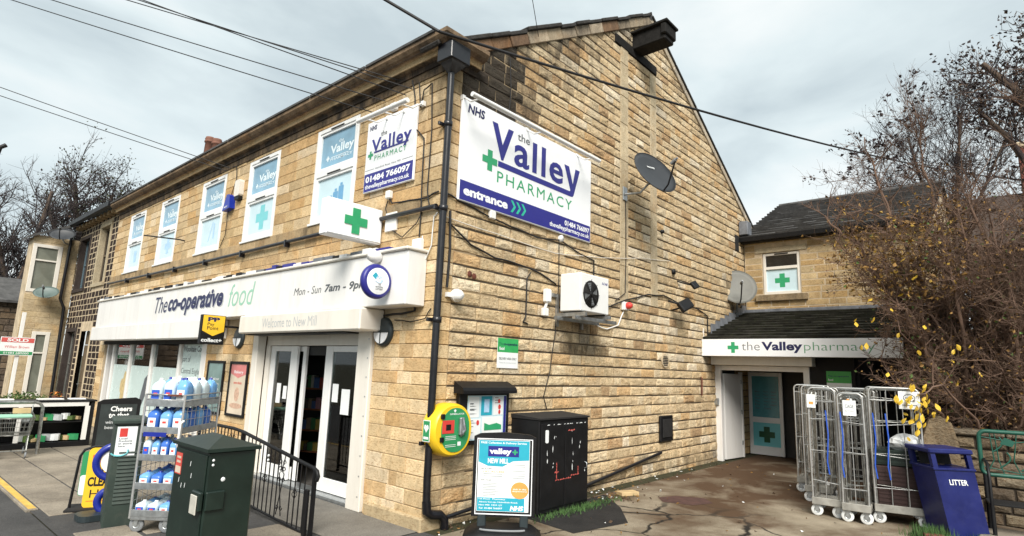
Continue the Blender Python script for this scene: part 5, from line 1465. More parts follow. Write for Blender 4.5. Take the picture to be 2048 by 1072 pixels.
for v in (.76, .735, .87, .85, .80, .77, .745, .72):
    if v in (.76, .735): b.face(A, [(-.25, v), (-.02, v), (-.02, v+.007), (-.25, v+.007)], n)
    else: b.face(A, [(.10, v), (.25, v), (.25, v+.006), (.10, v+.006)], n)
b.build('printed_text', mat('mid_grey_print', (.22, .24, .26), .6), t)
b = MB(); b.face(A, ellipse(.19, .585, .105, .095, 24), n+.002); b.build('printed_disc', MT['orange'], t)
letters(t, 'Ask in the', A, .11, .27, .59, .607, n+.003, MT['paper'], .02); letters(t, 'dispensary', A, .10, .28, .565, .582, n+.003, MT['paper'], .02)
for i, s in enumerate(('1st Floor  Pharmacy', 'Above Co-op, Holmfirth Road,', 'New Mill  HD9 1JY', 'Tel  01484 766097')): letters(t, s, A, -.29, -.29+len(s)*.0165, .468-i*.034, .488-i*.034, n+.0012, MT['paper'], .02)
letters(t, 'NHS', A, .08, .24, .355, .41, n+.0012, MT['paper'], .05, .2)

# roll cages
def tubing(mb, pts, r_=.0125, seg=6): mb.tube(pts, r_, seg)
def caster(fr, u, w, parent, rim=MT['paper']):
    """a caster below a frame (u across, w deep); frame v is up"""
    c = fr.p(u, .082, w)
    ax = Fr(c, fr.u, fr.v, fr.n)
    b = MB(); b.lathe(ax, [(.0, -.018), (.076, -.018), (.082, -.012), (.082, .012), (.076, .018), (.03, .018)], 20); o = b.build('caster', rim, parent)
    b = MB(); b.lathe(ax, [(.045, -.021), (.03, -.023), (.03, .023), (.045, .021)], 14); b.box(fr, u-.035, u+.035, .14, .165, w-.035, w+.035); b.prism(ax, [(-.03, .07), (.03, .07), (.014, -.012), (-.014, -.012)], .024, .03); b.prism(ax, [(-.03, .07), (.03, .07), (.014, -.012), (-.014, -.012)], -.03, -.024); b.build('fork', MT['steel'], o)
def roll_cage(label, x, y, az, w, d, h, seed, nested=2):
    rnd = random.Random(seed)
    fr = facing(x, y, 0, az)
    t = thing('roll_cage', label, 'roll cage', (x, y, 0), 'roll cages parked by the porch')
    b = MB()
    b.box(fr, -w/2, w/2, .17, .20, -d, 0); b.box(fr, -w/2, w/2, .165, .27, -.02, .012, bev=.006); b.box(fr, -w/2, -w/2+.04, .166, .24, -d, -.02); b.box(fr, w/2-.04, w/2, .166, .24, -d, -.02)
    b.build('base', mat('worn_cage_base', (.30, .29, .26), .8, var=.3, dirt=.5, dirt_c=(.12, .08, .05)) if 'worn_cage_base' not in bpy.data.materials else bpy.data.materials['worn_cage_base'], t)
    for u in (-w/2+.06, w/2-.06):
        for q in (-.06, -d+.06): caster(fr, u, q, t)
    for j in range(nested):
        for side, q in enumerate((-.01-j*.035, -d+.02+j*.035)):
            hh = h-j*.03; ww = w/2-.02-j*.022; rr = .07
            p = [fr.p(-ww, .2, q)]
            p.append(fr.p(-ww+rnd.uniform(-.01, .01), hh*.55, q))
            for a in range(180, 89, -18): p.append(fr.p(-ww+rr+rr*math.cos(R(a)), hh-rr+rr*math.sin(R(a)), q))
            for a in range(90, -1, -18): p.append(fr.p(ww-rr+rr*math.cos(R(a)), hh-rr+rr*math.sin(R(a)), q))
            p.append(fr.p(ww+rnd.uniform(-.01, .01), hh*.5, q)); p.append(fr.p(ww, .2, q))
            f = MB(); f.tube(p, .0135, 7)
            for v in (.5, .95, 1.4, hh-.16): f.tube([fr.p(-ww, v+rnd.uniform(-.04, .04), q), fr.p(ww, v+rnd.uniform(-.04, .04), q)], .006, 5)
            k_ = max(2, int(w/.2))
            for i in range(1, k_):
                u = -ww+2*ww*i/k_; f.tube([fr.p(u, .22, q+.008), fr.p(u+rnd.uniform(-.012, .012), hh-.03, q+.008)], .0055, 5)
            f.build('end_frame', MT['wire'] if j == 0 and side == 0 else MT['chrome'], t)
    for s_ in (-1, 1):
        f = MB(); u = s_*(w/2-.02)
        for i in range(1, 3): q = -d*i/3; f.tube([fr.p(u, .22, q), fr.p(u+rnd.uniform(-.01, .01), h-.1, q)], .0055, 5)
        for v in (.4, 1.0, h-.06): f.tube([fr.p(u, v, -.01), fr.p(u, v, -d+.01)], .0065, 5)
        f.tube([fr.p(u, .3, -.05), fr.p(u, .9, -d*.7)], .007, 5)
        f.build('side_mesh', MT['chrome'], t)
    return t, fr
t1, f1 = roll_cage('narrow roll cage nearest the gable in the front row', 3.40, 4.95, 8, .40, .72, 1.88, 1)
t2, f2 = roll_cage('narrow roll cage second from the gable in the front row, with paper label', 3.80, 4.86, 6, .36, .70, 1.82, 2, 3)
t3, f3 = roll_cage('wide roll cage on the right of the front row, beside the litter bin', 4.30, 5.22, 14, .66, .75, 1.92, 3, 2)
t4, f4 = roll_cage('roll cage behind the nearest one, towards the porch', 3.05, 5.95, 8, .42, .7, 1.90, 4, 2)
t5, f5 = roll_cage('rearmost roll cage, closest to the porch door', 2.72, 6.75, 8, .44, .7, 1.90, 5, 1)
t6, f6 = roll_cage('roll cage in the middle row behind the labelled one', 3.62, 6.05, 5, .62, .7, 1.88, 6, 2)
for (fr, u, v, w, h, par, m_) in ((f2, -.09, 1.50, .17, .22, t2, 'paper'), (f1, -.20, 1.58, .12, .2, t1, 'paper'), (f3, .06, 1.63, .26, .25, t3, 'paper'), (f6, -.2, 1.62, .18, .16, t6, 'paper'), (f4, -.1, 1.6, .14, .2, t4, 'paper')):
    b = MB(); b.box(fr, u, u+w, v, v+h, .02, .026); o = b.build('paper_label', MT[m_], par)
    if par is t2: letters(o, 'CAGE', fr, u+.03, u+w-.03, v+.11, v+.16, .0275, MT['greytext'], 0); letters(o, 'RETURN', fr, u+.03, u+w-.03, v+.05, v+.08, .0275, MT['greypale'], 0)
    elif par is t3:
        b = MB(); b.tube([fr.p(u+.13+.07*math.cos(R(a)), v+.16+.05*math.sin(R(a)), .027) for a in range(0, 360, 24)], .005, 4, closed=True); b.box(fr, u+.08, u+.18, v+.15, v+.165, .0262, .028); b.box(fr, u+.04, u+.22, v+.05, v+.06, .0262, .028); b.build('printed_symbol', MT['greytext'], o)
    else:
        b = MB(); b.box(fr, u+.03, u+w-.03, v+.05, v+.09, .0262, .0275); b.build('printed_text', MT['orange'], o)
for par, fr, u in ((t2, f2, -.13), (t3, f3, -.28), (t1, f1, .05), (t3, f3, -.12)):
    b = MB(); b.tube([fr.p(u, 1.55, .03), fr.p(u+.02, 1.2, .035), fr.p(u-.01, .8, .03), fr.p(u+.01, .62, .03)], .011, 5); b.build('strap', MT['bluecap'], par)
# goods on the wide cage: crates and a bag
MT['crated'] = mat('dark_red_crate', (.030, .011, .009), .6, var=.3)
for (u0, u1, v0, v1, m_, lab) in ((-.28, .28, .205, .50, 'crated', 'dark red plastic crate at the bottom of the wide roll cage'), (-.28, .28, .505, .80, 'crated', 'dark red plastic crate in the middle of the stack in the wide roll cage'), (-.28, .28, .805, 1.02, 'cabgreen', 'dark green crate on top of the stack in the wide roll cage')):
    b = MB(); b.box(f3, u0, u1, v0, v1, -.70, -.06, bev=.015)
    for k_ in range(4): b.box(f3, u0+.02, u1-.02, v0+.04+k_*.055, v0+.065+k_*.055, -.06, -.05)
    b.build('crate', MT[m_], None, lab, 'crate', 'crates in the wide roll cage')
b = MB()
c = f3.p(.12, 1.13, -.2); K = 14
for i in range(6):
    pass
vs2, fs2 = [], []
for i in range(7):
    th_ = math.pi*i/6
    for j in range(K):
        ph = 2*math.pi*j/K; r_ = math.sin(th_)*(1+.18*math.sin(3*ph+i)); vs2.append(c+Vector((r_*math.cos(ph)*.2, r_*math.sin(ph)*.16, math.cos(th_)*.12*(1+.2*math.cos(2*ph)))))
for i in range(6):
    for j in range(K): fs2.append((i*K+j, (i+1)*K+j, (i+1)*K+(j+1) % K, i*K+(j+1) % K))
b.add(vs2, fs2, 0, False); b.build('plastic_bag', mat('white_bag', (.62, .63, .63), .35, var=.1), None, 'crumpled white plastic bag lying in the wide roll cage', 'bag')

# litter bin, leaning a little
t = thing('litter_bin', 'blue square metal litter bin leaning to the right, lettered LITTER', 'bin', (4.93, 5.2, 0))
BF = Fr((4.93, 5.2, 0), (.80, .60, 0), (-.055, -.02, 1), (.60, -.80, 0)); BF.v = (Vector((-.13, -.07, 1))).normalized()
w0, w1, d0 = .245, .262, .22
b = MB()
def ring_at(s_, dd, z): return [BF.p(-s_, z, dd), BF.p(s_, z, dd), BF.p(s_, z, -dd), BF.p(-s_, z, -dd)]
r1, r2 = ring_at(w0, w0, .0), ring_at(w1-.01, w1-.01, .90)
b.add(r1+r2, [(0, 1, 5, 4), (1, 2, 6, 5), (2, 3, 7, 6), (3, 0, 4, 7)])
for (su, sn) in ((-1, 1), (1, 1), (1, -1), (-1, -1)): b.box(BF, su*(w1-.035)-.03, su*(w1-.035)+.03, .90, 1.10, sn*(w1-.035)-.03, sn*(w1-.035)+.03)
b.add(ring_at(w1-.03, w1-.03, .905), [(0, 1, 2, 3)]); b.build('body', MT['bin'], t)
b = MB(); b.box(BF, -w1-.02, w1+.02, 1.10, 1.165, -w1-.02, w1+.02, bev=.015); b.box(BF, -w1-.008, w1+.008, .885, .915, -w1-.008, w1+.008, bev=.006); b.build('hood', MT['bin'], t)
b = MB(); b.box(BF, -w1+.06, w1-.06, .92, 1.09, -.12, -.11); b.build('liner', MT['blackmatt'], t)
sl = Vector((0, 0, 0)); LF = Fr(BF.p(0, .72, .2505), BF.u, BF.v*1.0+BF.n*.008, BF.n-BF.v*.008)
letters(t, 'LITTER', LF, -.10, .13, -.02, .05, .004, MT['paper'], .02)
# bench with cast panels
t = thing('metal_bench', 'dark green metal bench with a pierced cast back at the right edge', 'bench', (5.75, 5.6, 0))
NF = facing(5.22, 5.62, 0, 8)
b = MB(); pl = rrect(0, 1.5, .80, 1.38, .08, 5); b.tube([NF.p(u, v, 0) for u, v in pl], .028, 8, closed=True); b.tube([NF.p(.75, .80, 0), NF.p(.75, 1.38, 0)], .02, 6); b.build('back_frame', MT['bench'], t)
b = MB(); rr_ = random.Random(5)
for (cu, cv) in ((.13, 1.2), (.3, 1.25), (.48, 1.24), (.62, 1.1), (.2, 1.0), (.42, .98), (.9, 1.15), (1.15, 1.2), (1.3, 1.0)):
    k_ = rr_.choice((0, 1, 2))
    if k_ == 0: b.tube([NF.p(cu+.07*math.cos(R(a)), cv+.07*math.sin(R(a)), 0) for a in range(0, 360, 30)], .010, 5, closed=True); b.tube([NF.p(cu+.035*math.cos(R(a)), cv+.035*math.sin(R(a)), 0) for a in range(0, 360, 40)], .009, 5, closed=True)
    elif k_ == 1: b.prism(NF, [(cu-.08, cv-.03), (cu+.05, cv-.06), (cu+.09, cv+.01), (cu-.02, cv+.06)], -.01, .01)
    else: b.tube([NF.p(cu+.12*math.sin(a_/3), cv-.1+a_*.03, 0) for a_ in range(8)], .011, 5)
for i in range(8):
    u = .06+.18*i; b.tube([NF.p(u, .82, 0), NF.p(u+rr_.uniform(-.1, .12), 1.0, 0), NF.p(u+rr_.uniform(-.08, .1), 1.36, 0)], .008, 5)
for v in (.9, 1.3): b.tube([NF.p(.02, v, 0), NF.p(.4, v-.05, 0), NF.p(.8, v+.03, 0), NF.p(1.48, v, 0)], .008, 5)
b.build('cast_panel', MT['bench'], t)
for u in (.03, 1.47):
    b = MB(); b.tube([NF.p(u, .82, 0), NF.p(u, .02, .02)], .026, 8); b.tube([NF.p(u, .46, .46), NF.p(u, .02, .48)], .024, 8); b.tube([NF.p(u, .46, 0), NF.p(u, .46, .46)], .022, 8); b.tube([NF.p(u, 1.0, 0), NF.p(u, .98, .36), NF.p(u, .8, .46), NF.p(u, .46, .46)], .02, 8); b.build('leg', MT['black'], t)
for i in range(5):
    b = MB(); b.box(NF, .0, 1.5, .465, .49, .03+.09*i, .10+.09*i, bev=.006); b.build('seat_slat', MT['black'], t)
b = MB(); b.box(W, 5.15, 7.2, 5.0, 5.75, -.02, .10, bev=.02); b.build('stone_kerb', G_SLAB, None, 'flat pale stone slab step under the bench', 'step')
# low wall and upright stone
lw = thing('low_stone_wall', 'low dark rubble wall behind the bench with flat coping', 'wall', (6.2, 6.7, 0))
LF2 = Fr((0, 6.5, 0), (1, 0, 0), (0, 0, 1), (0, -1, 0))
b = MB(); b.box(W, 4.75, 9.5, 6.5, 6.9, -.02, 1.25); b.build('core', MT['mortar'], lw)
masonry(lw, LF2, 4.75, 9.4, levels([(0, 1.24, 7)]), (.22, .5), [], lambda x, z: (jit(wchoice([((.24, .19, .13), 3), ((.17, .13, .09), 2), ((.30, .24, .16), 1)]), .2), random.uniform(.1, .3)), MT['stone'], .03, .03, .02, .02, nmax=120)
x = 4.7
while x < 9.4:
    w = random.uniform(.5, .8); q = MB(); q.col = (*jit((.22, .18, .13), .15), .2); q.box(W, x, x+w-.012, 6.42, 6.98, 1.25, 1.34+random.uniform(-.01, .02), bev=.02); q.build('coping_stone', MT['stone'], lw); x += w
q = MB(); q.col = (.25, .19, .12, .2)
q.prism(facing(4.72, 6.25, 0, 12), [(-.22, -.02), (.24, -.02), (.23, 1.1), (.16, 1.42), (.02, 1.52), (-.12, 1.45), (-.21, 1.2)], -.16, 0); q.build('upright_stone', MT['stone'], None, 'upright weathered stone post behind the litter bin', 'stone post')
b = MB(); fo = facing(.62, 3.95, 0, 65); b.box(fo, -.17, .17, .005, .065, -.09, .09, bev=.006); b.build('timber_offcut', MT['kraft'], None, 'pale block of timber lying by the foot of the gable', 'block')
b = MB(); fo = facing(4.72, 4.62, 0, 20); b.box(fo, -.11, .11, .0, .09, -.05, .05, bev=.01); b.build('red_brick', MT['brick'], None, 'loose red brick on the ground in front of the litter bin', 'brick')

# ------------------------------------------------------------------ things on the pavement
# larger green telecom cabinet
MT['dishlock'] = mat('worn_pale_plate', (.50, .48, .42), .5, var=.2, scale=12, dirt=.3, dirt_c=(.2, .15, .1))
t = thing('telecom_cabinet', 'dark green telecom cabinet with ridged top nearest the railing', 'cabinet', (0, -2.5, 0))
x0, x1, y0, y1, zt = -.42, .34, -2.76, -2.34, 1.19
b = MB(); b.box(W, x0, x1, y0, y1, -.02, zt, bev=.012); b.build('body', MT['cabgreen'], t)
b = MB(); cx, cy = (x0+x1)/2, (y0+y1)/2; e_ = .03
b.add([(x0-e_, y0-e_, zt), (x1+e_, y0-e_, zt), (x1+e_, y1+e_, zt), (x0-e_, y1+e_, zt), (x0-e_, y0-e_, zt+.03), (x1+e_, y0-e_, zt+.03), (x1+e_, y1+e_, zt+.03), (x0-e_, y1+e_, zt+.03), (cx-.12, cy, zt+.115), (cx+.12, cy, zt+.115)],
      [(0, 1, 5, 4), (1, 2, 6, 5), (2, 3, 7, 6), (3, 0, 4, 7), (4, 5, 9, 8), (5, 6, 9), (6, 7, 8, 9), (7, 4, 8), (3, 2, 1, 0)]); b.build('lid', MT['cabgreen'], t)
CF = Fr((0, y0, 0), (1, 0, 0), (0, 0, 1), (0, -1, 0)); CS = Fr((x1, 0, 0), (0, 1, 0), (0, 0, 1), (1, 0, 0))
b = MB(); b.box(CF, x0+.03, x1-.02, .08, zt-.03, .001, .012, bev=.004); b.build('door', MT['cabgreen'], t)
b = MB(); b.box(CF, x1-.17, x1+.01, .70, .86, .012, .05, bev=.01); b.build('hasp_guard', MT['cabgreen'], t)
b = MB(); b.box(CF, x1-.15, x1-.02, .67, .83, .05, .062, bev=.006); b.build('lock_plate', MT['dishlock'], t)
b = MB(); b.box(CS, y0+.0, y0+.16, .70, .86, .0, .03, bev=.008); b.build('hinge_cover', MT['cabgreen'], t)
b = MB(); b.box(CF, x0+.06, x0+.20, .93, 1.12, .012, .0145); st = b.build('sticker', mat('red_white_sticker', (.6, .08, .06), .5), t)
b = MB(); b.box(CF, x0+.07, x0+.19, .94, 1.0, .0147, .0155); b.box(CF, x0+.085, x0+.175, 1.03, 1.05, .0147, .0155); b.box(CF, x0+.085, x0+.175, 1.07, 1.09, .0147, .0155); b.build('printed_text', MT['poster_b'], st)
b = MB(); rr_ = random.Random(3)
for (u, v) in ((-.02, 1.03), (-.25, .86), (-.18, .82), (-.1, .83), (.02, .93)): b.face(CF, [(u, v), (u+.012, v+.006), (u+.018, v+.05), (u+.006, v+.04)], .0135)
for (u, v) in ((-2.62, .95), (-2.55, .40)): b.lathe(CS.at(u, v, .0), [(.02, 0), (.014, .006), (0, .007)], 8)
for (u, v) in ((-2.72, 1.12), (-2.72, 1.08), (-2.22, 1.12), (-2.22, 1.08)): b.lathe(CS.at(u, v, 0), [(.012, 0), (.009, .004), (0, .005)], 8)
b.build('scratches', MT['paper'], t)
b = MB()
for i in range(6):
    for j in range(2): b.lathe(CF.at(x0+.08+j*.03, .35-i*.05, .012), [(.008, 0), (.008, .002)], 6)
b.build('vent_holes', MT['greypale'], t)
b = MB(); b.box(W, x0-.06, x1+.06, y0-.06, y1+.06, -.03, .03, bev=.01); b.build('plinth', MT['concrete'], t)
# narrower faded green cabinet with louvres and a poster
t = thing('telecom_cabinet', 'faded green louvred telecom cabinet with a poster, left of the shelf trolley', 'cabinet', (-2.6, -2.6, 0))
c1 = facing(-2.545, -2.60, 0, 78)
b = MB(); b.box(c1, -.10, .22, -.02, 1.17, -.5, 0, bev=.012); b.build('body', MT['cabgreen2'], t)
b = MB(); b.box(c1, -.13, .25, 1.17, 1.24, -.53, .03, bev=.02); b.build('lid', MT['cabgreen2'], t)
for i in range(14):
    b = MB(); v = .25+i*.045; b.prism(Fr(c1.p(-.03, v, 0), c1.n, c1.v, c1.u), [(0, 0), (.014, .0), (0, .03)], 0, .22); b.build('louvre', MT['cabgreen2'], t)
b = MB(); b.box(c1, -.08, .13, .80, 1.15, .002, .006); ps = b.build('poster', MT['paper'], t)
b = MB(); b.box(c1, -.05, .03, 1.03, 1.13, .0062, .0075); b.build('printed_red', MT['red'], ps)
b = MB(); b.tube([c1.p(-.03+.09*math.cos(R(a)), .86+.09*math.sin(R(a))*.6, .008) for a in range(200, 400, 20)], .010, 5); b.build('printed_swirl', MT['tealpale'], ps)
for i, s in enumerate(('Local', 'Products', 'in store', 'here')): letters(ps, s, c1, -.05, -.05+len(s)*.017, 1.0-i*.03, 1.02-i*.03, .0078, MT['greytext'], .01)

# wire shelf trolley with plastic bottles
SX0, SX1, SY0, SY1 = -2.45, -1.78, -2.66, -2.0
t = thing('shelf_trolley', 'tall wire shelf trolley on casters loaded with blue and clear bottles', 'trolley', (-2.1, -2.35, 0))
TF = facing(-2.13, -2.55, 0, 42)      # u deep along +Y, n towards the camera
SD, SL = .46, .86
def tp(u, v, w): return TF.p(u, v, w)
posts = MB()
for u in (.0, SD):
    for w in (0, -SL): posts.tube([tp(u, .16, w), tp(u, 1.56, w)], .014, 7)
for v in (1.50, 1.56):
    posts.tube([tp(0, v, 0), tp(SD, v, 0), tp(SD, v, -SL), tp(0, v, -SL)], .009, 6, closed=True)
posts.build('post', MT['wire'], t)
SH = (.20, .50, .82, 1.13, 1.44)
for v in SH:
    b = MB(); b.box(TF, .0, SD, v-.004, v+.004, -SL, 0); b.box(TF, .0, SD, v-.02, v+.055, -.006, .006, bev=.003); b.box(TF, .0, SD, v-.02, v+.055, -SL-.006, -SL+.006); b.box(TF, SD-.006, SD+.006, v-.02, v+.045, -SL+.006, -.006); b.box(TF, -.006, .006, v-.02, v+.045, -SL+.006, -.006)
    b.build('shelf', MT['steel'], t)
b = MB()
for u in (-.0, SD):
    for i in range(1, 9): w = -SL*i/9; b.tube([tp(u, .2, w), tp(u, 1.5, w)], .0035, 4)
    for i in range(14): v = .26+i*.092; b.tube([tp(u, v, 0), tp(u, v, -SL)], .0035, 4)
for i in range(1, 6): u = SD*i/6; b.tube([tp(u, .2, -SL), tp(u, 1.5, -SL)], .0035, 4)
for i in range(14): v = .26+i*.092; b.tube([tp(0, v, -SL), tp(SD, v, -SL)], .0035, 4)
b.build('side_mesh', MT['wire'], t)
b = MB(); b.tube([tp(SD+.02, .95, .0), tp(SD+.02, .97, .07), tp(SD+.02, 1.24, .07), tp(SD+.02, 1.26, .0)], .014, 8); b.build('handle', MT['white'], t)
b = MB(); b.box(TF, 0, SD, .14, .19, -SL, .0, bev=.006); b.build('base', MT['steel'], t)
for u in (.06, SD-.06):
    for w in (-.06, -SL+.06): caster(TF, u, w, t, MT['grey'])
b = MB(); b.box(TF, .26, .42, 1.545, 1.565, -.02, .02); b.build('label_holder', MT['rust'], t)
def jug(u, v, w, h, wd, dp, body, label, capm='bluecap', lay=False):
    o = thing('bottle', label, 'bottle', TF.p(u, v, w), 'bottles on the shelf trolley')
    pl = rrect(-wd/2, wd/2, -dp/2, dp/2, min(wd, dp)*.28, 3); K = len(pl)
    prof_ = [(.94, 0), (1, .02), (1, .62), (.97, .70), (.70, .82), (.32, .90), (.30, .93)]
    vs2 = []
    for s_, q in prof_: vs2 += [TF.p(u+a*s_, v+h*q, w+c*s_) for a, c in pl]
    b = MB(); b.add(vs2, [(i*K+j, (i+1)*K+j, (i+1)*K+(j+1) % K, i*K+(j+1) % K) for i in range(len(prof_)-1) for j in range(K)], 0, True); b.add(vs2[-K:], [list(range(K))[::-1]]); b.build('body', MT[body], o)
    b = MB(); b.lathe(Fr(TF.p(u, v+h*.93, w), TF.u, TF.n, TF.v), [(.020, 0), (.020, h*.08), (0, h*.085)], 12); b.build('cap', MT[capm], o)
    b = MB(); b.box(TF, u-wd*.33, u+wd*.33, v+h*.18, v+h*.55, w+dp/2+.0008, w+dp/2+.002); lb = b.build('label', MT['paper' if body != 'clearjug' else 'bluecap'], o)
    b = MB(); b.box(TF, u-wd*.16, u+wd*.16, v+h*.34, v+h*.44, w+dp/2+.0022, w+dp/2+.003); b.build('label_print', MT['red'], lb)
    if h > .25:
        b = MB(); b.tube([TF.p(u+wd*.25, v+h*.72, w), TF.p(u+wd*.36, v+h*.84, w), TF.p(u+wd*.15, v+h*.90, w)], .012, 6); b.build('handle', MT[body], o)
rng0 = random.Random(21)
ordn = ('first', 'second', 'third', 'fourth', 'fifth', 'sixth', 'seventh')
MT['cobaltb'] = mat('blue_tinted_bottle', (.05, .16, .55), .2, var=.1, spec=.6)
shelfname = ('lowest', 'fourth', 'third', 'second', 'top')
plan = {4: (.31, .145, .19, ('clearjug', 'clearjug', 'bluepale', 'bluepale', 'clearjug')),
        3: (.27, .145, .17, ('cobaltb', 'bluepale', 'bluepale', 'clearjug')),
        2: (.23, .10, .13, ('clearjug', 'bluepale', 'cobaltb', 'bluepale', 'clearjug')),
        1: (.17, .135, .2, ('bluepale', 'cobaltb', 'bluepale')),
        0: (.13, .135, .2, ('clearjug', 'clearjug', 'bluepale'))}
for si, (h, wd_, dp, cs) in plan.items():
    rows_ = 4 if si >= 3 else 3
    per = int((SD-.02)/wd_)
    for rw in range(rows_):
        for i in range(per):
            bd = cs[(rw*2+i) % len(cs)]
            jug(.015+wd_*(i+.5)+.004*i, SH[si]+.006, -.02-dp*(rw+.5)-.012*rw, h*rng0.uniform(.95, 1.05), wd_-.008, dp-.01, bd, '%s bottle, %s from left, %s row back, %s shelf of the trolley' % ({'clearjug': 'clear', 'bluepale': 'light blue', 'cobaltb': 'deep blue'}[bd], ordn[i], ordn[rw], shelfname[si]), 'paper' if bd == 'clearjug' else 'cobalt')
b = MB(); b.box(TF, .03, .30, 1.075, 1.125, .008, .012)
b.build('price_strip', MT['cobalt'], t)

# railing at the shop ramp
t = thing('iron_railing', 'black wrought iron handrail with scrolls at the shop entrance ramp', 'railing', (-1.7, -1.12, 0))
def rail_z(x): return 1.02 if x < -2.75 else 1.02-(x+2.75)*.125
RY = -1.12
xs = [-4.1, -3.4, -2.9, -2.6, -2.0, -1.3, -.68]
b = MB(); b.tube([(x, RY, rail_z(x)) for x in xs]+[(-.60, RY, .735), (-.57, RY, .68), (-.595, RY, .63)], .024, 8); b.build('handrail', MT['black'], t)
b = MB(); b.tube([(-4.1, RY, .12), (-2.75, RY, .12), (-.64, RY, -.0)], .016, 6); b.build('bottom_rail', MT['black'], t)
for x in (-4.1, -2.6, -.64):
    b = MB(); b.box(W, x-.02, x+.02, RY-.02, RY+.02, -.05, rail_z(x)-.01); b.build('post', MT['black'], t)
b = MB(); b.box(W, -.75, -.68, RY-.055, RY-.022, -.05, .52, bev=.006); b.build('stay_post', MT['black'], t)
x = -3.98; i = 0
while x < -.78:
    zb = .12 if x < -2.75 else .12-(x+2.75)*.06
    if i % 14 != 9 and i % 14 != 10:
        b = MB(); b.tube([(x, RY, zb), (x, RY, rail_z(x))], .0085, 5)
        if i % 7 == 5:
            zc = (zb+rail_z(x))/2
            for a0 in range(4): b.tube([(x+.03*math.sin(math.pi*k_/6)*math.cos(R(a0*90+k_*25)), RY+.03*math.sin(math.pi*k_/6)*math.sin(R(a0*90+k_*25)), zc-.06+.02*k_) for k_ in range(7)], .004, 4)
        b.build('baluster', MT['black'], t)
    x += .112; i += 1
for xc in (-2.93, -1.42):
    b = MB(); zt_ = rail_z(xc); zb = .1
    def spiral(cx_, cz_, s1, s2): b.tube([(cx_+s1*.04*(1-k_/14)*math.cos(k_*.55), RY, cz_+s2*.04*(1-k_/14)*math.sin(k_*.55)) for k_ in range(12)], .006, 5)
    for cz_ in (zb+.1, zb+.42, zb+.55, zt_-.12):
        for s1 in (-1, 1): spiral(xc+s1*.045, cz_, s1, 1 if cz_ > .5 else -1)
    for s1 in (-1, 1): b.tube([(xc+s1*.06, RY, zb), (xc, RY, zb+.26), (xc+s1*.06, RY, zb+.5), (xc, RY, zt_-.22), (xc+s1*.07, RY, zt_)], .007, 5)
    b.build('scroll_panel', MT['black'], t)
# chalk board, dry cleaning board, lottery ring stand
t = thing('chalk_board', 'black pavement chalk board with white lettering behind the green cabinet', 'sign', (-8.0, -1.2, 0))
B1 = facing(-8.0, -1.22, 0, 78)
b = MB(); b.prism(B1, [(-.33, .05), (.40, .05), (.40, 1.12), (.30, 1.17), (-.23, 1.13), (-.33, 1.08)], -.06, 0); b.build('frame', MT['black'], t)
b = MB(); b.box(B1, -.27, .34, .15, 1.04, .0005, .006); b.build('board', mat('chalkboard', (.02, .028, .028), .6, var=.3), t)
letters(t, 'Cheers', B1, -.10, .26, .90, 1.0, .008, MT['paper'], .03); letters(t, 'to that', B1, -.12, .22, .77, .88, .008, MT['paper'], .03)
for i, s in enumerate(('wines', 'beers')): letters(t, s, B1, -.16, .04, .66-i*.1, .72-i*.1, .008, MT['greypale'], .02)
b = MB(); b.box(B1, -.33, .4, 0, .06, -.25, .1, bev=.01); b.build('base', MT['black'], t)
t = thing('dry_cleaning_board', 'yellow dry cleaning pavement board in a black hoop frame', 'sign', (-3.65, -2.65, 0))
B2 = facing(-3.62, -2.66, 0, 66)
b = MB(); b.tube([B2.p(-.14, .02, -.02), B2.p(-.10, .68, -.02), B2.p(-.06, .76, -.02), B2.p(.05, .80, -.02), B2.p(.44, .80, -.02), B2.p(.5, .76, -.02), B2.p(.5, .02, -.02)], .017, 7); b.build('hoop', MT['black'], t)
b = MB(); b.box(B2, -.17, .55, 0, .04, -.25, .12, bev=.012); b.build('base', MT['blackmatt'], t)
b = MB(); b.prism(B2, rrect(.0, .52, .03, .79, .06, 4), .03, .036); yb = b.build('panel', MT['yboard'], t)
b = MB(); b.prism(B2, rrect(-.07, .40, .18, .74, .04, 4), -.012, -.006); b.build('rear_panel', MT['aedgreen'], t)
b = MB(); b.prism(B2, rrect(-.065, .3, .19, .44, .03, 3), -.005, -.003); b.build('rear_print', MT['paper'], t)
letters(yb, '1/2', B2, .05, .19, .60, .70, .0375, MT['red'], .02); letters(yb, 'PRICE', B2, .22, .48, .60, .70, .0375, MT['red'], .02)
letters(yb, 'DRY', B2, .17, .40, .45, .56, .0375, MT['blackmatt'], .04); letters(yb, 'CLEANING', B2, .03, .50, .30, .42, .0375, MT['blackmatt'], .04); letters(yb, 'HERE', B2, .07, .44, .16, .26, .0375, MT['blackmatt'], .0)
b = MB(); b.box(B2, .04, .48, .115, .122, .036, .0375); b.build('printed_rule', MT['red'], yb)
t = thing('ring_stand_sign', 'blue inflated ring stand sign behind the yellow dry cleaning board', 'sign', (-3.1, -2.5, 0))
B3 = facing(-3.12, -2.60, 0, 66)
for cv, r_ in ((.66, .20), (.19, .13)):
    b = MB(); b.tube([B3.p(.10+r_*math.cos(R(a)), cv+r_*math.sin(R(a)), 0) for a in range(0, 360, 12)], .045, 10, closed=True); b.build('ring', MT['cobalt'], t)
b = MB(); b.prism(B3, ellipse(.10, .67, .15, .15, 24), -.01, .01); b.build('disc', MT['paper'], t)
b = MB(); b.prism(Fr((-3.12, -2.56, 0), (1, 0, 0), (0, 1, 0), (0, 0, 1)), rrect(-.12, .22, -.28, .22, .1, 4), .0, .07); b.build('base', MT['grey2'], t)
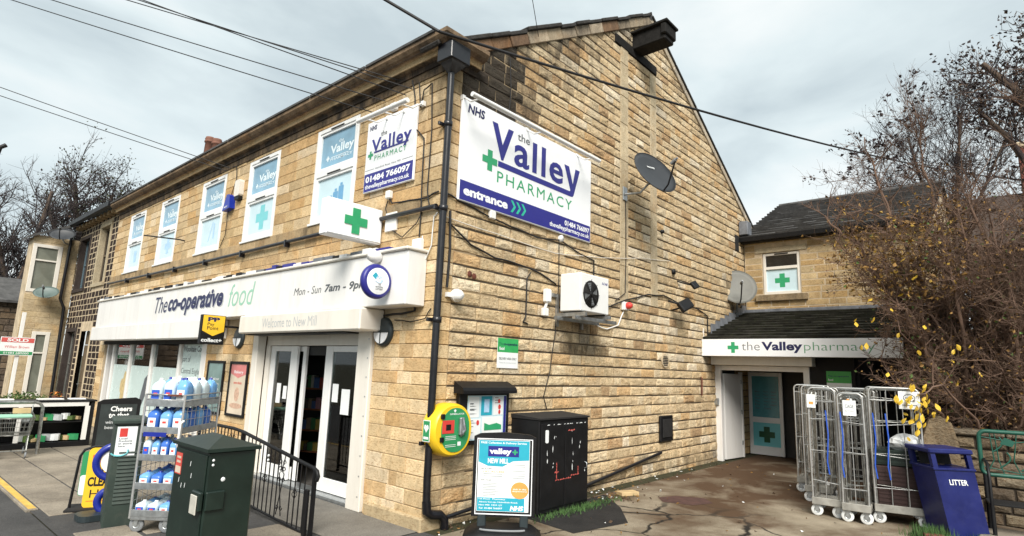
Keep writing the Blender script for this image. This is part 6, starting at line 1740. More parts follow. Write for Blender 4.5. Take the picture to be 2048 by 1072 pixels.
# newspaper stand
t = thing('newspaper_stand', 'long black and white newspaper stand outside the neighbouring house', 'stand', (-10.3, -2, 0))
b = MB(); X_ = -10.1
b.box(W, X_-.5, X_, -3.4, -1.08, -.0, .12, bev=.01); b.box(W, X_-.5, X_, -1.16, -1.08, .12, .96, bev=.01); b.box(W, X_-.5, X_, -3.4, -3.32, .12, .96, bev=.01); b.box(W, X_-.5, X_-.46, -3.32, -1.16, .12, .96); b.box(W, X_-.46, X_-.02, -3.32, -1.16, .52, .545); b.box(W, X_-.52, X_+.03, -3.42, -1.05, .96, 1.0, bev=.01); b.build('case', MT['black'], t)
SFr = Fr((X_, 0, 0), (0, 1, 0), (0, 0, 1), (1, 0, 0))
b = MB(); b.box(SFr, -3.3, -1.2, .87, .955, .003, .012); b.box(SFr, -1.26, -1.165, .14, .87, .003, .012); b.box(SFr, -2.42, -2.34, .14, .87, .003, .012); b.build('trim', MT['white_old'], t)
b = MB()
for y_, l_ in ((-3.0, .5), (-2.1, .45), (-1.55, .3)): b.box(SFr, y_, y_+l_, 1.002, 1.03, -.3, -.05, bev=.006)
b.build('top_leaflets', MT['white_old'], t)
cg = [MT['paper'], MT['aedgreen'], MT['leafg'], MT['greypale'], MT['kraft']]
bn = ['white', 'green', 'dark green', 'grey', 'brown']
for si, v in enumerate((.125, .55)):
    for k_ in range(9):
        y_ = -2.28+k_*.115+random.uniform(-.02, .02); ci = (k_*2+si*3) % 5
        b = MB(); a_ = random.random()*6; fr = Fr((X_-.16+random.uniform(-.06, .06), y_, v), (math.cos(a_), math.sin(a_), random.uniform(-.2, .2)), (-math.sin(a_), math.cos(a_), 0), (0, 0, 1))
        hh = random.uniform(.05, .14); pl = [(random.uniform(.7, 1)*.12*math.cos(R(a)), random.uniform(.7, 1)*.10*math.sin(R(a))) for a in range(0, 360, 40)]
        b.prism(fr, pl, .02, .02+hh); b.build('bundle', cg[ci], None, '%s bundle, %s from left on the %s shelf of the newspaper stand' % (bn[ci], ('first', 'second', 'third', 'fourth', 'fifth', 'sixth', 'seventh', 'eighth', 'ninth')[k_], 'upper' if si else 'lower'), 'bundle', 'bundles on the newspaper stand')
# shopping trolleys inside a steel hoop
b = MB(); b.tube([(-9.25, -2.15, -.0), (-9.28, -2.17, .92), (-9.28, -2.22, .99), (-9.28, -2.30, 1.02), (-9.28, -3.5, 1.04), (-9.28, -3.6, .98), (-9.26, -3.62, 0)], .03, 10); b.build('trolley_hoop', MT['chrome'], None, 'tubular steel hoop barrier round the shopping trolleys', 'barrier')
def trolley(x, y, label):
    t = thing('shopping_trolley', label, 'shopping trolley', (x, y, 0), 'shopping trolleys in the hoop')
    fr = facing(x, y, 0, 84)
    b = MB(); T0, T1 = .24, .28
    top = [fr.p(-T1, .74, .0), fr.p(T1, .74, 0), fr.p(T1, .80, -.75), fr.p(-T1, .80, -.75)]; bot = [fr.p(-T0, .42, -.05), fr.p(T0, .42, -.05), fr.p(T0, .42, -.65), fr.p(-T0, .42, -.65)]
    for q in (top, bot): b.tube(q, .009, 5, closed=True)
    for i in range(4):
        a, c, d, e2 = top[i], top[(i+1) % 4], bot[i], bot[(i+1) % 4]
        for k_ in range(9): f_ = k_/8; b.tube([a.lerp(c, f_), d.lerp(e2, f_)], .0035, 4)
        for k_ in range(1, 4): f_ = k_/4; b.tube([a.lerp(d, f_), c.lerp(e2, f_)], .0035, 4)
    for k_ in range(7): f_ = k_/6; b.tube([bot[0].lerp(bot[3], f_), bot[1].lerp(bot[2], f_)], .0035, 4)
    b.build('basket', MT['chrome'], t)
    b = MB()
    for s_ in (-1, 1): b.tube([fr.p(s_*.27, .98, -.82), fr.p(s_*.26, .45, -.66), fr.p(s_*.25, .16, -.7), fr.p(s_*.22, .14, .0)], .013, 6); b.tube([fr.p(s_*.22, .14, .0), fr.p(s_*.23, .42, -.12)], .011, 6)
    b.tube([fr.p(-.22, .14, 0), fr.p(.22, .14, 0)], .011, 6); b.build('frame', MT['chrome'], t)
    b = MB(); b.tube([fr.p(-.29, .98, -.82), fr.p(.29, .98, -.82)], .018, 8); b.build('handle', MT['aedgreen'], t)
    for s_ in (-1, 1):
        for q in (-.02, -.68):
            c = fr.p(s_*.22, .055, q); b = MB(); b.lathe(Fr(c, fr.v, fr.n, fr.u), [(.02, -.014), (.055, -.014), (.055, .014), (.02, .014)], 12); b.tube([c, fr.p(s_*.22, .14, q)], .01, 5); b.build('wheel', MT['grey'], t)
    return fr
trf = trolley(-8.85, -2.62, 'grey wire shopping trolley nearest the road in the hoop')
trolley(-9.15, -3.25, 'second wire shopping trolley, cut by the left edge of the picture')
b = MB(); b.box(trf, -.26, .24, .745, .80, -.42, -.04, bev=.015); b.build('green_tray', MT['greenpale'], None, 'pale green tray lying on the front shopping trolley', 'tray')
b = MB(); b.box(trf, -.05, .23, .80, .90, -.66, -.44, bev=.008); b.build('cardboard_box', MT['kraft'], None, 'small brown cardboard box on the front shopping trolley', 'box')

# ------------------------------------------------------------------ neighbouring houses
dh = thing('dark_terraced_house', 'soot black stone terraced house with pale joints left of the shop', 'house', (-17.2, 2, 0))
dholes = [(-16.95, -15.9, 4.3, 6.15), (-19.3, -18.2, 4.25, 6.0), (-19.3, -18.2, .6, 2.75), (-17.5, -16.45, -.1, 2.75)]
b = MB(); wall_face(b, FRONT, -19.62, -14.87, -.1, 6.6, dholes, -.06); b.build('wall', MT['mortar_pale'], dh)
DFr = Fr((0, .06, 0), (1, 0, 0), (0, 0, 1), (0, -1, 0))
grow_h = [(-17.08, -15.77, 4.16, 6.29), (-19.45, -18.05, 4.1, 6.1), (-19.45, -18.05, .45, 2.9), (-17.65, -16.3, -.1, 2.95)]
masonry(dh, DFr, -19.62, -14.88, levels([(-.05, 6.55, 34)]), (.28, .46), grow_h, lambda x, z: (jit((.035, .024, .020), .35), random.uniform(0, .2)), MT['blackstone'], .002, .0, .030, .055)
def old_window(parent, fr, h, stone_c, frame_m, n=0.0, sur=.13):
    u0, u1, v0, v1 = h
    s = MB(); s.col = (*stone_c, .08)
    s.box(fr, u0-sur, u0, v0-.02, v1+.0, -.25, n+.03, bev=.006); s.box(fr, u1, u1+sur, v0-.02, v1, -.25, n+.03, bev=.006); s.box(fr, u0-sur, u1+sur, v1, v1+sur, -.25, n+.032, bev=.006); s.box(fr, u0-sur-.03, u1+sur+.03, v0-.14, v0-.021, -.2, n+.06, bev=.006)
    w = s.build('window', MT['ashlar'], parent)
    f = MB(); t_ = .06; m = (v0+v1)/2
    for q in ((u0, u0+t_, v0, v1), (u1-t_, u1, v0, v1), (u0+t_, u1-t_, v0-.02, v0+t_), (u0+t_, u1-t_, v1-t_, v1), (u0+t_, u1-t_, m-.03, m+.03)): f.box(fr, *q, -.20, -.14)
    f.build('sash_frame', frame_m, w)
    for (a, c) in ((v0+t_, m-.03), (m+.03, v1-t_)):
        g = MB(); g.box(fr, u0+t_, u1-t_, a, c, -.18, -.17); g.build('pane', MT['screen'], w)
old_window(dh, DFr, dholes[0], (.42, .36, .25), mat('brown_sash', (.10, .075, .05), .5))
old_window(dh, DFr, dholes[1], (.05, .04, .036), mat('blue_grey_sash', (.10, .15, .18), .5))
old_window(dh, DFr, dholes[2], (.05, .04, .036), MT['dishgrey'])
dd = MB(); dd.box(DFr, -17.5, -16.45, .02, 2.3, -.2, -.14, bev=.008); dd.box(DFr, -17.5, -16.45, 2.32, 2.75, -.19, -.15)
for (a, c, e_, f_) in ((-17.4, -17.02, .2, .95), (-16.93, -16.55, .2, .95), (-17.4, -17.02, 1.1, 2.15), (-16.93, -16.55, 1.1, 2.15)): dd.box(DFr, a, c, e_, f_, -.14, -.125, bev=.006)
do = dd.build('door', mat('brown_door', (.12, .085, .05), .5, var=.2), dh)
q = MB(); q.tube([DFr.p(-17.42, 1.05, -.13), DFr.p(-17.42, 1.05, -.08), DFr.p(-17.3, 1.05, -.08)], .012, 6); q.build('handle', MT['steel'], do)
b = MB(); b.add([(-19.7, -.28, 6.62), (-14.86, -.28, 6.62), (-14.86, 4, 9.15), (-19.7, 4, 9.15), (-19.7, -.28, 6.56), (-14.86, -.28, 6.56)], [(0, 1, 2, 3), (4, 5, 1, 0)]); b.add([(-19.7, 4, 9.15), (-14.86, 4, 9.15), (-14.86, 8, 6.7), (-19.7, 8, 6.7)], [(0, 1, 2, 3)]); dr_ = b.build('roof', MT['slate'], dh)
b = MB(); b.prism(Fr((-19.7, 0, 0), (0, 1, 0), (0, 0, 1), (1, 0, 0)), [(-.36, 6.52), (-.26, 6.48), (-.2, 6.56), (-.2, 6.66), (-.36, 6.66)], 0, 4.82); b.build('gutter', MT['black'], dr_)
x = -19.5
while x < -15: q = MB(); q.col = (.32, .23, .13, .15); q.box(FRONT, x, x+.12, 6.38, 6.52, -.05, .16, bev=.008); q.build('corbel', MT['ashlar'], dh); x += .42
b = MB(); b.col = (.10, .07, .05, .3); b.box(W, -20.3, -18.6, 3.6, 4.5, 8.5, 10.4, bev=.02); ch = b.build('chimney', MT['blackstone'], dr_)
for x, h in ((-19.75, 11.42), (-18.95, 11.14)):
    b = MB(); H_ = h-10.4; b.lathe(Fr((x, 4.0, 10.4), (1, 0, 0), (0, 1, 0), (0, 0, 1)), [(.20, 0), (.17, H_-.30), (.21, H_-.28), (.21, H_-.22), (.17, H_-.20), (.20, H_-.13), (.17, H_-.04), (0, H_)], 16); b.build('chimney_pot', MT['terracotta'], None, 'clay chimney pot with rounded cowl, %s of the two above the eaves' % ('left and taller' if h > 11.4 else 'right and shorter'), 'chimney pot', 'chimney pots')
t = thing('flower_pot', 'orange flowers in a pot on the ledge of the black house', 'flower pot', (-18.2, -.15, .45))
b = MB(); b.lathe(Fr((-18.3, -.16, .47), (1, 0, 0), (0, 1, 0), (0, 0, 1)), [(.09, 0), (.13, .16), (.14, .17)], 14); b.build('pot', MT['terracotta'], t)
b = MB()
for i in range(40):
    c = Vector((-18.3+random.gauss(0, .1), -.16+random.gauss(0, .09), .68+random.gauss(0, .05))); a = random.random()*6; b.add([c+Vector((.04*math.cos(a+k_*1.57), .04*math.sin(a+k_*1.57), random.uniform(-.02, .03))) for k_ in range(4)], [(0, 1, 2, 3)], i % 2)
b.build('flowers', [MT['orange'], MT['leafg']], t)

bh = thing('pale_bay_house', 'pale stone house with a tall bay window projecting beyond the black house', 'house', (-22, 2, 0))
BX = Fr((-19.66, 0, 0), (0, 1, 0), (0, 0, 1), (1, 0, 0))
bhole = [(-1.16, -.47, 4.12, 5.68), (-.78, -.42, .6, 2.66)]
b = MB(); wall_face(b, BX, -1.24, .05, -.1, 6.05, bhole); b.add([(-20.5, -1.24, -.1), (-19.66, -1.24, -.1), (-19.66, -1.24, 6.0), (-20.5, -1.24, 6.0)], [(0, 1, 2, 3)]); b.build('wall', MT['mortar_pale'], bh)
masonry(bh, BX, -1.24, .05, levels([(0, 6.0, 30)]), (.3, .55), [(-1.24, -.39, 4.05, 5.75), (-.86, -.34, .5, 2.75)], lambda x, z: (jit((.50, .40, .25), .1), random.uniform(0, .08)), MT['ashlar'], .010, 0, .008, .008)
def bay_win(h, cols):
    u0, u1, v0, v1 = h; f = MB(); t_ = .05
    for q in ((u0-.07, u0+t_, v0-.06, v1+.06), (u1-t_, u1+.07, v0-.06, v1+.06), (u0+t_, u1-t_, v0-.06, v0+t_), (u0+t_, u1-t_, v1-t_, v1+.06)): f.box(BX, *q, -.05, .02, bev=.006)
    tm = v0+(v1-v0)*.68; f.box(BX, u0+t_, u1-t_, tm-.025, tm+.025, -.05, .02)
    w = f.build('window', MT['cream'], bh)
    for a, c in ((v0+t_, tm-.025), (tm+.025, v1-t_)): g = MB(); g.box(BX, u0+t_, u1-t_, a, c, -.035, -.025); g.build('pane', mat('curtained_glass', (.16, .17, .14), .08, var=.3, scale=1.5, spec=.7) if 'curtained_glass' not in bpy.data.materials else bpy.data.materials['curtained_glass'], w)
for h in bhole: bay_win(h, 1)
b = MB(); b.add([(-20.7, -1.4, 5.98), (-19.5, -1.4, 5.98), (-19.5, .9, 7.2), (-20.7, .9, 7.2), (-20.7, -1.4, 5.9), (-19.5, -1.4, 5.9), (-19.5, .9, 7.1)], [(0, 1, 2, 3), (4, 5, 1, 0), (5, 6, 2, 1)]); b.add([(-20.7, .9, 7.2), (-19.5, .9, 7.2), (-19.5, 6, 6.2), (-20.7, 6, 6.2)], [(0, 1, 2, 3)]); b.build('roof', MT['slate'], bh)
t = thing('downpipe', 'black downpipe where the black house meets the pale house', 'downpipe', (-19.5, -.1, 0))
b = MB(); b.tube([(-19.55, -.12, 6.5), (-19.58, -.22, 6.2), (-19.56, -.26, 3.9), (-19.54, -.12, 3.6), (-19.52, -.06, 0)], .05, 8); b.build('pipe', MT['pipe'], t)
sat_dish('dark satellite dish under the eaves of the black house', (-19.55, -.3, 5.85), (-19.2, -.55, 6.08), 62, 42, .38, MT['dish'], .8)
sat_dish('grey green satellite dish below the bay window', (-19.6, -.55, 3.9), (-19.25, -.72, 4.02), 62, 40, .36, mat('dish_green_grey', (.10, .14, .13), .5), .75)
t = thing('estate_agent_sign', 'red white and green sold board on a white post', 'sign', (-18, -1.4, 0))
b = MB(); b.box(W, -18.06, -17.98, -1.44, -1.34, 0, 3.25, bev=.006); b.build('post', MT['white_old'], t)
SB = Fr((-17.95, 0, 0), (0, 1, 0), (0, 0, 1), (1, 0, 0))
b = MB(); b.box(SB, -1.86, -1.02, 1.90, 2.46, 0, .02); b.build('board', MT['paper'], t)
b = MB(); b.box(SB, -1.84, -1.04, 2.30, 2.44, .0205, .024); b.build('red_band', mat('faded_red_band', (.60, .10, .09), .5), t)
letters(t, 'SOLD', SB, -1.70, -1.18, 2.32, 2.42, .0255, MT['paper'], .04)
b = MB(); b.box(SB, -1.84, -1.04, 1.92, 2.02, .0205, .024); b.build('green_band', MT['aedgreen'], t)
letters(t, 'William Brown', SB, -1.74, -1.14, 2.12, 2.2, .022, MT['red'], 0); letters(t, '01484 689000', SB, -1.75, -1.13, 1.94, 2.0, .0255, MT['paper'], .01)
lb = thing('far_low_building', 'low dark stone outbuilding at the far left edge', 'building', (-28, -1.5, 0))
b = MB(); b.box(W, -31, -26.5, -6, .3, -.1, 4.2); b.build('wall', MT['mortar'], lb)
masonry(lb, Fr((-26.5, 0, 0), (0, 1, 0), (0, 0, 1), (1, 0, 0)), -6, .3, levels([(0, 4.15, 16)]), (.35, .7), [(-1.6, -.6, 1.0, 2.0)], lambda x, z: (jit((.16, .12, .085), .3), random.uniform(.1, .3)), MT['stone'], .02, .01, .03, .02, nmax=150)
b = MB(); b.add([(-26.2, -6.2, 4.15), (-26.2, .4, 4.15), (-28.5, .4, 5.3), (-28.5, -6.2, 5.3), (-26.2, -6.2, 4.05), (-26.2, .4, 4.05)], [(0, 1, 2, 3), (4, 5, 1, 0)]); b.build('roof', MT['slate'], lb)
rh = thing('far_dark_house', 'dark roofed house mostly hidden behind the shrub at the right', 'house', (7, 16, 0))
b = MB(); b.box(W, 5.0, 11, 13.2, 18.8, -.1, 5.4); b.build('wall', MT['mortar'], rh)
b = MB(); b.add([(4.75, 12.9, 5.35), (11.2, 12.9, 5.35), (11.2, 16, 7.35), (4.75, 16, 7.35), (4.75, 19.1, 5.35), (11.2, 19.1, 5.35)], [(0, 1, 2, 3), (3, 2, 5, 4), (0, 3, 4)]); rr2 = b.build('roof', mat('brown_roof_tiles', (.05, .033, .025), .9, var=.5, scale=6, bump=.5), rh)
b = MB(); b.box(W, 6.18, 6.9, 15.6, 16.4, 6.9, 8.55, bev=.02); b.build('chimney', MT['brick'], rr2)
b = MB(); b.box(W, 6.13, 6.95, 15.55, 16.45, 8.552, 8.70, bev=.02); b.build('chimney_cap', MT['mortar_pale'], rr2)
b = MB(); b.tube([(-12.0, -3.33, 0), (-12.0, -3.33, 6.55), (-12.0, -3.3, 6.75), (-12.0, -3.2, 6.84)], [.07, .05, .05, .05], 8)
b.build('lamp_post', MT['black'], None, 'slim dark lamp post at the left edge of the picture', 'lamp post')

# ------------------------------------------------------------------ overhead wires
def overhead(p0, p1, sag, r_, label):
    p0, p1 = Vector(p0), Vector(p1); P = []
    for i in range(25):
        f = i/24; q = p0.lerp(p1, f); q.z -= sag*4*f*(1-f); P.append(q)
    b = MB(); b.tube(P, r_, 5); b.build('overhead_wire', MT['cable'], None, label, 'wire', None)
POLE = (-14, -9.3, 0)
for (a, e_, lab) in (((-14, -9.29, 10.97), (-1.62, -.05, 5.93), 'lowest of the five thin wires crossing the upper sky to the eaves'),
                     ((-14, -9.32, 11.16), (-1.35, -.05, 6.05), 'second lowest of the five thin wires crossing the upper sky'),
                     ((-14, -9.45, 11.94), (-.70, -.05, 6.05), 'middle of the five thin wires crossing the upper sky'),
                     ((-14, -9.55, 12.35), (-.83, -.05, 5.99), 'second highest of the five thin wires crossing the upper sky'),
                     ((-14, -9.39, 11.55), (-1.0, -.05, 6.28), 'highest of the five thin wires crossing the upper sky'),
                     ((-14, -9.04, 9.48), (-6.9, -.05, 6.12), 'upper of the two thin wires at the left ending at the middle window'),
                     ((-14, -8.99, 9.17), (-7.1, -.05, 6.10), 'lower of the two thin wires at the left ending at the middle window')):
    overhead(a, e_, .06, .0085, lab)
overhead((-3.6, -4.2, 9.55), (.28, -.42, 6.42), .03, .022, 'thick black cable from the sky down to the corner of the eaves')
overhead((.28, -.42, 6.42), (7.42, 30, 11.35), .55, .022, 'thick black cable sagging across the gable to the far right')
overhead((.1, 1.9, 7.55), (2.6, -3.5, 12.5), .05, .006, 'faint thin wire rising from the verge of the gable')

# ------------------------------------------------------------------ trees and shrubs
rng = random.Random(11)
def rv(s): return Vector((rng.gauss(0, s), rng.gauss(0, s), rng.gauss(0, s)))
tips = []
def limb(mb, pts, r0_, r1_, seg=4):
    n_ = len(pts); mb.tube(pts, [r0_+(r1_-r0_)*i/(n_-1) for i in range(n_)], seg, caps=False)
def twig(mb, p, d, L_, r_, lvl, maxl, up=.12, wob=.22, kids=(7, 6, 5), ratio=.48, tipl=None, pr=None):
    k_ = 4 if lvl < maxl else 2
    P = [p.copy()]; d = d.normalized()
    for i in range(k_):
        d = (d+rv(wob)*.5+Vector((0, 0, up*.3))).normalized()
        P.append(P[-1]+d*(L_/k_))
    limb(mb, P, r_, r_*.45, 3 if lvl >= maxl-1 else 4)
    if lvl == maxl:
        if tipl is not None: tipl.append((P[-1], d))
        return
    for i in range(kids[min(lvl, len(kids)-1)]):
        f = rng.uniform(.22, 1.0)*k_
        j = min(int(f), k_-1); q = P[j].lerp(P[j+1], f-j)
        dd_ = (d*.75+rv(.62)+Vector((0, 0, up))).normalized()
        twig(mb, q, dd_, L_*ratio*rng.uniform(.6, 1.3), r_*.5, lvl+1, maxl, up, wob, kids, ratio, tipl)
def stem(mb, pts, r_, n_side, side_L, maxl, tipl, up=.15, kids=(7, 6, 5), f0=.25):
    pts = [Vector(p) for p in pts]; P = []
    for i in range(len(pts)-1):
        for j in range(4):
            P.append(pts[i].lerp(pts[i+1], j/4)+rv(.03))
    P.append(pts[-1]); n_ = len(P)
    limb(mb, P, r_, r_*.25, 7)
    for i in range(n_side):
        f = rng.uniform(f0, 1)*(n_-1); j = min(int(f), n_-2); q = P[j].lerp(P[j+1], f-j)
        d = (P[j+1]-P[j]).normalized()
        twig(mb, q, d*.6+rv(.65)+Vector((0, 0, up)), side_L*rng.uniform(.5, 1.2), r_*.30*(1-.6*f/n_)+.003, 1, maxl, up, .25, kids, .5, tipl)
def leaf(mb, p, d, s, mt=0):
    d = d.normalized(); a = d.orthogonal().normalized(); a = (a*math.cos(rng.random()*6.28)+d.cross(a)*math.sin(rng.random()*6.28))
    n_ = d.cross(a)*s*.18
    mb.add([p, p+d*s*.5+a*s*.30+n_, p+d*s, p+d*s*.5-a*s*.30+n_], [(0, 1, 2), (0, 2, 3)], mt)

# the big shrub in the corner
bu = thing('large_shrub', 'huge half bare brown shrub with a few yellow leaves over the low wall', 'shrub', (5.3, 7.4, 0))
B0 = Vector((5.35, 7.35, 0))
b = MB(); tp1 = []; trunk = MB()
stems = [([B0, (5.0, 7.4, 1.6), (4.3, 7.5, 3.2), (3.5, 7.6, 4.6), (3.0, 7.7, 5.3)], .07, 26, .95),
         ([B0+Vector((.1, 0, 0)), (5.0, 7.6, 2.2), (4.4, 7.8, 4.2), (3.95, 7.9, 5.8), (3.75, 8, 6.9)], .042, 30, .95),
         ([B0, (5.2, 7.7, 2.3), (4.9, 7.9, 4.5), (4.7, 8, 6.0), (4.65, 8, 7.1)], .042, 34, .95),
         ([B0+Vector((.2, .1, 0)), (5.5, 7.7, 2.2), (5.5, 7.6, 4.0), (5.3, 7.6, 5.3)], .06, 28, 1.0),
         ([B0+Vector((.3, 0, 0)), (5.8, 7.4, 2.4), (6.2, 7.3, 4.4), (6.35, 7.4, 6.2), (6.3, 7.4, 7.2)], .05, 30, .9),
         ([B0, (5.0, 7.1, 1.2), (4.7, 6.9, 2.2), (4.45, 6.9, 3.0), (4.2, 6.9, 3.5)], .05, 22, .6),
         ([B0+Vector((.3, -.1, 0)), (5.9, 7.0, 1.7), (6.3, 6.9, 3.0), (6.6, 6.9, 4.2)], .055, 26, .9),
         ([B0, (4.9, 7.1, 2.0), (4.2, 7.1, 3.4), (3.6, 7.2, 4.3)], .055, 26, .85),
         ([B0, (5.3, 7.0, 1.8), (5.1, 6.9, 3.2), (4.9, 7.0, 4.5)], .055, 30, .95),
         ([B0+Vector((.2, -.1, 0)), (5.7, 6.8, 1.8), (5.7, 6.7, 3.2), (5.6, 6.8, 4.6)], .05, 30, .95),
         ([B0, (4.9, 6.9, 1.3), (4.45, 6.6, 1.75), (4.15, 6.45, 1.9)], .035, 14, .5),
         ([B0, (5.1, 7.2, 1.5), (4.7, 7.2, 2.6), (4.3, 7.3, 3.8), (4.1, 7.3, 5.0)], .055, 30, .9),
         ([B0+Vector((.4, 0, 0)), (6.1, 7.6, 2.0), (6.4, 7.8, 3.6), (6.6, 7.8, 5.4)], .055, 26, .9),
         ([B0+Vector((.2, .2, 0)), (5.4, 8.2, 2.5), (5.2, 8.6, 4.2), (5.3, 8.8, 5.6)], .055, 28, .95)]
stems += [([B0+Vector((.1*k_-.2, 0, 0)), (5.35+.25*math.sin(k_*2.1), 7.2, 1.5), (4.5+.28*k_, 7.0+.5*math.cos(k_*1.7), 2.6+.35*(k_ % 3)), (4.2+.32*k_, 7.1+.5*math.sin(k_), 3.5+.5*(k_ % 4))], .045, 30, .8) for k_ in range(9)]
stems += [([B0, (5.15, 6.6, 1.45), (4.85, 5.75, 1.95), (4.6, 5.2, 1.85)], .03, 12, .4)]
for pts, r_, ns, sl_ in stems: stem(b, pts, r_, ns, sl_, 3, tp1, kids=(0, 7, 6))
b.build('crown', MT['twig'], bu, kind='stuff')
tk = MB()
for pts, r_, ns, sl_ in stems[:8]:
    limb(tk, [Vector(p) for p in pts[:3]], r_*1.05, r_*.85, 8)
tk.build('trunk', MT['bark'], bu)
lv = MB()
for p, d in tp1:
    hgt = p.z
    if hgt > 6.0:
        if rng.random() < .10:
            for _ in range(5): leaf(lv, p+rv(.04), d+rv(.5), rng.uniform(.05, .10), 3)
        continue
    if hgt < 5.3 and rng.random() < .42: leaf(lv, p, d+rv(.6)+Vector((0, 0, -.5)), rng.uniform(.03, .07), 0 if rng.random() < .65 else 1)
    if 3.4 < hgt < 5.4 and p.x < 5.2 and rng.random() < .30: leaf(lv, p, d+rv(.6)+Vector((0, 0, -.5)), rng.uniform(.05, .10), 1 if rng.random() < .75 else 4)
    if hgt < 5 and rng.random() < .03: leaf(lv, p, d+rv(.6), rng.uniform(.05, .08), 2)
lv.build('leaves', [MT['leafb'], MT['leafo'], MT['leafg'], MT['leafdk'], mat('leaf_mustard', (.34, .21, .03), .7, var=.4)], bu, kind='stuff')
# big yellow leaves one can pick out
yp = [(rng.gauss(4.60, .13), rng.gauss(5.2, .10), rng.gauss(1.70, .16)) for _ in range(44)] + [(rng.gauss(4.85, .35), rng.gauss(6.5, .2), rng.gauss(2.5, .45)) for _ in range(16)] + [(rng.uniform(3.5, 4.6), 6.8, rng.uniform(2.4, 4.2)) for _ in range(10)]
lm = bpy.data.meshes.new('yellow_leaf')
prof_ = [(0, 0), (.28, .20), (.55, .27), (.8, .18), (1.0, 0)]
vv = [(0, x_, 0 if x_ in (0, 1.0) else -.04) for x_, w_ in prof_]; lf = []
vl = [(-w_, x_, .05-.12*x_*x_) for x_, w_ in prof_[1:-1]]; vr = [(w_, x_, .05-.12*x_*x_) for x_, w_ in prof_[1:-1]]
vv = vv+vl+vr
lm.from_pydata(vv, [], [(0, 1, 5), (1, 2, 6, 5), (2, 3, 7, 6), (3, 4, 7), (0, 8, 1), (1, 8, 9, 2), (2, 9, 10, 3), (3, 10, 4)])
lm.materials.append(MT['leafy'])
for p in yp:
    o = bpy.data.objects.new('yellow_leaf', lm); COL.objects.link(o); o.parent = bu
    o.location = Vector(p)-bu.location; s = rng.uniform(.075, .14); o.scale = (s, s, s); o.rotation_euler = (rng.uniform(-2.6, -1.2), rng.uniform(-.6, .6), rng.uniform(-1.6, 1.2))

# second tree at the right with dark seed heads
def tree(name, label, base, stems_, mtw, leafm, prob, ls, maxl=3, kids=(0, 6, 5), up=.2, cat='tree', clus=1):
    t_ = thing(name, label, cat, base)
    cb, tb, tl = MB(), MB(), []
    for pts, r_, ns, sl_ in stems_:
        stem(cb, pts, r_, ns, sl_, maxl, tl, up, kids)
        limb(tb, [Vector(p) for p in pts], r_*1.04, r_*.4, 8)
    cb.build('crown', mtw, t_, kind='stuff'); tb.build('trunk', MT['bark'], t_)
    if leafm:
        q = MB()
        for p, d in tl:
            if rng.random() < prob:
                for _ in range(clus): leaf(q, p+rv(ls*.8), d+rv(.7), rng.uniform(.6, 1.2)*ls, rng.randrange(len(leafm)))
        q.build('leaves', leafm, t_, kind='stuff')
    return t_
tree('seed_head_tree', 'tall bare tree with dark seed clusters at the top right corner', (6.9, 8.6, 0),
     [([(6.9, 8.6, 0), (6.9, 8.5, 3), (6.6, 8.4, 5.5), (6.1, 8.2, 7.3), (5.7, 8.1, 7.9)], .10, 26, 1.0),
      ([(6.9, 8.6, 0), (7.0, 8.5, 3.5), (6.8, 8.4, 6.2), (6.5, 8.2, 8.3)], .10, 26, 1.0),
      ([(6.9, 8.6, 0), (7.0, 8.4, 3), (6.5, 8.2, 5.0), (5.9, 8.0, 6.4), (5.6, 8.0, 6.9)], .08, 20, .8)],
     MT['twigdk'], [MT['leafdk'], MT['leafdk'], MT['leafb']], .42, .075, clus=5)
tree('bare_tree', 'bare twiggy tree standing behind the roof of the rear wing', (4.1, 19.5, 0),
     [([(4.1, 19.5, 0), (4.1, 19.5, 6), (3.7, 19.5, 8.5), (3.3, 19.5, 10.9)], .085, 60, 1.8),
      ([(4.1, 19.5, 0), (4.3, 19.5, 6), (4.6, 19.5, 9), (4.9, 19.5, 11.4)], .085, 60, 1.8),
      ([(4.1, 19.5, 0), (4.0, 19.5, 6), (2.9, 19.5, 8.2), (2.2, 19.5, 9.4)], .065, 46, 1.5),
      ([(4.1, 19.5, 0), (4.3, 19.5, 6), (5.3, 19.5, 8.6), (6.0, 19.5, 10.2)], .07, 50, 1.6)],
     MT['twigdk'], [MT['leafdk']], .12, .07, kids=(0, 7, 6))
# trees beyond the houses at the left
tree('bare_tree', 'bare dark tree behind the pale house at the far left', (-36, 0.6, 0),
     [([(-36, .6, 0), (-36, .6, 4.5), (-36, -.2, 7.5), (-36, -1.2, 10.5)], .22, 40, 2.6),
      ([(-36, .6, 0), (-36, .7, 5), (-36, 1.2, 8), (-36, 1.6, 11.3)], .2, 40, 2.6),
      ([(-36, .6, 0), (-36, .2, 3.5), (-36, -1.2, 5.5), (-36, -2.2, 7.2)], .18, 32, 2.4),
      ([(-36, .6, 0), (-36, .9, 4), (-36, 1.9, 6.2), (-36, 2.6, 8.4)], .18, 32, 2.2)],
     MT['twigdk'], [MT['leafb'], MT['leafdk']], .10, .16)
tree('leafy_tree', 'dark olive tree with small leaves showing above the black house roof', (-38, 4.2, 0),
     [([(-38, 4.2, 0), (-38, 4.2, 7), (-38, 3.4, 10), (-38, 3.0, 12.4)], .25, 40, 2.2),
      ([(-38, 4.2, 0), (-38, 4.5, 7), (-38, 4.8, 10), (-38, 5.0, 12.3)], .25, 40, 2.2),
      ([(-38, 4.2, 0), (-38, 4.0, 6), (-38, 2.6, 9), (-38, 1.8, 10.8)], .22, 34, 2.0),
      ([(-38, 4.2, 0), (-38, 4.6, 6), (-38, 5.8, 9.5), (-38, 6.6, 11.3)], .22, 34, 1.8)],
     MT['twigdk'], [mat('leaf_olive', (.05, .055, .025), .8, var=.4, scale=1), MT['leafdk']], .55, .16, clus=2)
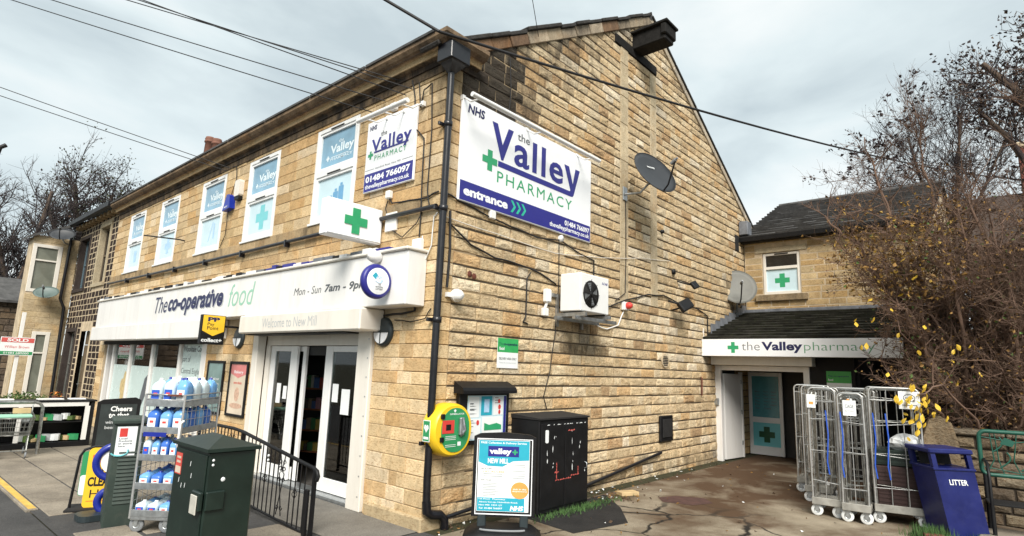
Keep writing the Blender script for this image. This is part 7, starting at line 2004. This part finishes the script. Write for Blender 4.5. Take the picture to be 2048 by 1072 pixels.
# clipped hedge by the newspaper stand
t = thing('small_hedge', 'low dark clipped bush on the ledge behind the newspaper stand', 'bush', (-12.6, -1.6, 0))
b = MB()
for i in range(900):
    p = Vector((-12.8+rng.uniform(-.5, .5), -1.9+rng.uniform(-.6, .6), .85)); e_ = max(0, 1-((p.x+12.8)/.55)**2-((p.y+1.9)/.65)**2); p.z = .62+.42*math.sqrt(e_)*rng.uniform(.5, 1); leaf(b, p, rv(1)+Vector((0, 0, .6)), .06, 0)
b.build('foliage', [MT['leafg']], t, kind='stuff')
b = MB(); b.box(W, -13.4, -12.2, -2.5, -1.3, 0, .68, bev=.02); b.build('planter', MT['black'], t)

# ------------------------------------------------------------------ litter, weeds
b = MB()
for i in range(420):
    k_ = rng.random()
    if k_ < .35: p = Vector((abs(rng.gauss(.18, .16))+.02, rng.uniform(.3, 9), .006))
    elif k_ < .55: p = Vector((rng.gauss(.55, .22), rng.gauss(3.6, .35), .006))
    elif k_ < .7: p = Vector((rng.gauss(.45, .3), rng.gauss(.55, .35), .006))
    else: p = Vector((rng.uniform(.4, 5), rng.uniform(1.5, 9), .006))
    if p.x < .02: continue
    leaf(b, p, Vector((rng.gauss(0, 1), rng.gauss(0, 1), rng.uniform(0, .4))), rng.uniform(.025, .07), rng.choice((0, 0, 0, 0, 0, 0, 1, 1, 1, 2)))
o = b.build('fallen_leaves', [MT['leafb'], MT['leafo'], MT['paper']]); tag(o, 'brown fallen leaves and scraps along the gable foot and over the yard', 'leaves', None, 'stuff')
def grass(c, sx, sy, n_, h, lab):
    b = MB()
    for i in range(n_):
        p = Vector((rng.gauss(c[0], sx), rng.gauss(c[1], sy), 0)); a = rng.random()*6.28; w = Vector((math.cos(a), math.sin(a), 0))*.006; l_ = Vector((rng.gauss(0, .03), rng.gauss(0, .03), h*rng.uniform(.4, 1.2)))
        b.add([p-w, p+w, p+l_], [(0, 1, 2)])
    o = b.build('grass', MT['grass']); tag(o, lab, 'grass', None, 'stuff')
grass((.66, 2.45), .07, .50, 800, .075, 'strip of green grass and moss at the foot of the black cupboard')
grass((4.68, 4.72), .12, .10, 700, .17, 'green weeds at the foot of the litter bin')
grass((5.25, 5.0), .12, .08, 300, .12, 'small weeds between the litter bin and the bench step')
